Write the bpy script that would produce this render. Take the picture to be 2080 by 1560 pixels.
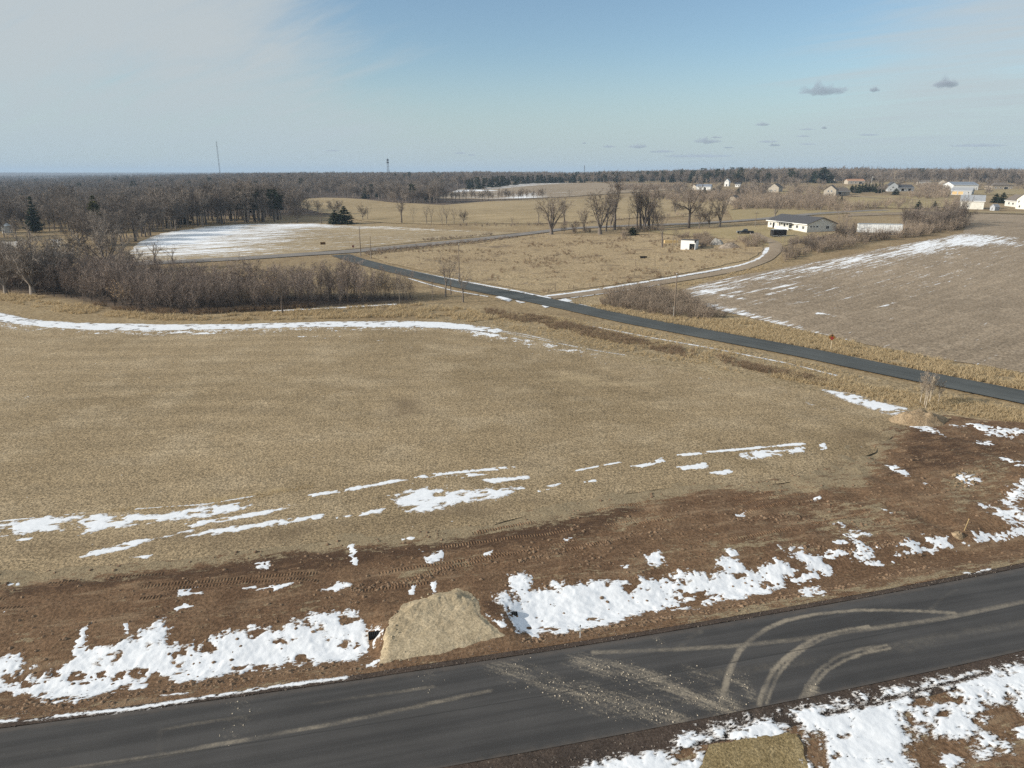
import bpy, math, random
import numpy as np
from mathutils import Vector, Matrix
from mathutils.geometry import delaunay_2d_cdt

for o in list(bpy.data.objects):
    bpy.data.objects.remove(o)
SC = bpy.context.scene
COL = SC.collection

# ------------------------------------------------------------------ camera
CAM_H = 28.0
FPX = 1430.0                       # focal length in pixels of the 2080 px wide photograph
PITCH = math.atan(430.0 / FPX)     # looking down
cam_data = bpy.data.cameras.new('camera')
cam = bpy.data.objects.new('camera', cam_data)
COL.objects.link(cam)
cam.location = (0, 0, CAM_H)
cam.rotation_euler = (math.pi / 2 - PITCH, 0, 0)
cam_data.sensor_width = 36
cam_data.lens = FPX / 2080 * 36
cam_data.clip_start = 0.5
cam_data.clip_end = 60000
SC.camera = cam

# ------------------------------------------------------------------ light
SUN_EL = math.radians(23)
SUN_DIR = Vector((-0.972 * math.cos(SUN_EL), -0.235 * math.cos(SUN_EL), math.sin(SUN_EL))).normalized()
sd = bpy.data.lights.new('sun', 'SUN')
sd.energy = 5.0
sd.angle = math.radians(0.6)
sd.color = (1.0, 0.93, 0.82)
sun = bpy.data.objects.new('sun', sd)
COL.objects.link(sun)
sun.location = (-200, -120, 300)
sun.rotation_euler = SUN_DIR.to_track_quat('Z', 'Y').to_euler()

SC.view_settings.view_transform = 'Standard'
SC.view_settings.look = 'None'
SC.view_settings.gamma = 1.0
SC.view_settings.exposure = 0.18
SC.view_settings.use_curve_mapping = False
SC.render.engine = 'CYCLES'
SC.cycles.max_bounces = 4
SC.cycles.diffuse_bounces = 2
SC.cycles.glossy_bounces = 2
SC.cycles.transmission_bounces = 2
SC.cycles.transparent_max_bounces = 8
SC.cycles.volume_bounces = 0
SC.cycles.use_denoising = False
SC.cycles.use_adaptive_sampling = True
SC.cycles.adaptive_threshold = 0.004


# ------------------------------------------------------------------ node helper
class G:
    def __init__(s, tree):
        s.t = tree
        tree.nodes.clear()

    def n(s, typ, ins=None, **props):
        nd = s.t.nodes.new(typ)
        for k, v in props.items():
            setattr(nd, k, v)
        for k, v in (ins or {}).items():
            sk = nd.inputs[k]
            if isinstance(v, bpy.types.NodeSocket):
                s.t.links.new(v, sk)
            else:
                sk.default_value = v
        return nd

    def col(s, c):
        return (c[0], c[1], c[2], 1.0)

    def pos(s):
        return s.n('ShaderNodeNewGeometry').outputs['Position']

    def mapping(s, vec, rot=0.0, scale=(1, 1, 1), loc=(0, 0, 0)):
        if rot:      # turn into the grain direction first, then stretch along it
            vec = s.n('ShaderNodeMapping', {'Vector': vec, 'Rotation': (0, 0, rot)}).outputs[0]
        return s.n('ShaderNodeMapping', {'Vector': vec, 'Scale': scale, 'Location': loc}).outputs[0]

    def noise(s, vec, scale, detail=4, rough=0.6, dist=0.0):
        return s.n('ShaderNodeTexNoise', {'Vector': vec, 'Scale': scale, 'Detail': detail, 'Roughness': rough, 'Distortion': dist}).outputs[0]

    def math(s, op, a, b=0.0, c=0.0, clamp=False):
        return s.n('ShaderNodeMath', {0: a, 1: b, 2: c}, operation=op, use_clamp=clamp).outputs[0]

    def mr(s, v, a, b, c=0.0, d=1.0, smooth=True):
        return s.n('ShaderNodeMapRange', {'Value': v, 'From Min': a, 'From Max': b, 'To Min': c, 'To Max': d},
                   interpolation_type='SMOOTHSTEP' if smooth else 'LINEAR').outputs[0]

    def mix(s, f, a, b, blend='MIX'):
        nd = s.t.nodes.new('ShaderNodeMix')
        nd.data_type = 'RGBA'
        nd.blend_type = blend
        for i, v in ((0, f), (6, a), (7, b)):
            if isinstance(v, bpy.types.NodeSocket):
                s.t.links.new(v, nd.inputs[i])
            else:
                nd.inputs[i].default_value = v if i == 0 else s.col(v)
        return nd.outputs[2]

    def attr(s, name):
        return s.n('ShaderNodeAttribute', attribute_name=name).outputs['Fac']

    def bump(s, h, strength, dist):
        return s.n('ShaderNodeBump', {'Height': h, 'Strength': strength, 'Distance': dist}).outputs[0]

    def out(s, color, rough=0.9, normal=None, spec=0.15, **kw):
        ins = {'Base Color': color if isinstance(color, bpy.types.NodeSocket) else s.col(color), 'Roughness': rough}
        ins['Specular IOR Level'] = spec
        if normal is not None:
            ins['Normal'] = normal
        ins.update(kw)
        b = s.n('ShaderNodeBsdfPrincipled', ins)
        s.n('ShaderNodeOutputMaterial', {'Surface': b.outputs[0]})
        return b


def new_mat(name):
    m = bpy.data.materials.new(name)
    m.use_nodes = True
    return m, G(m.node_tree)


# ------------------------------------------------------------------ sky
world = bpy.data.worlds.new("World")
SC.world = world
world.use_nodes = True
g = G(world.node_tree)
sky = g.n('ShaderNodeTexSky', sky_type='NISHITA', sun_disc=False)
sky.sun_elevation = SUN_EL
sky.sun_rotation = math.atan2(SUN_DIR.x, SUN_DIR.y)
sky.air_density = 1.0
sky.dust_density = 0.7
sky.ozone_density = 2.2
gen = g.n('ShaderNodeTexCoord').outputs['Generated']
sep = g.n('ShaderNodeSeparateXYZ', {0: gen})
zc = g.math('MAXIMUM', sep.outputs[2], 0.0)
den = g.math('ADD', zc, 0.10)
px_ = g.math('DIVIDE', sep.outputs[0], den)
py_ = g.math('DIVIDE', sep.outputs[1], den)
pl = g.n('ShaderNodeCombineXYZ', {0: px_, 1: py_}).outputs[0]
cir = g.noise(g.mapping(pl, 0.5, (0.45, 1.1, 1), (3.1, 1.7, 0)), 0.8, 5, 0.5, 0.5)
cir2 = g.noise(g.mapping(pl, 0.75, (0.5, 2.6, 1), (7.3, 0.4, 0)), 1.6, 7, 0.62, 0.6)
veil = g.math('ADD', g.math('MULTIPLY', cir, 0.55), g.math('MULTIPLY', cir2, 0.45))
# a clear gap in the thin high cloud, ahead of and a little right of the view axis
gapd = Vector((0.09, 1, 0.36)).normalized()
dotg = g.n('ShaderNodeVectorMath', {0: gen, 1: gapd}, operation='DOT_PRODUCT').outputs['Value']
gap = g.mr(dotg, 0.88, 0.985)
veil = g.math('SUBTRACT', veil, g.math('MULTIPLY', gap, 0.34))
lefty = g.mr(sep.outputs[0], 0.25, -0.5)
veil = g.math('ADD', veil, g.math('MULTIPLY', lefty, 0.10))
vf = g.mr(veil, 0.25, 0.68, 0.04, 0.95)
clear = g.mix(1.0, sky.outputs[0], (0.95, 1.02, 1.02), 'MULTIPLY')
skyc = g.mix(vf, clear, (4.05, 4.45, 4.62))
lowf = g.mr(sep.outputs[2], 0.16, 0.0, 0.0, 0.85)
skyc = g.mix(lowf, skyc, (3.6, 4.4, 4.75))
bg = g.n('ShaderNodeBackground', {'Color': skyc, 'Strength': 0.115})
g.n('ShaderNodeOutputWorld', {'Surface': bg.outputs[0]})


# ------------------------------------------------------------------ numpy noise
def _hash(ix, iy, seed):
    h = (ix.astype(np.int64) * 374761393 + iy.astype(np.int64) * 668265263 + seed * 974711) & 0xFFFFFFFF
    h = ((h ^ (h >> 13)) * 1274126177) & 0xFFFFFFFF
    h = h ^ (h >> 16)
    return (h & 0xFFFFFF) / float(0xFFFFFF)


def vnoise(x, y, seed=0):
    x = np.asarray(x, float); y = np.asarray(y, float)
    ix = np.floor(x); iy = np.floor(y)
    fx = x - ix; fy = y - iy
    fx = fx * fx * (3 - 2 * fx); fy = fy * fy * (3 - 2 * fy)
    a = _hash(ix, iy, seed); b = _hash(ix + 1, iy, seed)
    c = _hash(ix, iy + 1, seed); d = _hash(ix + 1, iy + 1, seed)
    return (a * (1 - fx) + b * fx) * (1 - fy) + (c * (1 - fx) + d * fx) * fy


def fbm(x, y, seed=0, octv=4, rough=0.55):
    s = 0; a = 1.0; t = 0
    for k in range(octv):
        s = s + a * vnoise(x * 2 ** k + 17.3 * k, y * 2 ** k - 9.1 * k, seed + k)
        t += a
        a *= rough
    return s / t


def smooth(a, b, x):
    t = np.clip((x - a) / (b - a), 0, 1)
    return t * t * (3 - 2 * t)


# ------------------------------------------------------------------ terrain heights
COLS = {
    -500: [(150, 0), (250, 0), (400, 0), (700, -1), (1200, -5), (2500, -7), (4000, -4), (6500, 10), (8500, 22), (14000, 24)],
    0: [(150, 0), (250, 0), (400, 0), (700, -1), (1200, -4), (2500, -6), (4000, -3), (6500, 12), (8500, 23), (14000, 24)],
    300: [(150, 0), (250, 0.3), (330, 1), (450, 1.5), (700, 1), (1200, 3), (1700, 6), (2500, 5), (4000, 4), (8000, 23), (14000, 24)],
    500: [(150, 0), (250, 0.5), (400, 1.5), (600, 2), (1000, 8), (1500, 13), (2000, 13), (3000, 10), (8000, 22), (14000, 24)],
    750: [(150, 0), (250, 0.8), (380, 1), (650, 5), (1000, 9), (1500, 14), (2000, 14), (4000, 12), (8000, 22), (14000, 24)],
    1040: [(150, 0), (250, 1.2), (340, 2.9), (620, 4.9), (1050, 11.2), (1800, 16.6), (2500, 15), (14000, 24)],
    1300: [(150, 0), (220, 2), (290, 4.2), (400, 4.9), (650, 7.2), (1050, 13.2), (1800, 18), (2500, 17), (14000, 24)],
    1620: [(120, 0), (170, 1.2), (220, 4), (270, 7.2), (360, 7.9), (600, 8.8), (800, 12.6), (1100, 16.7), (1400, 20), (2500, 19), (14000, 24)],
    1900: [(110, 0), (165, 1.5), (250, 7.2), (380, 8.5), (550, 10.4), (700, 12.3), (900, 15.3), (1400, 19.0), (2500, 17), (14000, 24)],
    2080: [(110, 0), (165, 1.5), (250, 7.2), (380, 8.5), (550, 10.4), (700, 12.3), (900, 14.8), (1400, 16.5), (2500, 14), (6000, 14), (14000, 26)],
    2600: [(110, 0), (165, 1.5), (250, 6.5), (380, 8), (550, 9.4), (700, 11), (900, 12), (1400, 13), (2500, 12), (6000, 14), (14000, 26)],
}
_S = np.linspace(-1.1, 1.1, 241)
_LY = np.linspace(math.log(60), math.log(14000), 360)
_us = sorted(COLS)
_tab = np.array([np.interp(_LY, [math.log(60)] + [math.log(a) for a, b in COLS[u]], [0] + [b for a, b in COLS[u]]) for u in _us])
_ss = [(u - 1040) / 1493.0 for u in _us]
TAB = np.array([np.interp(_S, _ss, _tab[:, j]) for j in range(len(_LY))]).T
for _k in range(3):
    for ax, w in ((0, 13), (1, 9)):
        pad = [(0, 0), (0, 0)]; pad[ax] = (w // 2, w // 2)
        P = np.pad(TAB, pad, mode='edge')
        TAB = sum(np.take(P, range(i, i + TAB.shape[ax]), axis=ax) for i in range(w)) / w

# near road frame (fit to its far edge): RO origin, RD along, RN across towards the field
_c, _s = math.cos(PITCH), math.sin(PITCH)


def flat(u, v, z=0.0):
    vv = (v - 780.0) / FPX
    t = (CAM_H - z) / (_s + vv * _c)
    return np.array([(u - 1040.0) / FPX * t, t * (_c - vv * _s)])


_e = np.array([flat(*p) for p in [(0, 1488), (274, 1454), (650, 1396), (958, 1350), (1180, 1327), (1396, 1285), (1613, 1242), (1829, 1208), (2080, 1158)]])
RO = _e.mean(0)
_u, _sv, _vt = np.linalg.svd(_e - RO)
RD = _vt[0] if _vt[0][0] > 0 else -_vt[0]
RN = np.array([-RD[1], RD[0]])
ROADW = 7.05
_sfit = np.polyfit((_e - RO) @ RD, (_e - RO) @ RN, 2)


def road_sn(x, y):
    dx = x - RO[0]; dy = y - RO[1]
    s_ = dx * RD[0] + dy * RD[1]
    n_ = dx * RN[0] + dy * RN[1]
    return s_, n_ - np.polyval(_sfit, np.clip(s_, -60, 80))


def road_pt(s_, n_):
    n2 = n_ + np.polyval(_sfit, np.clip(s_, -60, 80))
    return RO[0] + s_ * RD[0] + n2 * RN[0], RO[1] + s_ * RD[1] + n2 * RN[1]


FILL = [float(road_sn(*flat(u, v, -0.5))[0]) for u, v in ((748, 1300), (788, 1290), (1012, 1255), (1066, 1248))]


def T(x, y):
    x = np.asarray(x, float); y = np.asarray(y, float)
    yy = np.maximum(y, 1.0)
    s_ = np.clip(x / np.maximum(yy, 60), -1.1, 1.1)
    fi = (s_ + 1.1) / 2.2 * 240
    fj = (np.log(np.maximum(yy, 60)) - _LY[0]) / (_LY[-1] - _LY[0]) * 359
    fj = np.clip(fj, 0, 358.999); fi = np.clip(fi, 0, 239.999)
    i = fi.astype(int); j = fj.astype(int)
    a = fi - i; b = fj - j
    z = (TAB[i, j] * (1 - a) + TAB[i + 1, j] * a) * (1 - b) + (TAB[i, j + 1] * (1 - a) + TAB[i + 1, j + 1] * a) * b
    # broad undulation of the land, growing with distance
    r = np.hypot(x, y)
    z = z + smooth(130, 420, r) * (fbm(x / 90.0, y / 90.0, 5, 3) - 0.5) * 1.2
    z = z + smooth(2500, 6000, r) * (fbm(x / 1600.0, y / 1600.0, 9, 3) - 0.5) * 22 * smooth(-0.1, -0.5, x / np.maximum(yy, 1))
    # ditch beside the new road, and the low bank towards the field
    rs, rn = road_sn(x, y)
    near = np.exp(-np.maximum(np.abs(rs) - 70, 0) / 10)
    fill_ = smooth(FILL[0], FILL[1], rs) * smooth(FILL[3], FILL[2], rs)      # the ditch is filled where the ramp crosses
    z = z - near * 0.75 * np.exp(-((rn - 3.9) / 1.9) ** 2) * (1 - fill_)
    z = z - near * 0.45 * np.exp(-((rn + ROADW + 4.5) / 1.8) ** 2)
    return z


def T1(x, y):
    return float(T(np.array([x]), np.array([y]))[0])


_RY = np.exp(np.linspace(math.log(14), math.log(13500), 900))


def at(u, v):
    """point of the land seen at pixel (u, v) of the photograph"""
    vv = (v - 780.0) / FPX
    d = np.array([(u - 1040.0) / FPX, _c - vv * _s, -(_s + vv * _c)])
    t = _RY / d[1]
    X = d[0] * t; Z = CAM_H + d[2] * t
    f = Z - T(X, _RY)
    k = np.nonzero(f <= 0)[0]
    if len(k) == 0:
        k = 899
        y = _RY[k]
    else:
        k = max(int(k[0]), 1)
        a = f[k - 1] / (f[k - 1] - f[k])
        y = _RY[k - 1] + (_RY[k] - _RY[k - 1]) * a
        for _ in range(3):
            yb = y * 1.0005
            fa = CAM_H + d[2] * y / d[1] - T1(d[0] * y / d[1], y)
            fb = CAM_H + d[2] * yb / d[1] - T1(d[0] * yb / d[1], yb)
            if abs(fb - fa) < 1e-9:
                break
            st = fa * (yb - y) / (fb - fa)
            y -= max(-0.02 * y, min(0.02 * y, st))
    x = d[0] * y / d[1]
    return np.array([x, y])


def mpp(p):
    """metres per photo pixel at ground point p"""
    return (p[1] * _c + (CAM_H - T1(*p)) * _s) / FPX


def P2(pts):
    return np.array([at(*p) for p in pts])


# ------------------------------------------------------------------ mesh helpers
def link(name, me, parent=None, mats=()):
    o = bpy.data.objects.new(name, me)
    COL.objects.link(o)
    if parent is not None:
        o.parent = parent
    for m in mats:
        me.materials.append(m)
    return o


def mesh(name, verts, faces, attrs=None, smooth_=False, mat_idx=None):
    me = bpy.data.meshes.new(name)
    me.from_pydata([tuple(map(float, v)) for v in verts], [], faces)
    for k, a in (attrs or {}).items():
        at_ = me.attributes.new(k, 'FLOAT', 'POINT')
        at_.data.foreach_set('value', np.asarray(a, np.float32))
    if smooth_:
        me.polygons.foreach_set('use_smooth', [True] * len(me.polygons))
    if mat_idx is not None:
        me.polygons.foreach_set('material_index', mat_idx)
    me.update()
    return me


def grid_mesh(name, X, Y, Z, keep=None, attrs=None, smooth_=True):
    """regular grid -> mesh, dropping quads outside keep and unused vertices"""
    n, m = X.shape
    idx = np.arange(n * m).reshape(n, m)
    q = np.stack([idx[:-1, :-1], idx[1:, :-1], idx[1:, 1:], idx[:-1, 1:]], -1).reshape(-1, 4)
    if keep is not None:
        q = q[keep.reshape(-1)]
    used = np.zeros(n * m, bool); used[q.reshape(-1)] = True
    rem = np.cumsum(used) - 1
    q = rem[q]
    co = np.stack([X, Y, Z], -1).reshape(-1, 3)[used]
    me = bpy.data.meshes.new(name)
    me.vertices.add(len(co)); me.vertices.foreach_set('co', co.astype(np.float32).reshape(-1))
    me.loops.add(len(q) * 4); me.loops.foreach_set('vertex_index', q.reshape(-1).astype(np.int32))
    me.polygons.add(len(q))
    me.polygons.foreach_set('loop_start', np.arange(0, len(q) * 4, 4, dtype=np.int32))
    me.polygons.foreach_set('use_smooth', np.full(len(q), smooth_))
    for k, a in (attrs or {}).items():
        at_ = me.attributes.new(k, 'FLOAT', 'POINT')
        at_.data.foreach_set('value', a.reshape(-1)[used].astype(np.float32))
    me.update(calc_edges=True)
    me.validate()
    # face up
    if len(me.polygons) and me.polygons[0].normal.z < 0:
        me.flip_normals()
    return me


def sdf(P, poly):
    """signed distance to polygon, positive inside"""
    P = np.asarray(P, float).reshape(-1, 2)
    out = np.empty(len(P))
    A = np.asarray(poly, float); B = np.roll(A, -1, 0)
    for c in range(0, len(P), 20000):
        p = P[c:c + 20000, None, :]
        d = B - A
        t = np.clip(((p - A) * d).sum(-1) / np.maximum((d * d).sum(-1), 1e-12), 0, 1)
        e = p - (A + t[..., None] * d)
        dist = np.sqrt((e * e).sum(-1).min(1))
        cond = ((A[:, 1] > p[..., 1]) != (B[:, 1] > p[..., 1]))
        with np.errstate(divide='ignore', invalid='ignore'):
            xi = (B[:, 0] - A[:, 0]) * (p[..., 1] - A[:, 1]) / (B[:, 1] - A[:, 1]) + A[:, 0]
        ins = (np.sum(cond & (p[..., 0] < xi), 1) % 2) == 1
        out[c:c + 20000] = np.where(ins, dist, -dist)
    return out


def dline(P, line):
    """distance to a polyline"""
    P = np.asarray(P, float).reshape(-1, 2)
    A = np.asarray(line[:-1], float); B = np.asarray(line[1:], float)
    out = np.empty(len(P))
    for c in range(0, len(P), 20000):
        p = P[c:c + 20000, None, :]
        d = B - A
        t = np.clip(((p - A) * d).sum(-1) / np.maximum((d * d).sum(-1), 1e-12), 0, 1)
        e = p - (A + t[..., None] * d)
        out[c:c + 20000] = np.sqrt((e * e).sum(-1).min(1))
    return out


def densify(poly, step, closed=True):
    poly = np.asarray(poly, float)
    out = []
    n = len(poly)
    for i in range(n if closed else n - 1):
        a = poly[i]; b = poly[(i + 1) % n]
        k = max(1, int(np.linalg.norm(b - a) / step))
        for j in range(k):
            out.append(a + (b - a) * j / k)
    if not closed:
        out.append(poly[-1])
    return np.array(out)


def ragged(poly, amp, scale, seed):
    c = poly.copy()
    c[:, 0] += amp * (fbm(poly[:, 0] / scale, poly[:, 1] / scale, seed, 3) - 0.5) * 2
    c[:, 1] += amp * (fbm(poly[:, 0] / scale, poly[:, 1] / scale, seed + 31, 3) - 0.5) * 2
    return c


def sheet(name, poly, step, mat, lift, attr_fn=None, jag=0.0, kind='structure', zfn=None):
    """a sheet draped on the land inside an outline"""
    poly = densify(poly, step)
    if jag:
        poly = ragged(poly, jag, max(step * 2.2, jag * 3), 11)
    lo = poly.min(0); hi = poly.max(0)
    gx = np.arange(lo[0], hi[0], step); gy = np.arange(lo[1], hi[1], step)
    XX, YY = np.meshgrid(gx, gy)
    pts = np.stack([XX.reshape(-1), YY.reshape(-1)], -1)
    pts = pts + (np.random.RandomState(3).rand(*pts.shape) - 0.5) * step * 0.3
    pts = pts[sdf(pts, poly) > step * 0.45]
    allp = np.vstack([poly, pts])
    nb = len(poly)
    vo, eo, fo, *_ = delaunay_2d_cdt([Vector(p) for p in allp], [(i, (i + 1) % nb) for i in range(nb)], [], 1, 1e-5)
    V = np.array([[p[0], p[1]] for p in vo])
    z = T(V[:, 0], V[:, 1]) + lift + np.hypot(V[:, 0], V[:, 1]) * 0.0004
    if zfn is not None:
        z = z + zfn(V[:, 0], V[:, 1])
    attrs = attr_fn(V) if attr_fn else None
    me = mesh(name, np.column_stack([V, z]), [tuple(f) for f in fo], attrs, True)
    if me.polygons and sum(p.normal.z for p in list(me.polygons)[:50]) < 0:
        me.flip_normals()
    o = link(name, me, None, (mat,))
    if kind:
        o['kind'] = kind
    return o


class MB:
    """collects boxes, prisms, tubes into one mesh"""
    def __init__(s):
        s.v = []; s.f = []; s.m = []

    def add(s, verts, faces, mi=0, mat=None):
        b = len(s.v)
        s.v += [tuple(v) for v in verts]
        s.f += [tuple(b + i for i in f) for f in faces]
        s.m += [mi] * len(faces)

    def box(s, x0, x1, y0, y1, z0, z1, mi=0):
        s.add([(x0, y0, z0), (x1, y0, z0), (x1, y1, z0), (x0, y1, z0), (x0, y0, z1), (x1, y0, z1), (x1, y1, z1), (x0, y1, z1)],
              [(0, 3, 2, 1), (4, 5, 6, 7), (0, 1, 5, 4), (1, 2, 6, 5), (2, 3, 7, 6), (3, 0, 4, 7)], mi)

    def extrude(s, prof, axis, a, b, mi=0):
        """prof: list of 2d points; axis 'x' -> (a..b) along x with prof in yz; 'y' -> prof in xz"""
        n = len(prof)
        f = (lambda t, p: (t, p[0], p[1])) if axis == 'x' else ((lambda t, p: (p[0], t, p[1])) if axis == 'y' else (lambda t, p: (p[0], p[1], t)))
        v = [f(a, p) for p in prof] + [f(b, p) for p in prof]
        fc = [tuple(range(n)), tuple(range(2 * n - 1, n - 1, -1))]
        fc += [(i, n + i, n + (i + 1) % n, (i + 1) % n) for i in range(n)]
        s.add(v, fc, mi)

    def tube(s, pts, radii, k=6, mi=0, cap=True):
        rings = []
        b = len(s.v)
        P = [Vector(p) for p in pts]
        for i, p in enumerate(P):
            d = (P[min(i + 1, len(P) - 1)] - P[max(i - 1, 0)])
            if d.length < 1e-9:
                d = Vector((0, 0, 1))
            d.normalize()
            a = d.orthogonal().normalized(); c = d.cross(a)
            for j in range(k):
                t = 2 * math.pi * j / k
                s.v.append(tuple(p + (a * math.cos(t) + c * math.sin(t)) * radii[i]))
        for i in range(len(P) - 1):
            for j in range(k):
                s.f.append((b + i * k + j, b + i * k + (j + 1) % k, b + (i + 1) * k + (j + 1) % k, b + (i + 1) * k + j)); s.m.append(mi)
        if cap:
            s.f.append(tuple(b + j for j in range(k))[::-1]); s.m.append(mi)
            s.f.append(tuple(b + (len(P) - 1) * k + j for j in range(k))); s.m.append(mi)

    def mesh(s, name, smooth_=False):
        return mesh(name, s.v, s.f, None, smooth_, s.m)

    def build(s, name, mat, parent=None, smooth_=False):
        me = s.mesh(name, smooth_)
        return link(name, me, parent, mat if isinstance(mat, (list, tuple)) else (mat,))


def thing(name, label, cat, loc=(0, 0, 0), rz=0.0, group=None):
    o = bpy.data.objects.new(name, None)
    COL.objects.link(o)
    o.location = loc; o.rotation_euler = (0, 0, rz)
    o.empty_display_size = 0.5
    o['label'] = label; o['category'] = cat
    if group:
        o['group'] = group
    return o


def tag(o, label, cat, group=None):
    o['label'] = label; o['category'] = cat
    if group:
        o['group'] = group
    return o


# ------------------------------------------------------------------ ground materials
SNOW_C = (0.82, 0.84, 0.87)


def soil_mat(name, A, B, C, big=0.02, mid=0.25, fine=3.0, grain=0.35, bump=0.6, bdist=0.12, rows=None, snow=True,
             snow_rot=0.0, snow_sc=(1, 1, 1), snow_k=0.8, extra=None, speck=0.0):
    m, g = new_mat(name)
    p = g.pos()
    n1 = g.noise(p, big, 4, 0.6, 0.4)
    n2 = g.noise(p, mid, 5, 0.65)
    n3 = g.noise(p, fine, 5, 0.7)
    c = g.mix(g.mr(n1, 0.36, 0.64), A, B)
    c = g.mix(g.mr(n2, 0.42, 0.72, 0, 0.75), c, C)
    if rows:
        rv = g.mapping(p, rows[0], (rows[1], rows[1] * 14, 1))
        rn = g.noise(rv, 1.0, 3, 0.6)
        k = g.mr(rn, 0.33, 0.67, 1 - rows[2], 1 + rows[2])
        c = g.mix(1.0, c, g.n('ShaderNodeCombineColor', {0: k, 1: k, 2: k}).outputs[0], 'MULTIPLY')
    k = g.mr(n3, 0.3, 0.7, 1 - grain, 1 + grain)
    c = g.mix(1.0, c, g.n('ShaderNodeCombineColor', {0: k, 1: k, 2: k}).outputs[0], 'MULTIPLY')
    if extra:
        c = extra(g, p, c, n2, n3)
    if snow:
        a = g.attr('snow')
        sv = g.mapping(p, snow_rot, snow_sc)
        sn = g.math('ADD', g.math('MULTIPLY', g.noise(sv, 0.55, 5, 0.7), 0.6), g.math('MULTIPLY', g.noise(sv, 3.0, 3, 0.7), 0.4))
        f = g.mr(g.math('ADD', a, g.math('MULTIPLY', g.math('SUBTRACT', sn, 0.5), snow_k * 4)), 0.42, 0.58)
        c = g.mix(f, c, SNOW_C)
    h = g.math('ADD', n3, g.math('MULTIPLY', n2, 0.6))
    nrm = g.bump(h, bump, bdist)
    g.out(c, 0.95, nrm, 0.08)
    return m


def dirt_mix(g, p, c, n2, n3):
    # straw/grass litter and darker churned earth laid over bare soil
    ga = g.attr('grass')
    rag = g.noise(g.mapping(p, -math.atan2(RD[1], RD[0]), (0.5, 1.6, 1)), 0.9, 6, 0.72)
    rag2 = g.noise(g.mapping(p, -math.atan2(RD[1], RD[0]), (0.8, 2.0, 1)), 3.4, 5, 0.75)
    rag = g.math('ADD', g.math('MULTIPLY', rag, 0.62), g.math('MULTIPLY', rag2, 0.38))
    f = g.mr(g.math('ADD', ga, g.math('MULTIPLY', g.math('SUBTRACT', rag, 0.5), 4.6)), 0.40, 0.66)
    gn = g.noise(p, 5.0, 5, 0.75)
    gc = g.mix(g.mr(gn, 0.3, 0.7), (0.185, 0.140, 0.086), (0.355, 0.283, 0.182))
    da = g.attr('dark')
    fd = g.mr(g.math('ADD', da, g.math('MULTIPLY', g.math('SUBTRACT', rag, 0.5), 3.2)), 0.35, 0.75)
    lb = g.noise(g.mapping(p, -math.atan2(RD[1], RD[0]), (0.25, 1.2, 1)), 0.7, 5, 0.7)
    c = g.mix(g.mr(lb, 0.52, 0.68, 0, 0.6), c, (0.30, 0.213, 0.135))
    c = g.mix(fd, c, (0.082, 0.050, 0.032))
    return g.mix(f, c, gc)


def hay_mix(g, p, c, n2, n3):
    dk = g.noise(p, 0.6, 6, 0.75)
    c = g.mix(g.mr(dk, 0.56, 0.74, 0, 0.7), c, (0.130, 0.096, 0.060))
    da = g.attr('dark')
    f = g.mr(g.math('ADD', da, g.math('MULTIPLY', g.math('SUBTRACT', n2, 0.5), 1.2)), 0.3, 0.8, 0, 0.75)
    c = g.mix(f, c, (0.15, 0.105, 0.062))
    lf = g.attr('light')
    fl = g.mr(g.math('ADD', lf, g.math('MULTIPLY', g.math('SUBTRACT', n2, 0.5), 1.2)), 0.3, 0.8, 0, 0.8)
    c = g.mix(fl, c, (0.44, 0.33, 0.175))
    sw = g.attr('swath')
    k = g.math('ADD', 1.0, g.math('MULTIPLY', sw, g.mr(g.noise(p, 0.03, 3, 0.6), 0.35, 0.65, 0.0, 0.10)))
    return g.mix(1.0, c, g.n('ShaderNodeCombineColor', {0: k, 1: k, 2: k}).outputs[0], 'MULTIPLY')


def pasture_mix(g, p, c, n2, n3):
    w = g.noise(p, 0.12, 6, 0.7)
    c = g.mix(g.mr(w, 0.52, 0.68, 0, 0.8), c, (0.17, 0.125, 0.085))
    w2 = g.noise(g.mapping(p, 0.3, (0.6, 1.4, 1)), 0.5, 6, 0.75)
    c = g.mix(g.mr(w2, 0.62, 0.7, 0, 0.7), c, (0.62, 0.52, 0.4))
    return c


row_left = math.atan2(*(P2([(900, 480), (400, 512)])[0] - P2([(900, 480), (400, 512)])[1])[::-1])
_pr = P2([(1650, 565), (1480, 605)])
row_right = math.atan2(_pr[0][1] - _pr[1][1], _pr[0][0] - _pr[1][0])

M_GROUND = soil_mat('winter_grassland', (0.30, 0.225, 0.13), (0.235, 0.17, 0.10), (0.36, 0.28, 0.17), 0.012, 0.09, 1.3, 0.35, 0.6, 0.3, snow_k=0.7,
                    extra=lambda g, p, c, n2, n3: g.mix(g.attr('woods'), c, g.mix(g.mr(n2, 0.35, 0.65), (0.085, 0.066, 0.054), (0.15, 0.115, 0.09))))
M_HAY = soil_mat('cut_hay', (0.350, 0.266, 0.164), (0.262, 0.196, 0.116), (0.405, 0.32, 0.21), 0.014, 0.12, 5.2, 0.62, 1.0, 0.13,
                 rows=(-0.10, 0.06, 0.06), snow_k=0.9, extra=hay_mix)  # strong grain paints the small shadows of grass tufts into the colour
M_DIRT = soil_mat('bare_soil', (0.168, 0.104, 0.061), (0.132, 0.080, 0.048), (0.208, 0.135, 0.082), 0.06, 0.5, 4.5, 0.42, 0.8, 0.12, snow_k=0.8, extra=dirt_mix)
M_STUB = soil_mat('corn_stubble', (0.295, 0.232, 0.166), (0.248, 0.194, 0.138), (0.335, 0.268, 0.196), 0.02, 0.3, 2.4, 0.45, 0.7, 0.12,
                  rows=(-row_right, 0.05, 0.10), snow_rot=-row_right, snow_sc=(0.13, 1.9, 1), snow_k=1.35)
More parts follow.
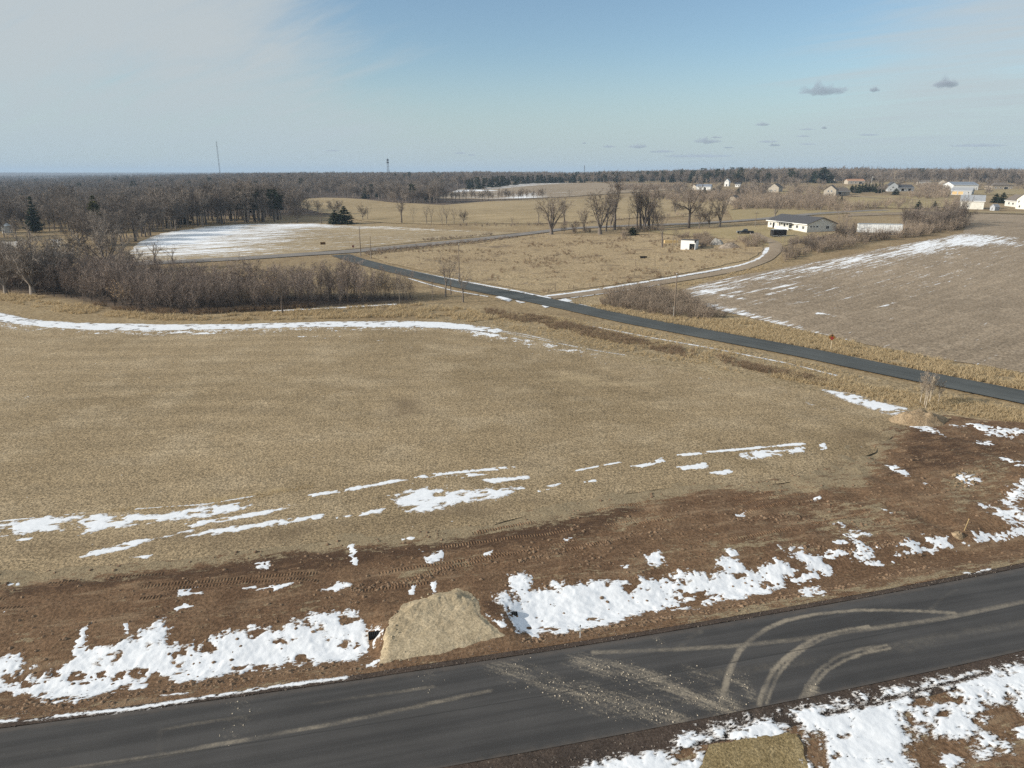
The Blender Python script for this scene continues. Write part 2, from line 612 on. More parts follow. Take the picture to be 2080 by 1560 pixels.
M_LEFT = soil_mat('snowy_stubble', (0.34, 0.265, 0.165), (0.29, 0.225, 0.14), (0.39, 0.31, 0.2), 0.02, 0.2, 1.6, 0.35, 0.6, 0.15,
                  rows=(-row_left, 0.05, 0.15), snow_rot=-row_left, snow_sc=(0.10, 0.9, 1), snow_k=1.1)
M_TAN = soil_mat('tan_field', (0.345, 0.265, 0.155), (0.29, 0.22, 0.125), (0.385, 0.30, 0.185), 0.01, 0.12, 1.2, 0.3, 0.6, 0.2,
                 rows=(-row_left, 0.03, 0.14), snow_rot=-row_left, snow_sc=(0.06, 0.6, 1), snow_k=0.5)
M_HILLF = soil_mat('hill_field', (0.30, 0.235, 0.165), (0.26, 0.205, 0.145), (0.33, 0.265, 0.19), 0.01, 0.1, 0.8, 0.25, 0.5, 0.2,
                   rows=(-0.15, 0.02, 0.12), snow_rot=-0.15, snow_sc=(0.03, 0.3, 1), snow_k=0.8)
M_PAST = soil_mat('rough_pasture', (0.36, 0.275, 0.165), (0.315, 0.235, 0.14), (0.42, 0.32, 0.2), 0.03, 0.3, 2.0, 0.5, 0.9, 0.2, snow_k=0.9, extra=pasture_mix)
M_LAWN = soil_mat('winter_lawn', (0.33, 0.26, 0.14), (0.29, 0.23, 0.125), (0.37, 0.29, 0.17), 0.02, 0.15, 1.4, 0.25, 0.5, 0.12, snow_k=0.7)
M_VERGE = soil_mat('roadside_grass', (0.345, 0.265, 0.16), (0.27, 0.205, 0.122), (0.41, 0.325, 0.21), 0.05, 0.4, 2.5, 0.5, 1.0, 0.25, snow_k=0.9)


def asphalt_mat(name, base, lane, mud=(0.36, 0.305, 0.23), rot=0.0, rough=0.75, use_mud=True, bump=0.2, spec=0.25):
    m, g = new_mat(name)
    p = g.pos()
    v = g.mapping(p, rot, (0.05, 1.3, 1))
    st = g.noise(v, 1.0, 4, 0.6)
    c = g.mix(g.mr(st, 0.35, 0.65), base, lane)
    big = g.noise(p, 0.15, 4, 0.6)
    k = g.mr(big, 0.3, 0.7, 0.88, 1.12)
    c = g.mix(1.0, c, g.n('ShaderNodeCombineColor', {0: k, 1: k, 2: k}).outputs[0], 'MULTIPLY')
    fn = g.noise(p, 30.0, 3, 0.7)
    k = g.mr(fn, 0.3, 0.7, 0.8, 1.25)
    c = g.mix(1.0, c, g.n('ShaderNodeCombineColor', {0: k, 1: k, 2: k}).outputs[0], 'MULTIPLY')
    if use_mud:
        a = g.attr('mud')
        n = g.math('ADD', g.math('MULTIPLY', g.noise(p, 1.6, 5, 0.75), 0.5), g.math('MULTIPLY', g.noise(p, 9.0, 4, 0.8), 0.5))
        f = g.mr(g.math('ADD', a, g.math('MULTIPLY', g.math('MULTIPLY', g.math('SUBTRACT', n, 0.5), 3.2), a)), 0.15, 1.15, 0, 0.72)
        sp = g.attr('spill')
        sv = g.mapping(p, SPILL_ROT, (0.32, 1.9, 1))
        n4 = g.math('ADD', g.math('MULTIPLY', g.noise(sv, 1.5, 6, 0.75), 0.45), g.math('MULTIPLY', g.noise(p, 8.0, 6, 0.85), 0.55))
        f2 = g.mr(g.math('ADD', sp, g.math('MULTIPLY', g.math('SUBTRACT', n4, 0.5), 4.6)), 0.30, 1.35, 0, 0.9)
        f2 = g.math('MULTIPLY', f2, g.mr(sp, 0.02, 0.3))
        f = g.math('MAXIMUM', f, f2)
        c = g.mix(f, c, mud)
        # scattered pale specks of grit
        n5 = g.noise(p, 14.0, 2, 0.5)
        c = g.mix(g.mr(n5, 0.76, 0.80, 0, 0.6), c, (0.30, 0.27, 0.23))
    if use_mud:
        la = g.attr('lane')
        sm = g.math('ABSOLUTE', g.math('ADD', g.math('SUBTRACT', la, 0.5), g.math('MULTIPLY', g.math('SUBTRACT', g.noise(p, 0.8, 3, 0.6), 0.5), 0.012)))
        c = g.mix(g.mr(sm, 0.010, 0.003, 0, 0.55), c, (0.03, 0.029, 0.028))
        ed = g.math('ABSOLUTE', g.math('SUBTRACT', la, 0.5))
        dust = g.math('ADD', ed, g.math('MULTIPLY', g.math('SUBTRACT', g.noise(p, 1.2, 5, 0.7), 0.5), 0.10))
        c = g.mix(g.mr(dust, 0.455, 0.52, 0, 0.45), c, (0.13, 0.105, 0.085))
    g.out(c, rough, g.bump(fn, bump, 0.02), spec)
    return m


_sp = P2([(1010, 1352), (1370, 1470)])
SPILL_ROT = -math.atan2(_sp[1][1] - _sp[0][1], _sp[1][0] - _sp[0][0])
ROAD_ROT = -math.atan2(RD[1], RD[0])
M_ROAD = asphalt_mat('new_asphalt', (0.046, 0.0435, 0.042), (0.068, 0.064, 0.061), rot=ROAD_ROT)
_pc = P2([(1100, 609), (1650, 720)])
C_ROT = -math.atan2(_pc[1][1] - _pc[0][1], _pc[1][0] - _pc[0][0])
M_CROAD = asphalt_mat('weathered_asphalt', (0.074, 0.080, 0.080), (0.094, 0.100, 0.098), rot=C_ROT, use_mud=False, rough=0.95, spec=0.06)
M_XROAD = asphalt_mat('grey_asphalt', (0.19, 0.168, 0.148), (0.22, 0.196, 0.172), rot=-row_left, use_mud=False)
M_GRAVEL = soil_mat('gravel', (0.29, 0.23, 0.165), (0.25, 0.195, 0.14), (0.34, 0.275, 0.205), 0.05, 0.5, 6.0, 0.3, 0.5, 0.05, snow=False)


def shoulder_extra(g, p, c, n2, n3):
    a = g.attr('pale')
    f = g.mr(g.math('ADD', a, g.math('MULTIPLY', g.math('SUBTRACT', n2, 0.5), 1.6)), 0.35, 0.9)
    c = g.mix(f, c, (0.34, 0.285, 0.18))
    s = g.noise(p, 12.0, 2, 0.6)
    return g.mix(g.mr(s, 0.66, 0.74, 0, 0.5), c, (0.3, 0.26, 0.21))


M_SHOULDER = soil_mat('shoulder_gravel', (0.070, 0.052, 0.042), (0.055, 0.043, 0.036), (0.094, 0.071, 0.056), 0.1, 0.8, 9.0, 0.4, 0.7, 0.05, snow=False, extra=shoulder_extra)

# ------------------------------------------------------------------ base ground, one sheet to the horizon
azs = np.concatenate([np.linspace(-180, -56, 32)[:-1], np.linspace(-56, 56, 300), np.linspace(56, 180, 32)[1:]])
rr = np.exp(np.linspace(math.log(6), math.log(14500), 420))
AZ, RR = np.meshgrid(np.radians(azs), rr, indexing='ij')
GX, GY = RR * np.sin(AZ), RR * np.cos(AZ)
GZ = T(GX, GY) - 0.15 * smooth(130, 90, RR)


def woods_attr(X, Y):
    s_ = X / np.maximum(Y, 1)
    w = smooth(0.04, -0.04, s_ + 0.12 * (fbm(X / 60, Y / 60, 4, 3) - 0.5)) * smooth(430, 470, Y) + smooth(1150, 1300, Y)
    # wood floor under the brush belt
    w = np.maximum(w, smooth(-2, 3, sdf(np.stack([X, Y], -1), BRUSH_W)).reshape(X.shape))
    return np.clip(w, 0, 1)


BRUSH = [(-260, 545), (0, 548), (120, 555), (200, 568), (300, 588), (450, 597), (600, 600), (700, 598), (790, 600), (858, 606), (835, 613),
         (760, 618), (640, 625), (520, 632), (420, 637), (330, 642), (250, 632), (180, 615), (90, 600), (0, 592), (-260, 575)]
BRUSH_W = P2(BRUSH)
CLR = [P2(p) for p in ([(95, 486), (135, 482), (128, 515), (150, 540), (140, 548), (112, 548), (95, 520)], [(-20, 490), (50, 488), (62, 496), (40, 506), (-20, 508)])]
_gp = np.stack([GX, GY], -1)
gsn = 0.55 * np.maximum(smooth(-3, 3, sdf(_gp, CLR[0])), smooth(-3, 3, sdf(_gp, CLR[1]))).reshape(GX.shape) \
    + 0.10 * smooth(-0.05, -0.25, GX / np.maximum(GY, 1)) * smooth(400, 440, GY) * smooth(620, 520, GY) \
    + 0.18 * smooth(1, 4, sdf(np.stack([GX, GY], -1), BRUSH_W)).reshape(GX.shape) \
    + 0.05 * smooth(300, 420, GY)
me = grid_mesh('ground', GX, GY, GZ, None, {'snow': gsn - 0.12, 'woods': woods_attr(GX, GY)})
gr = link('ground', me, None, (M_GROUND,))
gr['kind'] = 'structure'


# ------------------------------------------------------------------ fields
def soft(poly_px, soft_m):
    W = P2(poly_px)
    return lambda V: smooth(-soft_m, soft_m, sdf(V, W))


HAY = [(-420, 612), (-200, 640), (0, 656), (150, 668), (300, 672), (480, 668), (650, 664), (830, 665), (900, 668), (960, 673), (1010, 680), (1080, 692), (1200, 716), (1300, 738), (1400, 754),
       (1500, 770), (1640, 791), (1750, 815), (1830, 845), (1842, 868), (1800, 900), (1730, 945), (1640, 975), (1500, 995), (1380, 990), (1250, 1008),
       (1050, 1055), (900, 1090), (700, 1095), (600, 1115), (400, 1145), (200, 1165), (0, 1170), (-300, 1200), (-700, 1240)]
HAY_W = P2(HAY)
_hd = [([(780, 800), (850, 790), (870, 840), (800, 850)], 4, 0.5), ([(1650, 880), (1740, 860), (1830, 880), (1760, 960), (1680, 960)], 3, 0.6),
       ([(0, 1090), (700, 1045), (1100, 1000), (1200, 1010), (900, 1090), (400, 1145), (0, 1170)], 3, 0.55),
       ([(900, 940), (1100, 905), (1500, 890), (1300, 940), (1000, 990)], 4, 0.25),
       ([(60, 800), (500, 790), (1000, 820), (1050, 900), (500, 960), (0, 960), (0, 830)], 16, 0.18)]
_hlt = [([(380, 1018), (640, 980), (645, 990), (400, 1032), (230, 1040), (200, 1034)], 1.0, 0.62), ([(-50, 690), (150, 690), (200, 705), (0, 712)], 8, 0.3),
        ([(850, 720), (1200, 740), (1500, 800), (1300, 840), (1000, 800)], 18, 0.42)]
_hsn = [([(-100, 640), (300, 664), (900, 655), (1010, 668), (1010, 684), (900, 674), (500, 676), (300, 684), (0, 668)], 2.2, 0.45),
        ([(960, 668), (1080, 680), (1200, 712), (1280, 726), (1200, 728), (1060, 704), (950, 684)], 2.5, 0.50),
        ([(180, 700), (500, 672), (640, 690), (600, 740), (300, 760), (150, 740)], 14, 0.10),
        ([(-100, 930), (600, 900), (900, 940), (300, 1010), (-100, 1040)], 8, 0.09),
        ([(0, 1060), (500, 1020), (1080, 950), (1090, 1000), (600, 1068), (150, 1135), (0, 1110)], 2, 0.20),
        ([(1600, 800), (1700, 800), (1800, 850), (1720, 860)], 4, 0.12)]
_trk = [P2([(0, 665), (100, 677), (300, 680), (500, 676), (700, 690), (850, 710)]), P2([(300, 672), (500, 682), (700, 684), (860, 704)]), P2([(0, 838), (40, 812), (80, 795)]),
        P2([(270, 749), (350, 744), (420, 741)]), P2([(1050, 715), (1250, 742), (1450, 772), (1600, 800)]), P2([(1500, 760), (1640, 782), (1720, 815)]), P2([(1600, 808), (1660, 826), (1700, 845), (1750, 865)])]


SWL = P2([(-420, 612), (-200, 640), (0, 656), (300, 672), (650, 664), (900, 668), (1080, 692), (1300, 738), (1500, 770), (1640, 791), (1830, 845)])


def hay_attr(V):
    dk = sum(a * soft(p, s)(V) for p, s, a in _hd)
    lt = sum(a * soft(p, s)(V) for p, s, a in _hlt)
    # darker and paler patches, snow dusting, mown swaths curving round the field
    sn = sum(a * soft(p, s)(V) for p, s, a in _hsn)
    for i, l in enumerate(_trk):
        sn = sn + 0.35 * np.exp(-(dline(V, l) / 0.45) ** 2)
    ds_ = dline(V, SWL) + 1.2 * (fbm(V[:, 0] / 18, V[:, 1] / 18, 6, 3) - .5)
    return {'dark': dk, 'light': lt, 'snow': sn - 0.17, 'swath': np.sin(ds_ * 2 * np.pi / 5.5)}


sheet('hay_field', HAY_W, 1.15, M_HAY, 0.03, hay_attr, 0.5)

DIRT = [(-700, 1225), (-300, 1190), (0, 1160), (200, 1152), (400, 1135), (600, 1105), (700, 1085), (900, 1080), (1050, 1045), (1250, 1000), (1380, 982), (1500, 985), (1640, 965),
        (1690, 940), (1720, 905), (1790, 880), (1845, 850), (1880, 838), (1960, 850), (2080, 862), (2400, 880)]
_lo = [road_pt(s_, 0.75) for s_ in np.linspace(78, -64, 72)]
DIRT_W = np.vstack([P2(DIRT), np.array(_lo)])
_dg = [([(-700, 1215), (0, 1155), (400, 1130), (700, 1075), (1000, 1045), (1250, 995), (1380, 975), (1500, 985), (1250, 1035), (1050, 1075), (880, 1105), (620, 1120), (400, 1150), (200, 1175), (-600, 1240)], 1.6, 0.95),
       ([(1500, 960), (1700, 900), (1790, 870), (1840, 870), (1800, 930), (1760, 990), (1600, 1010), (1500, 1000)], 1.5, 0.75),
       ([(1240, 1050), (1330, 1040), (1370, 1060), (1250, 1085)], 1.2, 0.5), ([(1100, 1110), (1220, 1085), (1260, 1095), (1130, 1120)], 1.0, 0.45),
       ([(1350, 1110), (1500, 1090), (1600, 1080), (1650, 1110), (1500, 1130)], 1.4, 0.42), ([(1570, 1040), (1800, 1010), (1860, 1050), (1850, 1090), (1700, 1100)], 2.0, 0.5),
       ([(1900, 990), (2010, 920), (2080, 960), (2010, 1020), (1930, 1050)], 2.0, 0.5), ([(620, 1090), (690, 1085), (700, 1110), (640, 1115)], 0.7, 0.7),
       ([(780, 1170), (880, 1135), (1000, 1125), (1010, 1140), (830, 1190)], 0.8, 0.4), ([(0, 1290), (150, 1260), (600, 1210), (700, 1240), (350, 1265), (0, 1330)], 2, 0.22),
       ([(1030, 1180), (1400, 1120), (1480, 1130), (1300, 1170), (1080, 1180)], 1.2, 0.3)]
_dd = [([(600, 1105), (760, 1100), (1050, 1055), (1250, 1010), (1330, 1040), (1200, 1090), (900, 1130), (640, 1165), (300, 1190), (0, 1220), (0, 1190), (400, 1150)], 1.6, 0.75),
       ([(1180, 1095), (1420, 1060), (1500, 1090), (1250, 1130)], 1.2, 0.35), ([(1850, 870), (2080, 910), (2080, 960), (1880, 960), (1760, 990), (1800, 930)], 2, 0.6),
       ([(700, 1165), (830, 1180), (800, 1260), (740, 1240)], 0.8, 0.5), ([(970, 1215), (1020, 1215), (1035, 1270), (985, 1250)], 0.7, 0.6),
       ([(1600, 985), (1750, 985), (1700, 1010), (1500, 1020)], 1.5, 0.35)]


def dirt_attr(V):
    gsm = sum(a * soft(p, s)(V) for p, s, a in _dg)
    rs, rn = road_sn(V[:, 0], V[:, 1])
    gsm = gsm + 0.55 * smooth(2.6, 1.2, rn) * smooth(-2, 12, rs)      # straw mat beside the road, right of the ramp
    gsm = gsm + 0.22 * smooth(2.2, 1.0, rn) * smooth(2, -8, rs)
    dk = sum(a * soft(p, s)(V) for p, s, a in _dd)
    gsm = gsm + 0.03
    return {'grass': np.clip(gsm, 0, 1.1), 'dark': np.clip(dk, 0, 1), 'snow': np.full(len(V), -0.62)}


def dirt_z(x, y):
    rs, rn = road_sn(x, y)
    f = smooth(1.0, 4.0, rn)
    z = f * (fbm(x / 2.2, y / 2.2, 21, 4) - 0.5) * (0.24 + 0.30 * smooth(18, 32, rs) * smooth(4, 8, rn))
    z += f * smooth(14, 26, rs) * smooth(5, 8, rn) * 0.14 * (1 - 2 * np.abs(fbm(rs / 3.5 + rn / 2.4, rn / 1.3 - rs / 9, 26, 3) - 0.5) - 0.75)
    z += f * (fbm(x / 0.5, y / 0.5, 23, 3) - 0.5) * 0.07
    # graded windrows running along with the road
    z += f * 0.05 * np.sin(rn * 2.6 + 2.0 * fbm(rs / 14, rn / 5, 8, 2) * 3) * smooth(6, 11, rn)
    return z


sheet('bare_ground', DIRT_W, 0.42, M_DIRT, 0.05, dirt_attr, 0.0, zfn=dirt_z)

STUB = [(1385, 592), (1400, 583), (1500, 561), (1640, 536), (1740, 516), (1800, 504), (1890, 487), (1955, 474), (1962, 455), (1955, 437), (1800, 437), (1720, 440), (1730, 432), (1860, 431), (2080, 437), (2600, 446),
        (2700, 780), (2300, 790), (2080, 757), (1900, 728), (1760, 700), (1650, 676), (1560, 655), (1450, 628), (1400, 612)]
_ssn = [([(1395, 586), (1500, 562), (1640, 535), (1800, 504), (1890, 487), (1965, 476), (2080, 484), (2080, 500), (1960, 502), (1850, 522), (1760, 542), (1640, 556), (1500, 580), (1400, 598)], 9, 0.78),
        ([(1800, 502), (1890, 485), (1965, 474), (2040, 482), (1950, 500), (1850, 515)], 4, 0.25),
        ([(1395, 610), (1450, 618), (1520, 633), (1600, 655), (1720, 692), (1650, 683), (1560, 660), (1440, 632)], 2.5, 0.75),
        ([(1450, 590), (1700, 560), (1900, 520), (2080, 500), (2080, 548), (1800, 600), (1500, 625)], 16, 0.30),
        ([(1400, 590), (1480, 585), (1500, 610), (1420, 612)], 5, 0.16),
        ([(1650, 676), (1900, 726), (2080, 755), (2080, 768), (1900, 738), (1650, 686)], 1.2, 0.36)]
_stl = [P2([(1420, 590), (1560, 618), (1800, 662), (2080, 707)]), P2([(1660, 636), (1700, 644)]), P2([(1782, 626), (1825, 615)]), P2([(1530, 596), (1625, 573)]), P2([(1560, 598), (1650, 577)])]


def stub_attr(V):
    sn = sum(a * soft(p, s)(V) for p, s, a in _ssn)
    for i, l in enumerate(_stl):
        sn = sn + (0.9 if i else 0.6) * np.exp(-(dline(V, l) / 0.45) ** 2) * smooth(0.35, 0.55, vnoise(V[:, 0] / 9, V[:, 1] / 9, 77) + (0.5 if i else 0))
    return {'snow': sn - 0.30}


sheet('stubble_field', P2(STUB), 1.5, M_STUB, 0.03, stub_attr, 0.6)

LEFT = [(262, 512), (285, 492), (330, 474), (420, 461), (500, 456), (640, 455), (700, 459), (800, 461), (900, 467), (1000, 471), (1060, 473), (985, 480), (860, 491), (705, 507), (600, 516), (500, 523), (380, 530), (280, 534)]
_lsn = [([(262, 512), (330, 474), (420, 461), (520, 455), (640, 455), (600, 490), (520, 520), (280, 534)], 30, 0.58), ([(262, 512), (300, 480), (420, 461), (500, 456), (470, 470), (400, 490), (350, 500)], 9, 0.4),
        ([(500, 454), (660, 454), (850, 462), (1000, 471), (900, 470), (700, 464), (560, 460)], 5, 0.32), ([(640, 455), (860, 470), (860, 492), (640, 514)], 14, 0.10)]
sheet('snowy_stubble_field', P2(LEFT), 2.2, M_LEFT, 0.03, lambda V: {'snow': sum(a * soft(p, s)(V) for p, s, a in _lsn) - 0.02}, 0.8)

PAST = [(745, 520), (860, 507), (960, 497), (1060, 482), (1110, 474), (1200, 480), (1300, 478), (1340, 478), (1500, 484), (1550, 500), (1548, 512), (1520, 528), (1440, 545), (1340, 565), (1200, 585), (1110, 596), (1040, 585), (960, 570), (875, 554), (790, 535)]
sheet('pasture', P2(PAST), 1.6, M_PAST, 0.03, lambda V: {'snow': -0.30 + 0.15 * soft([(900, 560), (1000, 540), (1110, 580), (1040, 585)], 8)(V) + 0.1 * soft([(1200, 480), (1350, 478), (1340, 500), (1220, 500)], 5)(V)}, 0.6)

CENT = [(575, 412), (600, 405), (660, 402), (700, 403), (800, 412), (900, 417), (1000, 409), (1090, 405), (1180, 405), (1330, 400), (1480, 398), (1530, 405), (1500, 425), (1400, 440), (1300, 442), (1190, 452), (1085, 455), (900, 456), (800, 454), (740, 450), (640, 430)]
_csn = [([(560, 410), (640, 402), (700, 401), (690, 407), (620, 408), (600, 440), (740, 448), (640, 452), (570, 450)], 12, 0.45), ([(640, 430), (720, 415), (860, 430), (880, 445), (760, 450)], 14, 0.12), ([(860, 455), (1000, 453), (1300, 438), (1300, 443), (1000, 456)], 3, 0.2)]
sheet('tan_field', P2(CENT), 4.5, M_TAN, 0.05, lambda V: {'snow': sum(a * soft(p, s)(V) for p, s, a in _csn) - 0.16}, 1.5)

HILL = [(880, 404), (930, 385), (1000, 377), (1070, 373), (1200, 372), (1300, 373), (1375, 376), (1400, 384), (1300, 391), (1200, 397), (1130, 402), (1000, 406)]
_hs2 = [([(900, 392), (1000, 376), (1070, 372), (1180, 372), (1090, 378), (1000, 388)], 16, 0.6), ([(1100, 392), (1200, 385), (1280, 380), (1200, 398), (1130, 403), (1000, 406)], 18, 0.34), ([(1240, 376), (1380, 376), (1360, 386), (1260, 380)], 14, 0.4), ([(880, 404), (930, 385), (1100, 388), (1090, 402), (1000, 406)], 10, 0.4)]
sheet('hill_field', P2(HILL), 9, M_HILLF, 0.1, lambda V: {'snow': sum(a * soft(p, s)(V) for p, s, a in _hs2) - 0.16}, 3)
FARF = [(1085, 358), (1100, 354.5), (1150, 353.5), (1200, 354), (1240, 357), (1215, 361), (1130, 361)]
sheet('far_field', P2(FARF), 20, M_TAN, 0.2, lambda V: {'snow': np.full(len(V), -0.4)}, 6)

LAWN1 = [(1478, 428), (1540, 424), (1700, 429), (1860, 428), (2080, 432), (2600, 440), (2600, 445), (2080, 436), (1860, 431), (1720, 434), (1600, 441), (1490, 449)]
sheet('roadside_lawn', P2(LAWN1), 3.0, M_LAWN, 0.06, lambda V: {'snow': np.full(len(V), -0.35)}, 0.5)
LAWN2 = [(1690, 404), (1790, 398), (1930, 402), (1945, 408), (1940, 422), (1830, 424), (1740, 420), (1700, 414)]
sheet('house_lawn', P2(LAWN2), 4.0, M_LAWN, 0.06, lambda V: {'snow': np.full(len(V), -0.3)}, 0.8)
LAWN3 = [(1960, 388), (2100, 384), (2500, 384), (2500, 398), (2040, 396), (1975, 397)]
sheet('farm_yard', P2(LAWN3), 5.0, M_LAWN, 0.06, lambda V: {'snow': np.full(len(V), -0.3)}, 0.8)
LAWN4 = [(1570, 386), (1670, 384), (1780, 372), (1840, 370), (1800, 378), (1700, 392), (1600, 398)]
sheet('hill_lawn', P2(LAWN4), 7.0, M_LAWN, 0.08, lambda V: {'snow': np.full(len(V), -0.2)}, 1)
YARD = [(1310, 470), (1440, 466), (1560, 458), (1640, 474), (1700, 472), (1660, 485), (1590, 500), (1560, 500), (1490, 486), (1400, 482)]
sheet('house_yard', P2(YARD), 2.0, M_LAWN, 0.05, lambda V: {'snow': -0.32 + 0.2 * soft([(1470, 474), (1500, 470), (1560, 480), (1480, 482)], 4)(V)}, 0.6)

VERGE = [(905, 645), (1010, 632), (1120, 640), (1300, 668), (1454, 700), (1650, 738), (1754, 763), (1908, 794), (2080, 832), (2500, 905), (2500, 950), (2080, 880), (1880, 862), (1800, 846), (1640, 806), (1500, 782), (1300, 748), (1100, 702), (1000, 676), (900, 662)]
sheet('roadside_verge', P2(VERGE), 1.2, M_VERGE, 0.02, lambda V: {'snow': -0.33 + 0.25 * soft([(1200, 664), (1330, 687), (1450, 708), (1600, 738), (1690, 762), (1600, 744), (1440, 714), (1300, 690)], 1.5)(V)}, 0.5)
VERGE2 = [(1135, 612), (1225, 629), (1338, 652), (1483, 677), (1650, 707), (1754, 726), (1908, 758), (2080, 790), (2500, 865), (2500, 830), (2300, 795), (2080, 762), (1900, 733), (1760, 705), (1650, 681), (1560, 660), (1450, 633), (1380, 600), (1330, 588), (1200, 604)]
sheet('fieldside_verge', P2(VERGE2), 1.2, M_VERGE, 0.02, lambda V: {'snow': np.full(len(V), -0.4)}, 0.4)


# ------------------------------------------------------------------ roads
def ribbon(name, line_px, width, mat, lift, ds=2.0, nc=6, attr_fn=None, world=None, crown=0.06):
    W = densify(P2(line_px) if world is None else world, ds, False)
    for _ in range(4):
        W[1:-1] = (W[:-2] + W[1:-1] * 2 + W[2:]) / 4
    d = np.gradient(W, axis=0); d /= np.linalg.norm(d, axis=1)[:, None]
    nrm = np.stack([-d[:, 1], d[:, 0]], -1)
    w = np.linspace(-0.5, 0.5, nc + 1)
    X = W[:, 0:1] + nrm[:, 0:1] * w * width; Y = W[:, 1:2] + nrm[:, 1:2] * w * width
    Z = T(X, Y) + lift + np.hypot(X, Y) * 0.0005 + crown * (1 - (2 * w) ** 2)
    at_ = attr_fn(np.stack([X.reshape(-1), Y.reshape(-1)], -1)) if attr_fn else None
    me = grid_mesh(name, X, Y, Z, None, at_)
    o = link(name, me, None, (mat,))
    o['kind'] = 'structure'
    return o


CR = [(692, 519), (712, 526), (731, 532), (788, 546.5), (875, 566.5), (961, 585), (1050, 602), (1150, 622), (1281, 651), (1454, 683.5), (1650, 720), (1754, 742.5), (1908, 773.5), (2080, 808), (2400, 876), (2700, 945)]
_cw = P2([(1454, 693), (1454, 674), (1650, 731), (1650, 709)])
_cd = P2([(1454, 683), (1650, 720)]); _cd = (_cd[1] - _cd[0]) / np.linalg.norm(_cd[1] - _cd[0])
CRW = abs(np.cross(_cd, _cw[0] - _cw[1])) * 0.5 + abs(np.cross(_cd, _cw[2] - _cw[3])) * 0.5
ribbon('country_road', CR, CRW, M_CROAD, 0.09, 2.0, 6)
XR = [(-300, 566), (0, 551), (270, 537), (400, 530), (500, 525.5), (640, 515.5), (700, 513), (800, 503), (860, 497.5), (988, 485), (1110, 470), (1160, 464), (1290, 458.5), (1400, 455), (1471, 451.5), (1557, 445), (1648, 435.5), (1700, 432), (1760, 428.6), (1800, 427.5)]
_xw = P2([(860, 494), (860, 501)])
_xd = P2([(700, 513), (988, 485)]); _xd = (_xd[1] - _xd[0]) / np.linalg.norm(_xd[1] - _xd[0])
XRW = abs(np.cross(_xd, _xw[0] - _xw[1]))
ribbon('cross_road', XR, min(max(XRW, 6.0), 9.0), M_XROAD, 0.08, 4.0, 4)
DR = [(1118, 605), (1160, 601), (1240, 591), (1340, 575), (1440, 559), (1510, 545), (1555, 528), (1575, 510), (1575, 495), (1540, 480), (1530, 474)]
ribbon('driveway', DR, 4.0, M_GRAVEL, 0.045, 2.0, 4)
ribbon('farm_track', [(1700, 397), (1740, 399), (1800, 404.5), (1860, 406.5), (1950, 408.5)], 5.0, M_GRAVEL, 0.09, 5.0, 2)
ribbon('field_lane', [(1840, 430), (1900, 430.5), (1990, 432.5), (2080, 435), (2300, 441)], 4.5, M_GRAVEL, 0.12, 5.0, 2)
ribbon('hill_lane', [(1605, 384), (1650, 383.5), (1700, 383), (1740, 384), (1790, 386)], 6.0, M_GRAVEL, 0.12, 8.0, 2)


def R8(pts):
    return [(1180 + x / 2.311, 1160 + y / 2.311) for x, y in pts]


_mud = [(R8([(660, 620), (665, 600), (680, 540), (700, 470), (740, 390), (800, 330), (880, 275), (960, 240), (1100, 210), (1300, 192), (1500, 195), (1750, 208)]), 0.21, 0.85),
        (R8([(835, 640), (840, 610), (860, 560), (900, 480), (960, 420), (1040, 360), (1120, 315), (1250, 285), (1350, 272)]), 0.17, 1.0),
        (R8([(870, 630), (890, 570), (930, 490), (990, 420), (1060, 370), (1150, 325), (1200, 315)]), 0.13, 0.9),
        (R8([(1030, 610), (1060, 550), (1110, 480), (1200, 415), (1320, 375), (1430, 362)]), 0.15, 0.8),
        (R8([(1065, 600), (1090, 550), (1150, 480), (1240, 430), (1350, 390), (1450, 375)]), 0.14, 1.0),
        (R8([(60, 390), (300, 385), (700, 365), (1000, 335), (1300, 290), (1700, 235), (2080, 155), (2300, 110)]), 0.26, 0.66),
        (R8([(620, 495), (900, 460), (1300, 400), (1700, 320), (2080, 255), (2300, 220)]), 0.5, 0.34),
        (R8([(1500, 375), (1800, 300), (2080, 260)]), 0.7, 0.3), (R8([(1640, 190), (1700, 130), (1760, 95)]), 0.2, 0.35), (R8([(460, 370), (520, 310), (560, 290)]), 0.3, 0.4),
        ([(100, 1575), (328, 1541), (520, 1505), (700, 1472), (850, 1440), (996, 1408)], 0.2, 0.6), ([(328, 1488), (480, 1462), (600, 1440), (700, 1425), (880, 1400)], 0.18, 0.45),
        ([(324, 1470), (325, 1520), (328, 1560)], 0.25, 0.28), ([(0, 1545), (200, 1520)], 0.4, 0.22), ([(900, 1450), (1200, 1420), (1350, 1395)], 0.6, 0.2)]
_spill = [([(1010, 1352), (1075, 1376), (1150, 1408), (1230, 1430), (1304, 1446), (1370, 1470)], 1.1, 0.62), (R8([(0, 440), (130, 470), (300, 510), (480, 580), (600, 630), (680, 665)]), 1.0, 0.72),
          (R8([(0, 570), (110, 600), (250, 630), (480, 710)]), 1.0, 0.55), (R8([(720, 530), (760, 520), (800, 600)]), 0.6, 0.6), (R8([(500, 475), (600, 520)]), 0.7, 0.5),
          (R8([(330, 300), (380, 350)]), 0.5, 0.5), (R8([(610, 640), (720, 650), (660, 600)]), 0.8, 0.75), (R8([(1070, 590), (1095, 550)]), 0.35, 0.9), ([(470, 1385), (490, 1440), (480, 1500)], 0.9, 0.28), ([(870, 1340), (880, 1420)], 0.7, 0.25)]


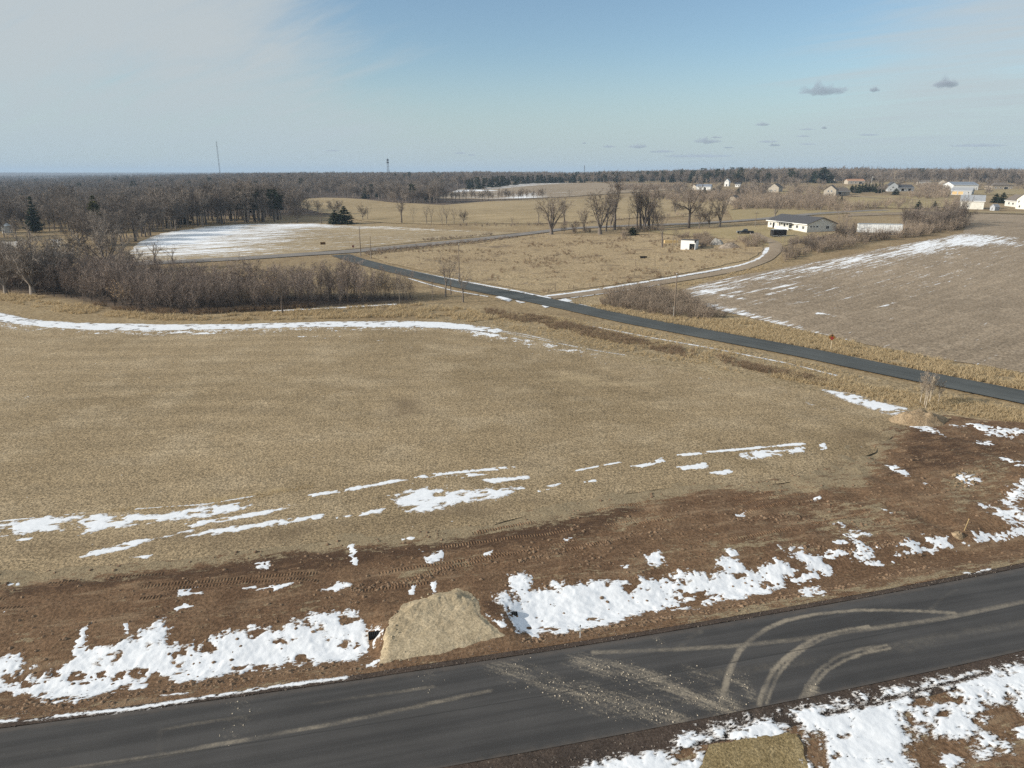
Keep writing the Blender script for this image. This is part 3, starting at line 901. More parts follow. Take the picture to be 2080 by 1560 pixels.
def road_attr(V):
    mud = np.zeros(len(V)); sp = np.zeros(len(V))
    for l, w, a in _mud:
        a = a * (0.55 + 0.75 * vnoise(V[:, 0] / 2.1, V[:, 1] / 2.1, 66))
        mud = np.maximum(mud, a * np.exp(-(dline(V, P2(l)) / w) ** 4))
    for l, w, a in _spill:
        sp = np.maximum(sp, a * np.exp(-(dline(V, P2(l)) / w) ** 2))
    r2_, n2_ = road_sn(V[:, 0], V[:, 1])
    return {'mud': mud, 'spill': sp, 'lane': -n2_ / ROADW}


def road_grid(name, s0, s1, n0, n1, ds, dn, mat, lift, attr_fn=None, zfn=None):
    S = np.arange(s0, s1, ds); N = np.linspace(n0, n1, max(2, int(round((n1 - n0) / dn)) + 1))
    SS, NN = np.meshgrid(S, N, indexing='ij')
    X, Y = road_pt(SS, NN)
    Z = T(X, Y) + lift
    if zfn is not None:
        Z = Z + zfn(SS, NN)
    at_ = attr_fn(np.stack([X.reshape(-1), Y.reshape(-1)], -1)) if attr_fn else None
    me = grid_mesh(name, X, Y, Z, None, at_)
    o = link(name, me, None, (mat,))
    o['kind'] = 'structure'
    return o


road_grid('asphalt_road', -62, 85, -ROADW, 0.0, 0.16, 0.16, M_ROAD, 0.10, road_attr, lambda s_, n_: 0.10 * (1 - (2 * (n_ / ROADW + 0.5)) ** 2))
road_grid('asphalt_edge', -62, 85, 0.0, 0.32, 0.5, 0.16, M_ROAD, 0.095, None, lambda s_, n_: -0.07 * n_ / 0.32)


def sh_attr_n(V):
    rs, rn = road_sn(V[:, 0], V[:, 1])
    return {'pale': 0.25 * smooth(0.9, 1.5, rn) + 0.35 * np.exp(-((rs + 6) / 4.5) ** 2) * smooth(0.3, 1.2, rn) + 0.12 * smooth(10, 30, rs)}


road_grid('gravel_shoulder', -62, 85, 0.3, 1.55, 0.3, 0.2, M_SHOULDER, 0.075, sh_attr_n,
          lambda s_, n_: -0.03 * n_ + 0.05 * (fbm(s_ / 0.5, n_ / 0.5, 33, 2) - 0.5) - 0.10 * smooth(1.0, 1.55, n_))
road_grid('gravel_shoulder', -62, 85, -ROADW - 1.9, -ROADW, 0.3, 0.2, M_SHOULDER, 0.075, lambda V: {'pale': np.full(len(V), 0.10)},
          lambda s_, n_: -0.03 * (-ROADW - n_) + 0.05 * (fbm(s_ / 0.5, n_ / 0.5, 34, 2) - 0.5))
# bare verge on the near side of the new road
_nv = [road_pt(s_, -ROADW - 1.6) for s_ in np.linspace(-60, 80, 70)] + [road_pt(s_, -ROADW - 24) for s_ in np.linspace(80, -60, 20)]
GB = P2([(1412, 1600), (1438, 1518), (1618, 1493), (1662, 1600)])


def nv_attr(V):
    return {'grass': 0.15 + 0.3 * smooth(-1, 1, fbm(V[:, 0] / 6, V[:, 1] / 6, 15) - 0.5), 'dark': np.full(len(V), 0.1), 'snow': np.full(len(V), -0.6)}


sheet('near_verge', np.array(_nv), 0.6, M_DIRT, 0.06, nv_attr, 0.0, zfn=lambda x, y: (fbm(x / 1.1, y / 1.1, 27, 4) - 0.5) * 0.12)
M_STRAW = soil_mat('straw_mat', (0.27, 0.205, 0.105), (0.22, 0.165, 0.085), (0.35, 0.275, 0.155), 0.2, 1.2, 9.0, 0.55, 0.9, 0.08, snow=False)
sheet('straw_mat', GB, 0.2, M_STRAW, 0.16, None, 0.16, zfn=lambda x, y: (fbm(x / 0.6, y / 0.6, 29, 3) - 0.5) * 0.06)


# ------------------------------------------------------------------ crawler tracks pressed in the soil
def track(line_px, width=0.5, pitch=0.22, h=0.055):
    W = densify(P2(line_px), pitch / 2, False)
    for _ in range(20):
        W[1:-1] = (W[:-2] + W[1:-1] * 2 + W[2:]) / 4
    d = np.gradient(W, axis=0); d /= np.maximum(np.linalg.norm(d, axis=1)[:, None], 1e-6)
    nrm = np.stack([-d[:, 1], d[:, 0]], -1)
    w = np.linspace(-0.5, 0.5, 5)
    X = W[:, 0:1] + nrm[:, 0:1] * w * width; Y = W[:, 1:2] + nrm[:, 1:2] * w * width
    ridge = np.where(np.arange(len(W)) % 2 == 0, 1.0, -0.3)[:, None] * h * np.array([0.2, 1, 1, 1, 0.2])
    fade = smooth(0.25, 0.5, vnoise(X / 3.0, Y / 3.0, 44))
    Z = T(X, Y) + dirt_z(X, Y) + 0.055 + ridge * fade - 0.09 * (1 - fade)
    return grid_mesh('crawler_track', X, Y, Z, None, {'grass': np.full(X.shape, 0.12), 'dark': np.full(X.shape, 0.25), 'snow': np.full(X.shape, -0.7)}, False)


for l in ([(0, 1218), (120, 1210), (280, 1195), (420, 1182), (560, 1170), (680, 1163)], [(0, 1238), (100, 1230), (230, 1222), (330, 1216)], [(100, 1186), (220, 1176), (330, 1166)],
          [(860, 1119), (1000, 1100), (1100, 1088), (1200, 1072), (1290, 1058)], [(790, 1192), (880, 1162), (1000, 1135), (1100, 1114), (1210, 1088), (1280, 1076)],
          [(1050, 1141), (1150, 1119), (1250, 1099), (1350, 1074)], [(770, 1168), (840, 1156), (930, 1142), (1040, 1122)], [(330, 1200), (460, 1186), (600, 1178), (700, 1186)],
          [(1290, 1066), (1400, 1048), (1480, 1030), (1560, 1012), (1640, 1004)], [(1300, 1082), (1400, 1064), (1500, 1046), (1600, 1022)], [(1480, 1100), (1580, 1080), (1680, 1062), (1760, 1040)],
          [(1400, 1040), (1500, 1012), (1600, 996)], [(690, 1205), (800, 1196), (870, 1186)], [(960, 1085), (1080, 1062), (1200, 1040), (1320, 1018)]):
    tr = link('crawler_track', track(l), None, (M_DIRT,))
    tr['kind'] = 'structure'

# far blue ridges beyond the woods are part of the ground sheet above
print('road width', ROADW, 'country', CRW, 'cross', XRW)
# ------------------------------------------------------------------ snow lying on the ground
def snow_mat():
    m, g = new_mat('old_snow')
    p = g.pos()
    n = g.noise(p, 2.2, 5, 0.65)
    n2 = g.noise(p, 11.0, 4, 0.7)
    c = g.mix(g.mr(n, 0.35, 0.75), (0.80, 0.82, 0.85), (0.70, 0.72, 0.75))
    dirt = g.noise(p, 5.5, 4, 0.7)
    c = g.mix(g.mr(dirt, 0.66, 0.78, 0, 0.35), c, (0.45, 0.38, 0.30))
    h = g.math('ADD', n, g.math('MULTIPLY', n2, 0.5))
    c = g.mix(g.mr(g.math('ADD', g.attr('edge'), g.math('MULTIPLY', g.math('SUBTRACT', n2, 0.5), 0.5)), 0.32, 0.02, 0, 0.6), c, (0.46, 0.39, 0.32))
    b = g.n('ShaderNodeBsdfPrincipled', {'Base Color': c, 'Roughness': 0.7, 'Specular IOR Level': 0.3, 'Normal': g.bump(h, 0.35, 0.05)})
    # thin crust breaks up towards the edge so the ground shows between the grains
    e = g.attr('edge')
    fr = g.noise(g.mapping(p, ROAD_ROT, (0.8, 1.7, 1)), 4.5, 6, 0.78)
    al = g.mr(g.math('ADD', e, g.math('MULTIPLY', g.math('SUBTRACT', fr, 0.47), 3.0)), 0.02, 0.30)
    t = g.n('ShaderNodeBsdfTransparent')
    mx = g.n('ShaderNodeMixShader', {0: al, 1: t.outputs[0], 2: b.outputs[0]})
    g.n('ShaderNodeOutputMaterial', {'Surface': mx.outputs[0]})
    return m


M_SNOW = snow_mat()


def snow_area(label, polys, cell, jag=0.5, jscale=1.6, tooth=0.5, holes=0.35, seed=1, thick=0.05, cut=(), zfn=None, lines=(), base=0.06):
    """ragged patches of snow: a surface that dips under the ground outside the traced outlines, so its edge follows noise"""
    V = []; F = []; E = []
    grow = 0.10 + cell * 0.8
    me_all = []
    for poly in list(polys) + [('line',) + l for l in lines]:
        if poly[0] == 'line':
            W = P2(poly[1]); hw = poly[2]
        else:
            W = P2(poly); hw = None
        lo = W.min(0) - jag * 1.2 - (hw or 0); hi = W.max(0) + jag * 1.2 + (hw or 0)
        gx = np.arange(lo[0], hi[0], cell); gy = np.arange(lo[1], hi[1], cell)
        if len(gx) < 2 or len(gy) < 2:
            continue
        X, Y = np.meshgrid(gx, gy, indexing='ij')
        rs, rn = road_sn(X, Y)
        P = np.stack([X.reshape(-1), Y.reshape(-1)], -1)
        if hw is not None:
            d = hw - dline(P, densify(W, 1.0, False)).reshape(X.shape)
        else:
            d = sdf(P, W).reshape(X.shape)
        # small pieces keep proportionally finer edges
        size = max(0.25, min(1.0, float(d.max()) / 0.9))
        if hw is not None:
            size = max(0.15, min(1.0, hw / 0.7))
        nz = (fbm(X / jscale, Y / jscale, seed, 4, 0.62) - 0.5) * 2
        tz = (fbm(rs / 0.42, rn / 2.0, seed + 50, 4, 0.62) - 0.5) * 2      # teeth running down the slope
        sp = (fbm(X / 0.36, Y / 0.26, seed + 90, 3, 0.65) - 0.5) * 2
        sp2 = (fbm(rs / 0.20, rn / 0.12, seed + 95, 2, 0.6) - 0.5) * 2
        gv = d + grow * size + size * (jag * nz * 1.5 + tooth * tz * 1.5 + 0.36 * sp + 0.30 * sp2)
        # bare spots melted through
        hz = fbm(rs / 1.4, rn / 0.9, seed + 7, 4, 0.66)
        gv = np.minimum(gv, (0.70 - holes * 0.2 - hz) * 4.5 + np.maximum(d - 1.4 * holes * 2, 0) * 0.35)
        for c, wd in cut:
            cd = dline(P, P2(c)).reshape(X.shape) - wd
            gv = np.minimum(gv, cd * 2 + 0.2 * sp)
        hgt = np.clip(gv * 0.11, -0.15, thick * 0.55) + np.clip(gv, 0, 1) * 0.03 * (fbm(X / 0.9, Y / 0.9, seed + 3, 3) - 0.4)
        Z = T(X, Y) + base + hgt
        if zfn is not None:
            Z = Z + zfn(X, Y)
        q = (gv > -0.12)
        keep = q[:-1, :-1] | q[1:, :-1] | q[1:, 1:] | q[:-1, 1:]
        if not keep.any():
            continue
        me = grid_mesh('snow', X, Y, Z, keep, {'edge': np.clip(gv / max(size, 0.3), -0.2, 1.2)})
        nv = len(me.vertices)
        co = np.empty(nv * 3, np.float32); me.vertices.foreach_get('co', co)
        li = np.empty(len(me.loops), np.int32); me.loops.foreach_get('vertex_index', li)
        ed = np.empty(nv, np.float32); me.attributes['edge'].data.foreach_get('value', ed); E.append(ed)
        off = sum(len(v) for v in V)
        V.append(co.reshape(-1, 3)); F.append(li.reshape(-1, 4) + off)
        bpy.data.meshes.remove(me)
    V = np.vstack(V); F = np.vstack(F)
    me = bpy.data.meshes.new('snow')
    me.vertices.add(len(V)); me.vertices.foreach_set('co', V.reshape(-1))
    me.loops.add(len(F) * 4); me.loops.foreach_set('vertex_index', F.reshape(-1).astype(np.int32))
    me.polygons.add(len(F)); me.polygons.foreach_set('loop_start', np.arange(0, len(F) * 4, 4, dtype=np.int32))
    me.polygons.foreach_set('use_smooth', np.full(len(F), True))
    at_ = me.attributes.new('edge', 'FLOAT', 'POINT'); at_.data.foreach_set('value', np.concatenate(E))
    me.update(calc_edges=True)
    o = link('snow', me, None, (M_SNOW,))
    o['kind'] = 'stuff'
    tag(o, label, 'snow')
    return o


snow_area('ragged white snow lying in the ditch left of the sand ramp',
          [[(-60, 1400), (0, 1395), (90, 1352), (180, 1340), (230, 1318), (260, 1300), (300, 1275), (330, 1260), (345, 1280), (332, 1308), (400, 1322), (430, 1296), (500, 1278), (560, 1276), (620, 1263), (640, 1243),
            (690, 1238), (728, 1243), (746, 1285), (765, 1305), (748, 1335), (700, 1345), (640, 1352), (590, 1346), (560, 1356), (480, 1372), (400, 1387), (370, 1386), (300, 1378), (250, 1398), (180, 1422), (120, 1428), (60, 1424), (0, 1418), (-60, 1430)],
           [(148, 1335), (158, 1282), (185, 1268), (180, 1300), (172, 1335)], [(252, 1292), (250, 1270), (262, 1266), (268, 1292)], [(-40, 1345), (0, 1335), (45, 1323), (30, 1385), (0, 1405), (-50, 1410)],
           [(150, 1340), (200, 1320), (260, 1330), (260, 1360), (170, 1380), (120, 1385), (90, 1370)], [(262, 1402), (300, 1368), (300, 1398)], [(740, 1352), (760, 1340), (772, 1345), (760, 1356), (742, 1358)]],
          0.062, 0.36, 1.3, 0.50, 0.30, 5, 0.06, zfn=dirt_z)
snow_area('smooth white snow filling the ditch right of the sand ramp',
          [[(1004, 1208), (1020, 1205), (1045, 1222), (1030, 1185), (1035, 1172), (1062, 1163), (1078, 1178), (1075, 1200), (1120, 1188), (1170, 1188), (1230, 1184), (1300, 1178), (1360, 1182), (1382, 1167), (1412, 1170), (1457, 1170),
            (1480, 1118), (1497, 1122), (1504, 1150), (1532, 1156), (1570, 1140), (1619, 1161), (1590, 1185), (1562, 1206), (1495, 1217), (1405, 1236), (1337, 1242), (1300, 1250), (1265, 1264), (1181, 1280), (1142, 1287), (1054, 1286), (1035, 1258), (1023, 1235)],
           [(1600, 1177), (1690, 1155), (1697, 1168), (1640, 1184), (1605, 1188)], [(1588, 1113), (1630, 1108), (1692, 1160), (1660, 1167), (1608, 1127)],
           [(1697, 1063), (1740, 1076), (1768, 1085), (1747, 1093), (1760, 1110), (1797, 1107), (1777, 1126), (1745, 1141), (1728, 1136), (1745, 1112), (1718, 1085)], [(1753, 1146), (1800, 1134), (1827, 1148), (1790, 1157)],
           [(1618, 1200), (1660, 1194), (1682, 1205), (1640, 1211)], [(1660, 1128), (1700, 1112), (1735, 1128), (1680, 1140)], [(1310, 1130), (1340, 1122), (1347, 1150), (1318, 1146)], [(985, 1248), (1010, 1262), (1028, 1272), (1020, 1275), (1000, 1265)],
           [(1078, 1292), (1095, 1290), (1098, 1298), (1080, 1299)]],
          0.062, 0.24, 1.2, 0.50, 0.12, 12, 0.07, zfn=dirt_z)
snow_area('long white snow ridge winding across churned soil at the road curve',
          [[(1815, 1111), (1850, 1094), (1877, 1105), (1860, 1117)], [(1820, 1132), (1880, 1110), (1868, 1085), (1900, 1094), (1930, 1089), (1960, 1100), (1990, 1080), (2010, 1090), (2060, 1075), (2120, 1068), (2120, 1084), (2000, 1103), (1930, 1116), (1860, 1126)],
           [(2130, 960), (2070, 983), (2040, 1010), (2025, 1027), (1994, 1026), (2000, 1040), (2050, 1066), (2110, 1078), (2110, 1042), (2060, 1030), (2077, 1000), (2130, 985)],
           [(1822, 850), (1855, 856), (1892, 867), (1918, 889), (1890, 884), (1858, 870)], [(1955, 861), (2030, 869), (2120, 874), (2120, 890), (2010, 886)], [(1922, 864), (1975, 867), (1945, 873)], [(1978, 903), (2015, 891), (2012, 900), (2014, 913)],
           [(2023, 931), (2060, 937), (2120, 945), (2120, 952), (2050, 946)], [(1798, 947), (1820, 947), (1852, 965), (1840, 971)], [(1780, 1032), (1800, 1036), (1812, 1046), (1796, 1042)], [(1900, 885), (1925, 890), (1915, 880)],
           [(1940, 968), (1960, 960), (1990, 975), (1970, 985)], [(1870, 980), (1885, 984), (1880, 988)], [(1650, 1012), (1665, 1010), (1668, 1016), (1652, 1018)], [(1490, 1045), (1515, 1040), (1512, 1050), (1494, 1052)]],
          0.11, 0.26, 1.2, 0.4, 0.3, 23, 0.06, zfn=dirt_z)
snow_area('small white snow patches scattered on the bare brown soil',
          [[(518, 1145), (550, 1140), (548, 1163), (525, 1156)], [(358, 1200), (405, 1192), (411, 1208), (362, 1215)], [(345, 1235), (375, 1228), (396, 1230), (365, 1242)], [(478, 1196), (540, 1192), (597, 1187), (560, 1202), (520, 1200)],
           [(648, 1188), (680, 1182), (713, 1190), (690, 1203), (653, 1200)], [(861, 1127), (900, 1121), (896, 1142), (867, 1149)], [(704, 1108), (720, 1107), (728, 1128), (712, 1130)], [(714, 1132), (730, 1132), (728, 1150), (715, 1150)],
           [(874, 1185), (887, 1181), (885, 1211), (873, 1209)], [(830, 1192), (846, 1189), (841, 1212), (831, 1209)], [(810, 1095), (845, 1092), (842, 1098), (812, 1099)], [(848, 1119), (866, 1116), (862, 1124)], [(980, 1124), (1000, 1118), (998, 1130), (984, 1134)],
           [(1142, 1095), (1165, 1092), (1160, 1100), (1145, 1101)], [(5, 1186), (40, 1183), (38, 1190), (8, 1191)], [(0, 1246), (14, 1244), (10, 1250)], [(918, 1060), (938, 1064), (932, 1070)], [(1258, 1150), (1278, 1148), (1275, 1156), (1260, 1157)],
           [(1690, 1100), (1720, 1096), (1722, 1106), (1700, 1108)]],
          0.10, 0.14, 0.8, 0.22, 0.35, 31, 0.04, zfn=dirt_z)
snow_area('broad white snow bank along the near edge of the new road',
          [[(1150, 1590), (1190, 1567), (1267, 1541), (1366, 1528), (1380, 1500), (1440, 1489), (1569, 1459), (1721, 1428), (1916, 1385), (2080, 1352), (2240, 1315), (2240, 1392), (2080, 1420), (1985, 1437), (1950, 1471), (1846, 1489), (1838, 1523), (1880, 1600),
            (1685, 1600), (1668, 1500), (1655, 1489), (1634, 1497), (1664, 1600), (1645, 1600), (1617, 1497), (1500, 1512), (1440, 1522), (1410, 1600)],
           [(1960, 1480), (2000, 1490), (2060, 1515), (2050, 1530), (1990, 1540), (1975, 1510)], [(2040, 1490), (2100, 1475), (2110, 1500), (2060, 1505)], [(1890, 1470), (1950, 1440), (2010, 1440), (1980, 1500), (1900, 1500)], [(1900, 1555), (1930, 1535), (1960, 1545), (1920, 1575)],
           [(2050, 1420), (2110, 1400), (2120, 1450), (2070, 1450)]],
          0.065, 0.34, 0.9, 0.24, 0.42, 44, 0.09, base=0.13,
          cut=[([(1672, 1455), (1760, 1435), (1850, 1412), (1930, 1392), (2005, 1370)], 0.10), ([(1668, 1495), (1672, 1530), (1680, 1590)], 0.14)], zfn=lambda x, y: (fbm(x / 1.1, y / 1.1, 27, 4) - 0.5) * 0.12)
_hz = lambda x, y: 0 * x
snow_area('long white streaks of snow where the hay field meets bare soil',
          [[(-60, 1078), (0, 1067), (100, 1052), (190, 1046), (235, 1049), (330, 1044), (450, 1028), (525, 1024), (450, 1046), (360, 1056), (210, 1076), (170, 1089), (155, 1076), (0, 1087), (-60, 1094)],
           [(375, 1066), (440, 1055), (585, 1032), (540, 1046), (450, 1061), (390, 1072)], [(378, 1091), (430, 1078), (560, 1058), (670, 1044), (640, 1056), (500, 1076), (420, 1090)],
           [(155, 1131), (240, 1110), (280, 1095), (330, 1085), (395, 1077), (300, 1101), (250, 1119), (180, 1129)], [(793, 1010), (830, 1000), (880, 990), (900, 1000), (930, 998), (1010, 994), (1077, 990), (1060, 1001), (1000, 1013), (930, 1023), (860, 1043), (828, 1036), (808, 1021)],
           [(900, 969), (960, 962), (992, 965), (940, 971)], [(725, 1041), (785, 1033), (770, 1043), (730, 1049)], [(1088, 993), (1137, 983), (1120, 994), (1095, 999)], [(1173, 979), (1217, 973), (1200, 983)], [(680, 1052), (717, 1047), (690, 1059)],
           [(980, 975), (1070, 968), (1078, 972), (1000, 982)], [(1508, 926), (1540, 918), (1630, 911), (1633, 919), (1590, 926), (1520, 933)], [(1378, 949), (1430, 942), (1437, 950), (1385, 956)], [(1280, 948), (1325, 940), (1345, 930), (1350, 938), (1300, 952)],
           [(1440, 962), (1480, 953), (1490, 960), (1470, 964)], [(262, 1133), (310, 1128), (300, 1134)], [(20, 1100), (70, 1092), (60, 1098)], [(1660, 905), (1675, 900), (1680, 912), (1668, 915)]],
          0.15, 0.30, 1.6, 0.30, 0.40, 52, 0.04, base=0.05,
          lines=[([(630, 1008), (740, 990), (820, 975), (900, 963), (980, 955), (1060, 950)], 0.30), ([(1170, 957), (1230, 945), (1280, 936)], 0.16), ([(1380, 926), (1450, 918), (1540, 910), (1632, 902)], 0.26), ([(0, 1060), (200, 1040), (420, 1025), (520, 1008)], 0.12)])
snow_area('packed white snow along the curved field track beside the brush',
          [[(-300, 600), (-120, 618), (0, 637), (60, 650), (150, 657), (300, 660), (480, 660), (650, 655), (830, 653), (900, 656), (960, 662), (1010, 668), (1020, 671), (1010, 677), (960, 671), (900, 667), (830, 665), (650, 664), (480, 669), (300, 672), (200, 671), (100, 666), (0, 654), (-120, 636), (-300, 614)],
           [(1672, 793), (1720, 800), (1790, 820), (1842, 832), (1812, 843), (1760, 826), (1700, 806)]],
          0.30, 0.30, 3.0, 0.15, 0.30, 61, 0.06, base=0.08,
          lines=[([(560, 632), (640, 628), (720, 624), (800, 619)], 0.5), ([(1010, 673), (1060, 683), (1130, 697), (1200, 711), (1270, 722)], 0.10), ([(1000, 670), (1060, 679), (1120, 692)], 0.12)])
snow_area('thin line of old snow along the verges of the country road',
          [[(1008, 604), (1018, 602), (1040, 609), (1034, 613)], [(1100, 621), (1116, 624), (1108, 626)], [(1048, 611), (1066, 615), (1056, 617)], [(1132, 611), (1148, 607), (1160, 611), (1150, 615)]],
          0.22, 0.2, 2.0, 0.1, 0.2, 71, 0.12, base=0.10,
          lines=[([(714, 521), (731, 526.2), (788, 540.5), (875, 559.5), (961, 575.5), (1050, 592), (1115, 606)], 0.42), ([(830, 566), (870, 578), (920, 591), (990, 603)], 0.20),
                 ([(1205, 664), (1330, 688), (1450, 709), (1600, 739), (1700, 764)], 0.16), ([(1150, 612), (1240, 634)], 0.18)])
snow_area('narrow white snow strip along the far edge of the gravel driveway',
          [[(1553, 518), (1556, 508), (1562, 503), (1565, 508), (1560, 516)]], 0.2, 0.2, 2.0, 0.1, 0.15, 81, 0.10, base=0.12,
          lines=[([(1112, 602), (1160, 596), (1240, 584.5), (1340, 568.5), (1440, 551.5), (1505, 539.5), (1535, 530), (1552, 520), (1556, 510), (1560, 504)], 0.62), ([(1160, 606), (1250, 593.5), (1340, 579)], 0.18)])
snow_area('dashed white line of snow along the far edge of the new asphalt', [], 0.07, 0.08, 0.8, 0.12, 0.25, 91, 0.04, base=0.07,
          lines=[([(-60, 1480), (0, 1468), (100, 1458), (274, 1441), (400, 1421), (500, 1405), (600, 1391), (702, 1378)], 0.13), ([(1960, 1166), (2020, 1156)], 0.12), ([(330, 1414), (380, 1410)], 0.08)])

print('snow done')
# ------------------------------------------------------------------ vegetation: meshes
def bark_mat(name, a, b, rough=0.9):
    m, g = new_mat(name)
    r = g.n('ShaderNodeObjectInfo').outputs['Random']
    c = g.mix(r, a, b)
    n = g.noise(g.mapping(g.n('ShaderNodeTexCoord').outputs['Object'], 0, (1, 1, 0.25)), 6.0, 4, 0.7)
    k = g.mr(n, 0.3, 0.7, 0.75, 1.25)
    c = g.mix(1.0, c, g.n('ShaderNodeCombineColor', {0: k, 1: k, 2: k}).outputs[0], 'MULTIPLY')
    g.out(c, rough, None, 0.1)
    return m


def leaf_mat(name, a, b, trans=0.25):
    m, g = new_mat(name)
    r = g.n('ShaderNodeObjectInfo').outputs['Random']
    n = g.noise(g.n('ShaderNodeTexCoord').outputs['Object'], 1.4, 3, 0.6)
    c = g.mix(g.math('MULTIPLY', g.math('ADD', r, g.mr(n, 0.3, 0.7)), 0.5), a, b)
    d = g.n('ShaderNodeBsdfDiffuse', {'Color': c})
    t = g.n('ShaderNodeBsdfTranslucent', {'Color': c})
    mx = g.n('ShaderNodeMixShader', {0: trans, 1: d.outputs[0], 2: t.outputs[0]})
    g.n('ShaderNodeOutputMaterial', {'Surface': mx.outputs[0]})
    return m


M_BARK = bark_mat('grey_bark', (0.155, 0.130, 0.112), (0.215, 0.185, 0.155))
M_BARKD = bark_mat('dark_bark', (0.095, 0.080, 0.070), (0.13, 0.108, 0.092))
M_TWIG = bark_mat('twigs', (0.165, 0.135, 0.112), (0.235, 0.193, 0.158))
M_BIGB = bark_mat('silver_bark', (0.25, 0.22, 0.19), (0.30, 0.26, 0.225))
M_BIGT = bark_mat('silver_twigs', (0.25, 0.212, 0.18), (0.31, 0.265, 0.225))
M_TWIGD = bark_mat('dark_twigs', (0.120, 0.098, 0.083), (0.175, 0.143, 0.118))
M_TWIGR = bark_mat('reddish_twigs', (0.190, 0.152, 0.130), (0.33, 0.265, 0.220))
M_FBARK = bark_mat('forest_twigs', (0.130, 0.110, 0.096), (0.300, 0.250, 0.206))
M_PALE = bark_mat('pale_bark', (0.42, 0.36, 0.29), (0.52, 0.46, 0.38))
M_PALET = bark_mat('pale_twigs', (0.27, 0.22, 0.17), (0.34, 0.28, 0.22))
M_SHRUB = bark_mat('shrub_stems', (0.205, 0.163, 0.127), (0.34, 0.27, 0.205))
M_CONI = leaf_mat('conifer_needles', (0.022, 0.032, 0.018), (0.045, 0.056, 0.030), 0.1)
M_OLIVE = leaf_mat('olive_needles', (0.075, 0.075, 0.028), (0.11, 0.10, 0.04), 0.1)
M_GRASSD = leaf_mat('dead_grass', (0.47, 0.365, 0.215), (0.63, 0.51, 0.33), 0.45)
M_WEED = leaf_mat('brown_weeds', (0.25, 0.178, 0.118), (0.37, 0.275, 0.19), 0.35)
M_DRYLEAF = leaf_mat('dry_oak_leaves', (0.40, 0.29, 0.185), (0.50, 0.38, 0.25), 0.3)


def perp(d, rng):
    a = Vector((rng.gauss(0, 1), rng.gauss(0, 1), rng.gauss(0, 1)))
    a = a - d * a.dot(d)
    return a.normalized() if a.length > 1e-6 else d.orthogonal().normalized()


def bend(d, ang, rng, az=None):
    """tilt direction d by ang, around a random or given azimuth"""
    if az is None:
        s = perp(d, rng)
    else:
        s = Vector((math.cos(az), math.sin(az), 0)); s = (s - d * s.dot(d))
        s = s.normalized() if s.length > 1e-5 else perp(d, rng)
    return (d * math.cos(ang) + s * math.sin(ang)).normalized()


def limb(mb, p, d, L, r0, r1, nseg, k, wig, up, rng):
    pts = [Vector(p)]; ds = [d]
    for i in range(nseg):
        d = (d + perp(d, rng) * wig * rng.random() + Vector((0, 0, up))).normalized()
        pts.append(pts[-1] + d * (L / nseg)); ds.append(d)
    mb.tube(pts, [r0 + (r1 - r0) * i / nseg for i in range(nseg + 1)], k, cap=False)
    return pts, ds


def along(pts, ds, t):
    x = t * (len(pts) - 1); i = min(int(x), len(pts) - 2)
    return pts[i].lerp(pts[i + 1], x - i), ds[min(i + 1, len(ds) - 1)]


def twig(mb, p, d, l, w, rng):
    s = perp(d, rng) * (w * 0.5)
    mb.add([p - s, p + s, p + d * l], [(0, 1, 2)])


def deg(a):
    return math.radians(a)


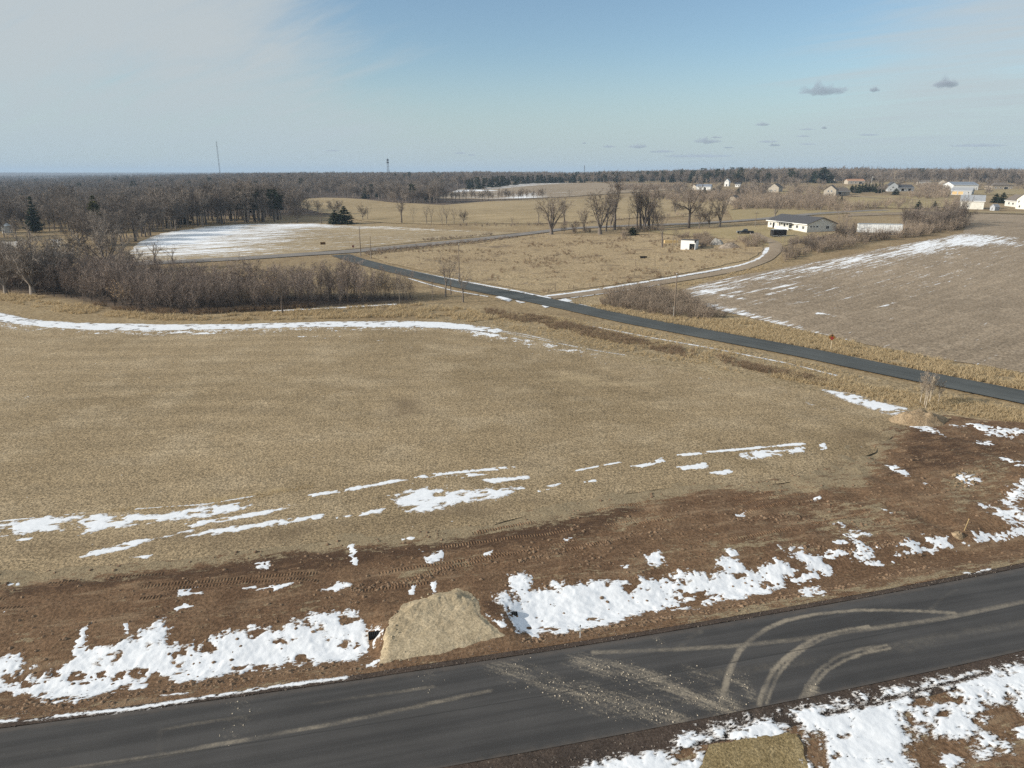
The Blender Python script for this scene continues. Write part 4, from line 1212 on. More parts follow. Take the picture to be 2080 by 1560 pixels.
def bare_tree(seed, trunk=2.0, r=0.3, nlead=6, lang=(12, 36), llen=6.5, nsec=8, sang=(25, 50), slen=2.6, nter=5, tlen=1.2, ntw=5, wlen=0.65, ww=0.035, tw=0.04,
              base_stems=False, up=0.05, wig=0.25, t0=0.3, leaves=0, k0=6, seck=3):
    rng = random.Random(seed)
    T_, C_, Lf = MB(), MB(), MB()
    d0 = bend(Vector((0, 0, 1)), deg(rng.uniform(0, 4)), rng)
    if base_stems:
        starts = []
        for i in range(nlead):
            az = 2 * math.pi * (i + rng.uniform(-.3, .3)) / nlead
            q = Vector((math.cos(az), math.sin(az), 0)) * r * rng.uniform(0.5, 2.2)
            starts.append((q, bend(Vector((0, 0, 1)), deg(rng.uniform(*lang)), rng, az)))
        r_l = r * 0.55
    else:
        pts, ds = limb(T_, (0, 0, -0.15), d0, trunk + 0.15, r * 1.25, r * 0.8, 3, k0, 0.06, 0.02, rng)
        starts = []
        for i in range(nlead):
            az = 2 * math.pi * (i + rng.uniform(-.35, .35)) / nlead
            t = rng.uniform(0.72, 1.0) if i else 1.0
            p, d = along(pts, ds, t)
            a = rng.uniform(*lang) if i else rng.uniform(0, lang[0])
            starts.append((p, bend(d, deg(a), rng, az)))
        r_l = r * 0.52
    for p, d in starts:
        L = llen * rng.uniform(0.72, 1.08)
        pts, ds = limb(T_, p, d, L, r_l * rng.uniform(.75, 1.1), r_l * 0.16, 5, max(3, k0 - 2), wig, up, rng)
        n2 = int(nsec * rng.uniform(0.8, 1.2))
        for j in range(n2):
            t = t0 + (1 - t0) * (j + rng.random()) / n2
            q, e = along(pts, ds, t)
            e = bend(e, deg(rng.uniform(*sang)), rng)
            l2 = slen * rng.uniform(0.6, 1.15) * (1.15 - 0.55 * t)
            p2, d2 = limb(C_, q, e, l2, r_l * 0.22, r_l * 0.06, 3, seck, wig * 1.2, up * 1.6, rng)
            for m in range(nter):
                t2 = 0.2 + 0.8 * (m + rng.random()) / nter
                q2, e2 = along(p2, d2, t2)
                e2 = bend(e2, deg(rng.uniform(20, 55)), rng)
                l3 = tlen * rng.uniform(.6, 1.2)
                twig(C_, q2, e2, l3, tw, rng)
                for w in range(ntw):
                    q3 = q2 + e2 * l3 * rng.uniform(0.15, 0.9)
                    e3 = bend((e2 + Vector((0, 0, 0.25))).normalized(), deg(rng.uniform(15, 50)), rng)
                    twig(C_, q3, e3, wlen * rng.uniform(.6, 1.25), ww, rng)
                    if leaves and rng.random() < leaves:
                        twig(Lf, q3 + e3 * 0.3, perp(e3, rng), 0.28, 0.22, rng)
    return T_, C_, Lf


def conifer(seed, H=10, R=2.6, lev=17, nb=9, start=0.06, pine=False):
    rng = random.Random(seed)
    T_, C_ = MB(), MB()
    limb(T_, (0, 0, -0.1), Vector((0, 0, 1)), H * 0.97, H * 0.022, 0.02, 4, 6, 0.02, 0, rng)
    for i in range(lev):
        f = (i + rng.uniform(-.3, .3)) / lev
        z = H * (start + (1 - start) * max(f, 0))
        if pine:
            rad = R * (0.55 + 0.45 * math.sin(math.pi * min(1, max(0, f) * 0.9 + 0.1))) * rng.uniform(.6, 1.15)
        else:
            rad = R * (1 - max(f, 0)) ** 0.85 * rng.uniform(.8, 1.1) + 0.12
        for b in range(nb):
            az = 2 * math.pi * (b + rng.random()) / nb
            d = Vector((math.cos(az), math.sin(az), rng.uniform(-0.3, 0.15) + (0.25 if pine else 0))).normalized()
            L = rad * rng.uniform(.65, 1.1)
            m = 3 if L < 1 else 5
            for q in range(m):
                t = (q + 0.6) / m
                if pine and t < 0.4:
                    continue
                p = Vector((0, 0, z)) + d * L * t + Vector((rng.gauss(0, .1), rng.gauss(0, .1), rng.gauss(0, .08)))
                e = (d + Vector((rng.gauss(0, .45), rng.gauss(0, .45), rng.gauss(0, .3) + (0.35 if pine else -0.1)))).normalized()
                twig(C_, p - e * 0.25, e, rng.uniform(.7, 1.15) * (0.55 + 0.22 * rad), 0.34 + 0.16 * rad, rng)
    return T_, C_


def shrub(seed, n=16, H=2.6, spread=(8, 48), tw=9, w=0.04, tl=0.8):
    rng = random.Random(seed)
    C_ = MB()
    for i in range(n):
        az = rng.uniform(0, 6.28)
        d = bend(Vector((0, 0, 1)), deg(rng.uniform(*spread)), rng, az)
        p = Vector((math.cos(az), math.sin(az), 0)) * rng.uniform(0, .35) + Vector((0, 0, -0.1))
        pts, ds = limb(C_, p, d, H * rng.uniform(.6, 1.1), 0.035, 0.012, 3, 3, 0.25, 0.1, rng)
        for j in range(tw):
            q, e = along(pts, ds, rng.uniform(.2, 1))
            e = bend((e + Vector((0, 0, .2))).normalized(), deg(rng.uniform(15, 55)), rng)
            l = tl * rng.uniform(.5, 1.3)
            twig(C_, q, e, l, w, rng)
            for _ in range(2):
                twig(C_, q + e * l * rng.uniform(.2, .8), bend(e, deg(rng.uniform(20, 50)), rng), l * .6, w * .8, rng)
    return C_


def tuft(seed, n=18, H=0.8, w=0.07, r=0.32, lean=0.5):
    rng = random.Random(seed)
    C_ = MB()
    for i in range(n):
        az = rng.uniform(0, 6.28)
        p = Vector((math.cos(az), math.sin(az), 0)) * rng.uniform(0, r) + Vector((0, 0, -0.06))
        d = Vector((math.cos(az) * rng.uniform(0, lean) + 0.12, math.sin(az) * rng.uniform(0, lean), 1)).normalized()
        h = H * rng.uniform(.5, 1.1)
        s = perp(d, rng) * w * .5
        q = p + d * h * .6
        e = (d + Vector((math.cos(az) * .5, math.sin(az) * .5, -.35))).normalized()
        C_.add([p - s, p + s, q + s * .7, q - s * .7, q + e * h * .45], [(0, 1, 2, 3), (3, 2, 4)])
    return C_


def combine(T_, C_, extra=None):
    """one mesh: slot 0 wood, slot 1 twigs or needles"""
    mb = MB()
    mb.add(T_.v, T_.f, 0); mb.add(C_.v, C_.f, 1)
    if extra is not None and extra.v:
        mb.add(extra.v, extra.f, 2)
    return mb


def height(*mbs):
    return max(v[2] for mb in mbs for v in mb.v)


def halfwidth(*mbs):
    r = sorted(math.hypot(v[0], v[1]) for mb in mbs for v in mb.v)
    return r[int(len(r) * 0.97)]


class Kind:
    """a kind of plant in several grown variants, kept as parts (trunk, crown) and as one light mesh"""
    def __init__(s, variants, mats, single=False):
        s.var = []
        for T_, C_, *ex in variants:
            mt = T_.mesh('trunk', True); mc = C_.mesh('crown')
            for m in mats[:1]:
                mt.materials.append(m)
            mc.materials.append(mats[1])
            mbs = combine(T_, C_, ex[0] if ex else None)
            me = mbs.mesh('tree')
            for m in mats:
                me.materials.append(m)
            ml = None
            if ex and ex[0] is not None and ex[0].v:
                ml = ex[0].mesh('leaves'); ml.materials.append(mats[2])
            s.var.append(dict(trunk=mt, crown=mc, one=me, leaves=ml, H=height(T_, C_), W=2 * halfwidth(T_, C_), mb=mbs))
        s.mats = mats


K_VASE = Kind([bare_tree(s, 1.9, 0.42, 7, (10, 38), 9.5, 9, (22, 48), 3.0, 5, 1.3, 6, 0.8, 0.062, 0.07, up=0.06, wig=0.22, t0=0.28) for s in (1, 2, 3)], [M_BARK, M_TWIG])
K_TALL = Kind([bare_tree(s, 4.5, 0.40, 5, (8, 30), 9.5, 9, (25, 52), 2.7, 5, 1.2, 6, 0.8, 0.062, 0.07, up=0.05, wig=0.2, t0=0.22) for s in (11, 12, 13)], [M_BARKD, M_TWIGD])
K_OAK = Kind([bare_tree(s, 4.2, 0.42, 7, (25, 68), 6.8, 10, (25, 60), 2.6, 6, 1.2, 6, 0.7, 0.06, 0.07, up=0.05, wig=0.4, t0=0.22) for s in (21, 22)], [M_BARKD, M_TWIGD])
K_ROUND = Kind([bare_tree(s, 1.6, 0.26, 8, (12, 62), 5.6, 9, (25, 60), 2.1, 6, 1.0, 6, 0.65, 0.05, 0.055, up=0.05, wig=0.3, t0=0.22) for s in (31, 32, 33)], [M_BARK, M_TWIGD])
K_BIG = Kind([bare_tree(s, 1.5, 0.40, 12, (6, 58), 8.2, 12, (22, 55), 2.4, 6, 1.1, 6, 0.7, 0.05, 0.06, up=0.06, wig=0.25, t0=0.2) for s in (35, 36)], [M_BIGB, M_BIGT])
K_THIN = Kind([bare_tree(s, 2.6, 0.12, 4, (8, 34), 4.6, 7, (22, 48), 1.6, 4, 0.8, 4, 0.45, 0.03, 0.03, up=0.06, wig=0.22, t0=0.2) for s in (41, 42, 43)], [M_BARK, M_TWIG])
K_SAP = Kind([bare_tree(s, 0.3, 0.085, 4, (3, 17), 7.0, 9, (18, 42), 1.5, 4, 0.85, 4, 0.55, 0.038, 0.04, base_stems=True, up=0.06, wig=0.16, t0=0.2, k0=5) for s in (51, 52, 53, 54, 55, 56)], [M_BARKD, M_TWIGR])
K_SAPL = Kind([bare_tree(s, 0.5, 0.13, 5, (6, 30), 6.0, 7, (20, 50), 1.6, 4, 0.8, 3, 0.5, 0.035, 0.04, base_stems=True, up=0.05, wig=0.2, t0=0.3, leaves=0.55, k0=5) for s in (61, 62)], [M_BARK, M_TWIG, M_DRYLEAF])
K_FOR = Kind([bare_tree(s, 3.6, 0.22, 6, (8, 46), 8.2, 8, (25, 58), 2.5, 5, 1.3, 5, 0.95, 0.095, 0.10, up=0.06, wig=0.22, t0=0.10, k0=5) for s in (71, 72, 73, 74, 75)], [M_FBARK, M_FBARK])
K_PALE = Kind([bare_tree(s, 3.0, 0.11, 5, (4, 20), 6.0, 8, (20, 42), 1.4, 4, 0.8, 4, 0.6, 0.06, 0.06, up=0.06, wig=0.14, t0=0.15, k0=5) for s in (81, 82, 83)], [M_PALE, M_PALET])
K_SPRUCE = Kind([conifer(s, 10, 2.5) for s in (91, 92, 93)], [M_BARKD, M_CONI])
K_CEDAR = Kind([conifer(s, 10, 4.0, 15, 11, 0.03) for s in (94, 95)], [M_BARKD, M_CONI])
K_OLIVE = Kind([conifer(s, 10, 3.6, 15, 10, 0.05) for s in (96,)], [M_BARKD, M_OLIVE])
K_PINE = Kind([conifer(s, 12, 2.9, 10, 9, 0.42, True) for s in (97, 98, 99)], [M_BARKD, M_CONI])
SHR = [shrub(s) for s in (101, 102, 103, 104)]
K_SHRUB = Kind([(MB(), c) for c in []], [M_SHRUB, M_SHRUB])
for c in SHR:
    me = c.mesh('shrub'); me.materials.append(M_SHRUB)
    K_SHRUB.var.append(dict(trunk=None, crown=None, one=me, leaves=None, H=height(c), W=2 * halfwidth(c), mb=c))


def plant(kind, var, p, H, label, name='bare_tree', cat='tree', group=None, parts=True, W=None, rz=None, sink=0.0, seed=None):
    """a plant standing at p, grown to height H (and crown width W)"""
    v = kind.var[var % len(kind.var)]
    sc = H / v['H']
    sx = W / v['W'] if W else sc
    rz = random.Random(int(p[0] * 97 + p[1] * 31)).uniform(0, 6.28) if rz is None else rz
    loc = (p[0], p[1], T1(*p) + 0.03 - sink)
    if parts and v['trunk'] is not None:
        t = thing(name, label, cat, loc, rz, group)
        t.scale = (sx, sx, sc)
        link('trunk', v['trunk'], t)
        link('crown', v['crown'], t)
        if v['leaves']:
            link('leaves', v['leaves'], t)
        return t
    o = link(name, v['one'])
    o.location = loc; o.rotation_euler = (0, 0, rz); o.scale = (sx, sx, sc)
    return tag(o, label, cat, group)


def px_plant(kind, var, u, v, top, label, spread=None, **kw):
    p = at(u, v); m = mpp(p)
    # photo height of an upright thing seen from slightly above
    return plant(kind, var, p, (v - top) * m * 1.02, label, W=spread * m if spread else None, **kw)


# ------------------------------------------------------------------ scattered stuff through geometry nodes
def scatter(name, protos, mats, pts, rz, sc, var, label=None, cat=None):
    V = []; F = []; MI = []; pk = []
    for k, mb in enumerate(protos):
        b = len(V)
        V += list(mb.v); F += [tuple(b + i for i in f) for f in mb.f]; MI += mb.m; pk += [k] * len(mb.v)
    n0 = len(V)
    me = bpy.data.meshes.new(name)
    z = np.asarray(pts, float)
    me.from_pydata([tuple(map(float, v)) for v in V] + [tuple(p) for p in z.tolist()], [], F)
    me.polygons.foreach_set('material_index', MI)
    a = me.attributes.new('pk', 'INT', 'POINT'); a.data.foreach_set('value', np.array(pk + [100 + int(v) for v in var], np.int32))
    a = me.attributes.new('rz', 'FLOAT', 'POINT'); a.data.foreach_set('value', np.concatenate([np.zeros(n0), rz]).astype(np.float32))
    a = me.attributes.new('sc', 'FLOAT', 'POINT'); a.data.foreach_set('value', np.concatenate([np.ones(n0), sc]).astype(np.float32))
    for m in mats:
        me.materials.append(m)
    o = link(name, me)
    o['kind'] = 'stuff'
    if label:
        tag(o, label, cat)
    ng = bpy.data.node_groups.new(name + '_scatter', 'GeometryNodeTree')
    ng.interface.new_socket('Geometry', in_out='INPUT', socket_type='NodeSocketGeometry')
    ng.interface.new_socket('Geometry', in_out='OUTPUT', socket_type='NodeSocketGeometry')
    N = ng.nodes; Lk = ng.links
    gi = N.new('NodeGroupInput'); go = N.new('NodeGroupOutput'); jn = N.new('GeometryNodeJoinGeometry')

    def named(nm, ty):
        nd = N.new('GeometryNodeInputNamedAttribute'); nd.data_type = ty; nd.inputs['Name'].default_value = nm
        return nd.outputs['Attribute']
    ipk = named('pk', 'INT'); irz = named('rz', 'FLOAT'); isc = named('sc', 'FLOAT')
    cx = N.new('ShaderNodeCombineXYZ'); Lk.new(irz, cx.inputs[2])

    def sepk(val):
        cp = N.new('FunctionNodeCompare'); cp.data_type = 'INT'; cp.operation = 'EQUAL'
        Lk.new(ipk, cp.inputs[2]); cp.inputs[3].default_value = val
        sg = N.new('GeometryNodeSeparateGeometry'); sg.domain = 'POINT'
        Lk.new(gi.outputs[0], sg.inputs[0]); Lk.new(cp.outputs[0], sg.inputs[1])
        return sg.outputs[0]
    for k in range(len(protos)):
        ip = N.new('GeometryNodeInstanceOnPoints')
        Lk.new(sepk(100 + k), ip.inputs['Points']); Lk.new(sepk(k), ip.inputs['Instance'])
        Lk.new(cx.outputs[0], ip.inputs['Rotation']); Lk.new(isc, ip.inputs['Scale'])
        Lk.new(ip.outputs[0], jn.inputs[0])
    Lk.new(jn.outputs[0], go.inputs[0])
    md = o.modifiers.new('scatter', 'NODES'); md.node_group = ng
    return o


def fill(poly_w, step, seed, jitter=0.5):
    """jittered grid of points inside a world polygon"""
    rs = np.random.RandomState(seed)
    lo = poly_w.min(0); hi = poly_w.max(0)
    X, Y = np.meshgrid(np.arange(lo[0], hi[0], step), np.arange(lo[1], hi[1], step))
    P = np.stack([X.reshape(-1), Y.reshape(-1)], -1)
    P = P + (rs.rand(*P.shape) - 0.5) * 2 * jitter * step
    return P[sdf(P, poly_w) > 0], rs


def with_z(P, dz=0.0):
    return np.column_stack([P, T(P[:, 0], P[:, 1]) + dz])


# ------------------------------------------------------------------ trees one can tell apart
SOLO = [
    (K_VASE, 0, 1120, 477, 396, 84, 'large bare vase-shaped tree beside the far end of the grey crossroad'),
    (K_VASE, 1, 1219, 476, 384, 82, 'broad bare multi-stemmed tree leftmost of the farmyard trees'),
    (K_TALL, 0, 1248, 467, 364, 66, 'tallest bare grey tree of the farmyard row, straight forked trunk'),
    (K_VASE, 2, 1240, 465, 402, 36, 'narrow bare tree squeezed between two larger farmyard trees'),
    (K_TALL, 1, 1301, 465, 376, 58, 'bare tree leaning left at the left of the dense farmyard clump'),
    (K_VASE, 1, 1309, 466, 372, 66, 'dark trunked bare tree in the middle of the dense farmyard clump'),
    (K_TALL, 2, 1318, 464, 378, 56, 'bare tree with thick trunk at the right of the dense farmyard clump'),
    (K_TALL, 1, 1231, 470, 392, 44, 'bare tree between the leftmost broad tree and the tallest farmyard tree'),
    (K_VASE, 2, 1326, 465, 396, 40, 'bare tree leaning right at the right edge of the dense farmyard clump'),
    (K_ROUND, 1, 1336, 468, 418, 34, 'low spreading bare tree right of the dense farmyard clump'),
    (K_TALL, 0, 1294, 467, 394, 40, 'slim bare tree leaning over the round evergreen bush'),
    (K_ROUND, 2, 1420, 464, 416, 36, 'rounded bare tree between the bare oak and the dense bare tree'),
    (K_ROUND, 0, 1440, 462, 410, 40, 'bushy bare tree just left of the dense bare tree'),
    (K_VASE, 0, 1186, 470, 420, 30, 'small bare tree between roadside tree and leftmost farmyard tree'),
    (K_THIN, 0, 1277, 463, 405, 26, 'slim crooked bare tree just left of the round evergreen bush'),
    (K_OAK, 0, 1399, 463, 366, 74, 'large bare oak with crooked spreading limbs behind the white shed'),
    (K_VASE, 0, 1462, 461, 392, 52, 'dense bare tree standing left of the dark pickup'),
    (K_VASE, 2, 1573, 444, 390, 40, 'bare multi-stemmed tree rising behind the ranch house roof'),
    (K_ROUND, 0, 1371, 435, 402, 26, 'small bare V-shaped tree alone in the field beyond the farmyard'),
    (K_THIN, 1, 1345, 503, 428, 40, 'dark crooked bare tree in the pasture left of the white shed'),
    (K_THIN, 2, 1373, 501, 458, 24, 'slim bare tree beside the stacked yellow lumber'),
    (K_THIN, 0, 1366, 499, 462, 18, 'leaning thin bare sapling against the yellow lumber'),
    (K_ROUND, 1, 603, 453, 413, 54, 'low wide bare tree at the corner of the snowy stubble field'),
    (K_THIN, 1, 653, 454, 418, 24, 'upright narrow bare tree left of the dark cedar'),
    (K_ROUND, 2, 679, 436, 404, 44, 'round bare tree just behind the dark cedar'),
    (K_ROUND, 0, 737, 447, 412, 26, 'bushy bare tree right of the dark cedar'),
    (K_THIN, 2, 747, 447, 414, 20, 'narrow bare tree beside the bushy one near the snow patch'),
    (K_TALL, 0, 816, 453, 406, 34, 'leaning bare tree alone at the near edge of the tan field'),
    (K_THIN, 0, 839, 453, 418, 18, 'small bare tree right of the leaning one on the tan field edge'),
    (K_THIN, 1, 867, 454, 416, 22, 'left bare tree of a close leaning pair on the tan field edge'),
    (K_THIN, 2, 876, 454, 416, 22, 'right bare tree of a close leaning pair on the tan field edge'),
    (K_THIN, 0, 898, 455, 420, 22, 'first thin bare tree of the loose clump on the tan field edge'),
    (K_THIN, 1, 907, 455, 416, 22, 'darkest upright bare tree of the loose clump on the tan field edge'),
    (K_THIN, 2, 922, 455, 418, 28, 'forked bare tree of the loose clump on the tan field edge'),
    (K_ROUND, 1, 941, 454, 424, 22, 'last rounded bare tree of the loose clump on the tan field edge'),
    (K_THIN, 1, 1040, 458, 438, 9, 'tiny lone sapling on the ditch line of the tan field'),
    (K_THIN, 0, 1094, 455, 404, 34, 'slender bare tree behind the large vase-shaped roadside tree, left side'),
    (K_TALL, 1, 1147, 456, 404, 36, 'slender bare tree behind the large vase-shaped roadside tree, right side'),
    (K_ROUND, 2, 1146, 473, 452, 16, 'small bare bush-like tree at the foot of the roadside tree'),
    (K_ROUND, 0, 1168, 471, 446, 26, 'low bare thorny tree between roadside tree and farmyard trees'),
    (K_THIN, 0, 1157, 403, 385, 16, 'tiny bare tree on the ditch of the snow streaked hill field'),
    (K_THIN, 2, 905, 603, 508, 62, 'bare forked tree beside the country road near a power pole'),
    (K_THIN, 1, 941, 614, 536, 44, 'shorter bare tree beside the country road behind the verge weeds'),
    (K_THIN, 0, 916, 599, 524, 44, 'thin bare tree between two larger ones beside the country road'),
    (K_THIN, 2, 879, 611, 556, 26, 'slim bare sapling at the brush belt tip near the road'),
    (K_BIG, 1, 68, 598, 448, 150, 'big pale many-stemmed bare tree at the left end of the brush belt'),
    (K_BIG, 0, 215, 552, 430, 124, 'broad rounded bare tree rising behind the brush belt'),
    (K_BIG, 0, 128, 588, 476, 84, 'dense greyish bare tree between the big pale tree and the broad rounded tree'),
    (K_BIG, 1, 12, 596, 462, 96, 'dense bare tree cut by the left edge of the picture'),
    (K_BIG, 1, 262, 566, 488, 64, 'smaller rounded bare tree leaning against the broad rounded tree'),
    (K_THIN, 1, 314, 536, 484, 64, 'sparse bare tree in front of the snowy stubble field'),
    (K_THIN, 2, 352, 534, 498, 46, 'smaller sparse bare tree in front of the snowy stubble field'),
    (K_ROUND, 2, 150, 560, 470, 90, 'dense bare tree beside the snowy clearing behind the brush'),
    (K_TALL, 2, 574, 636, 556, 34, 'pale stemmed bare tree standing out of the brush belt'),
    (K_TALL, 1, 668, 622, 532, 40, 'tall pale bare tree near the right end of the brush belt'),
    (K_THIN, 0, 812, 620, 558, 30, 'dark bare tree at the right edge of the brush belt'),
]
for k, var, u, v, top, spr, lab in SOLO:
    px_plant(k, var, u, v, top, lab, spr)
# clump of young white-barked trees near the mound
for i, (u, v, top, spr) in enumerate([(1868, 822, 750, 22), (1877, 826, 748, 26), (1886, 822, 752, 22), (1880, 829, 766, 18), (1905, 822, 768, 18)]):
    px_plant(K_PALE, i, u, v, top, 'slender white barked sapling in the roadside clump beside the short wooden post', spr, group='white barked saplings by the road')
# evergreens one can tell apart
for k, var, u, v, top, spr, lab in [
    (K_SPRUCE, 0, 73, 472, 402, 30, 'dark spruce standing above the left farmstead trees'), (K_OLIVE, 0, 199, 474, 400, 44, 'olive green bushy conifer above the left woods'),
    (K_CEDAR, 0, 681, 455, 428, 30, 'left half of the dark cedar pair beside the snow patch'), (K_CEDAR, 1, 700, 455, 420, 38, 'right and taller half of the dark cedar pair beside the snow patch'),
    (K_CEDAR, 0, 1285, 478, 461, 27, 'round dark green bush on the pasture edge by the farmyard trees'),
    (K_CEDAR, 1, 1672, 372, 341, 42, 'huge dark pine on the hill among distant houses'), (K_SPRUCE, 1, 1430, 399, 381, 14, 'dark spruce right of the long white barn'),
    (K_CEDAR, 1, 1448, 397, 383, 20, 'bushy dark spruce just below the long white barn'), (K_SPRUCE, 2, 1498, 400, 384, 16, 'dark spruce in front of the small dark farm building'),
    (K_CEDAR, 0, 1865, 425, 408, 17, 'small green cedar on the lawn in front of the pole barn'), (K_SPRUCE, 0, 1898, 422, 409, 12, 'smallest green cedar on the lawn left of the pole barn'),
    (K_CEDAR, 1, 1819, 396, 383, 16, 'dark round evergreen in front of the blue grey house'), (K_SPRUCE, 1, 1709, 410, 398, 9, 'little cedar on the hillside lawn'),
    (K_CEDAR, 0, 2022, 412, 394, 20, 'left dark evergreen between pole barn and cream house'), (K_CEDAR, 1, 2036, 413, 392, 22, 'right dark evergreen between pole barn and cream house')]:
    px_plant(k, var, u, v, top, lab, spr, name='evergreen_tree')
rg = random.Random(5)
for i in range(12):
    px_plant(K_PINE, i, 470 + i * 8.5 + rg.uniform(-3, 3), 446 + rg.uniform(-6, 6), 386 + rg.uniform(-2, 8), 'dark pine in the stand behind the snowy stubble field', 26, name='pine_tree', group='pines behind the snowy field', parts=False)
for i in range(10):
    px_plant(K_SPRUCE if i % 2 else K_CEDAR, i, 1730 + i * 6.8, 391 + rg.uniform(-2, 2), 373 + rg.uniform(-1, 3), 'dark evergreen in the hedge left of the blue grey house', 13, name='evergreen_tree', group='evergreen hedge by the blue grey house', parts=False)
for i in range(34):
    t = i / 33
    px_plant(K_SPRUCE if i % 3 else K_PINE, i, 950 + 200 * t + rg.uniform(-3, 3), 386 - 14 * min(1, t * 1.5) + rg.uniform(-1, 1), 363 - 7 * min(1, 1.6 * t) + rg.uniform(-2, 3) + 4 * max(0, t - .8) * 5, 'dark conifer in the belt along the top of the snow streaked hill field', 13, name='conifer', group='conifer belt above the hill field', parts=False)
for i in range(44):
    u = rg.uniform(1200, 1660)
    p = at(u, 374 + rg.uniform(-2, 1)); p = p * rg.uniform(1.0, 1.25)
    plant(K_PINE if i % 2 else K_CEDAR, i, p, rg.uniform(12, 17), 'dark conifer in the far woods ' + ('beyond the snow streaked hill field' if u < 1330 else 'behind the long white barn' if u < 1480 else 'behind the pale tan house'), 'conifer', 'tree', 'conifers in the far woods ' + ('west' if u < 1330 else 'middle' if u < 1480 else 'east'), False)
# row of bare trees between the two middle fields
for i in range(40):
    t = i / 39
    px_plant(K_FOR, i, 800 + 305 * t + rg.uniform(-4, 4), 413 - 6.5 * t + rg.uniform(-1.2, 0.6), 384 - 3 * t + rg.uniform(-2, 6), 'bare tree in the windbreak row below the snow streaked hill field', 17, group='windbreak row of bare trees', parts=False)
# edge of the left woods
SEG = ('beside the olive conifer', 'above the whitest corner of the snowy field', 'left of the dark pine stand', 'under the dark pine stand')
for i in range(74):
    t = (i + rg.random()) / 74
    u = 272 + 300 * t
    vb = np.interp(u, [262, 285, 330, 420, 500, 580], [500, 488, 470, 458, 453, 452]) - rg.uniform(0, 16)
    px_plant(K_FOR if i % 4 else K_TALL, i, u, vb, vb - rg.uniform(58, 84), 'bare tree edging the left woods ' + SEG[min(3, i * 4 // 74)], None, group='bare trees edging the left woods, ' + SEG[min(3, i * 4 // 74)], parts=False)
for i in range(46):
    u = rg.uniform(-90, 262); v = rg.uniform(446, 505)
    if 5 < u < 165 and 455 < v < 520 and rg.random() < 0.75:
        v = rg.uniform(440, 452)
    px_plant(K_FOR if i % 3 else K_ROUND, i, u, v, v - rg.uniform(46, 80), 'bare tree of the left farmstead ' + ('beside the grain bin' if u < 70 else 'under the dark spruce' if u < 150 else 'under the olive conifer'), None, group='left farmstead trees ' + ('by the grain bin' if u < 70 else 'by the spruce' if u < 150 else 'by the olive conifer'), parts=False)
# hedgerow along the stubble field on the right
hl = [(1586, 532), (1640, 517), (1700, 503), (1760, 492), (1830, 480), (1900, 471), (1955, 462)]
HW = ('below the ranch house', 'in front of the white trailer', 'at the far tip of the stubble field')
for i in range(84):
    t = (i + rg.random()) / 84
    u = 1590 + 372 * t
    v = np.interp(u, [a for a, b in hl], [b for a, b in hl]) - rg.uniform(4, 24) * (1 if u < 1900 else 0.6)
    if 1738 < u < 1826 and 452 < v < 476:
        v = np.interp(u, [a for a, b in hl], [b for a, b in hl]) - rg.uniform(2, 8)
    hh = rg.uniform(30, 66) * (0.75 if i % 3 == 1 else 1) * (0.38 if 1735 < u < 1830 else 1)
    if u < 1702:
        hh = min(hh, max(14, v - rg.uniform(474, 486)))
    px_plant((K_SAP, K_ROUND, K_THIN)[i % 3], i, u, v, v - hh, 'bare scrubby tree in the right hedgerow ' + HW[0 if u < 1690 else 1 if u < 1830 else 2], None, group='right hedgerow trees ' + HW[0 if u < 1690 else 1 if u < 1830 else 2], parts=False)
# bare trees among the distant houses
BOX = ((1400, 1446, 387), (1470, 1504, 380), (1558, 1602, 391), (1474, 1500, 416), (1670, 1728, 399), (1694, 1758, 374), (1802, 1858, 389), (1866, 1922, 376), (1934, 2000, 386), (1930, 1986, 396), (2014, 2060, 385), (1948, 2024, 428), (2038, 2100, 426))
WHERE = ((1380, 1470, 'around the long white barn'), (1470, 1560, 'near the narrow tall white barn'), (1560, 1670, 'around the pale tan house'), (1670, 1800, 'near the pale timbered house'), (1800, 1930, 'around the blue grey house'), (1930, 2100, 'near the three pole barns'))
n_ = 0
for i in range(125):
    u = rg.uniform(1385, 2085)
    band = rg.random()
    v = rg.uniform(363, 373) if band < .42 else (rg.uniform(373, 396) if band < .75 else rg.uniform(396, 426))
    if v > 398 and u > 1690 and not (1980 < u < 2060 and v < 404):
        continue
    if v > 432 - (u < 1500) * 30:
        continue
    h = rg.uniform(13, 24) * (0.62 if 380 < v < 400 else 0.85)
    if any(x0 - 5 < u < x1 + 5 and v > b_ - 3 and v - h < b_ for x0, x1, b_ in BOX):
        continue
    pale = rg.random() < (.6 if v < 376 and u > 1760 else .25)
    k = K_PALE if pale else (K_ROUND if rg.random() < 0.5 else K_FOR)
    w_ = [t for x0, x1, t in WHERE if x0 <= u < x1][0]
    n_ += 1
    px_plant(k, i, u, v, v - h * (1.25 if pale else 1), ('pale slender bare tree ' if pale else 'rounded bare tree ') + w_, None,
             group=('pale bare trees ' if pale else 'bare trees ') + w_, parts=False)
print('house trees', n_)
FT = []
for i in range(700):
    u = rg.uniform(1370, 2090)
    v = rg.uniform(361, 372) if rg.random() < .4 else rg.uniform(372, 402)
    if v > 396 and u > 1730:
        continue
    h = rg.uniform(8, 21)
    if any(x0 - 3 < u < x1 + 3 and v > b_ - 2 and v - h < b_ for x0, x1, b_ in BOX) or vnoise(u / 40, v / 7, 5) < .34:
        continue
    p = at(u, v); FT.append((p[0], p[1], h * mpp(p) / 11.0))
FT = np.array(FT); print('settlement scrub', len(FT))

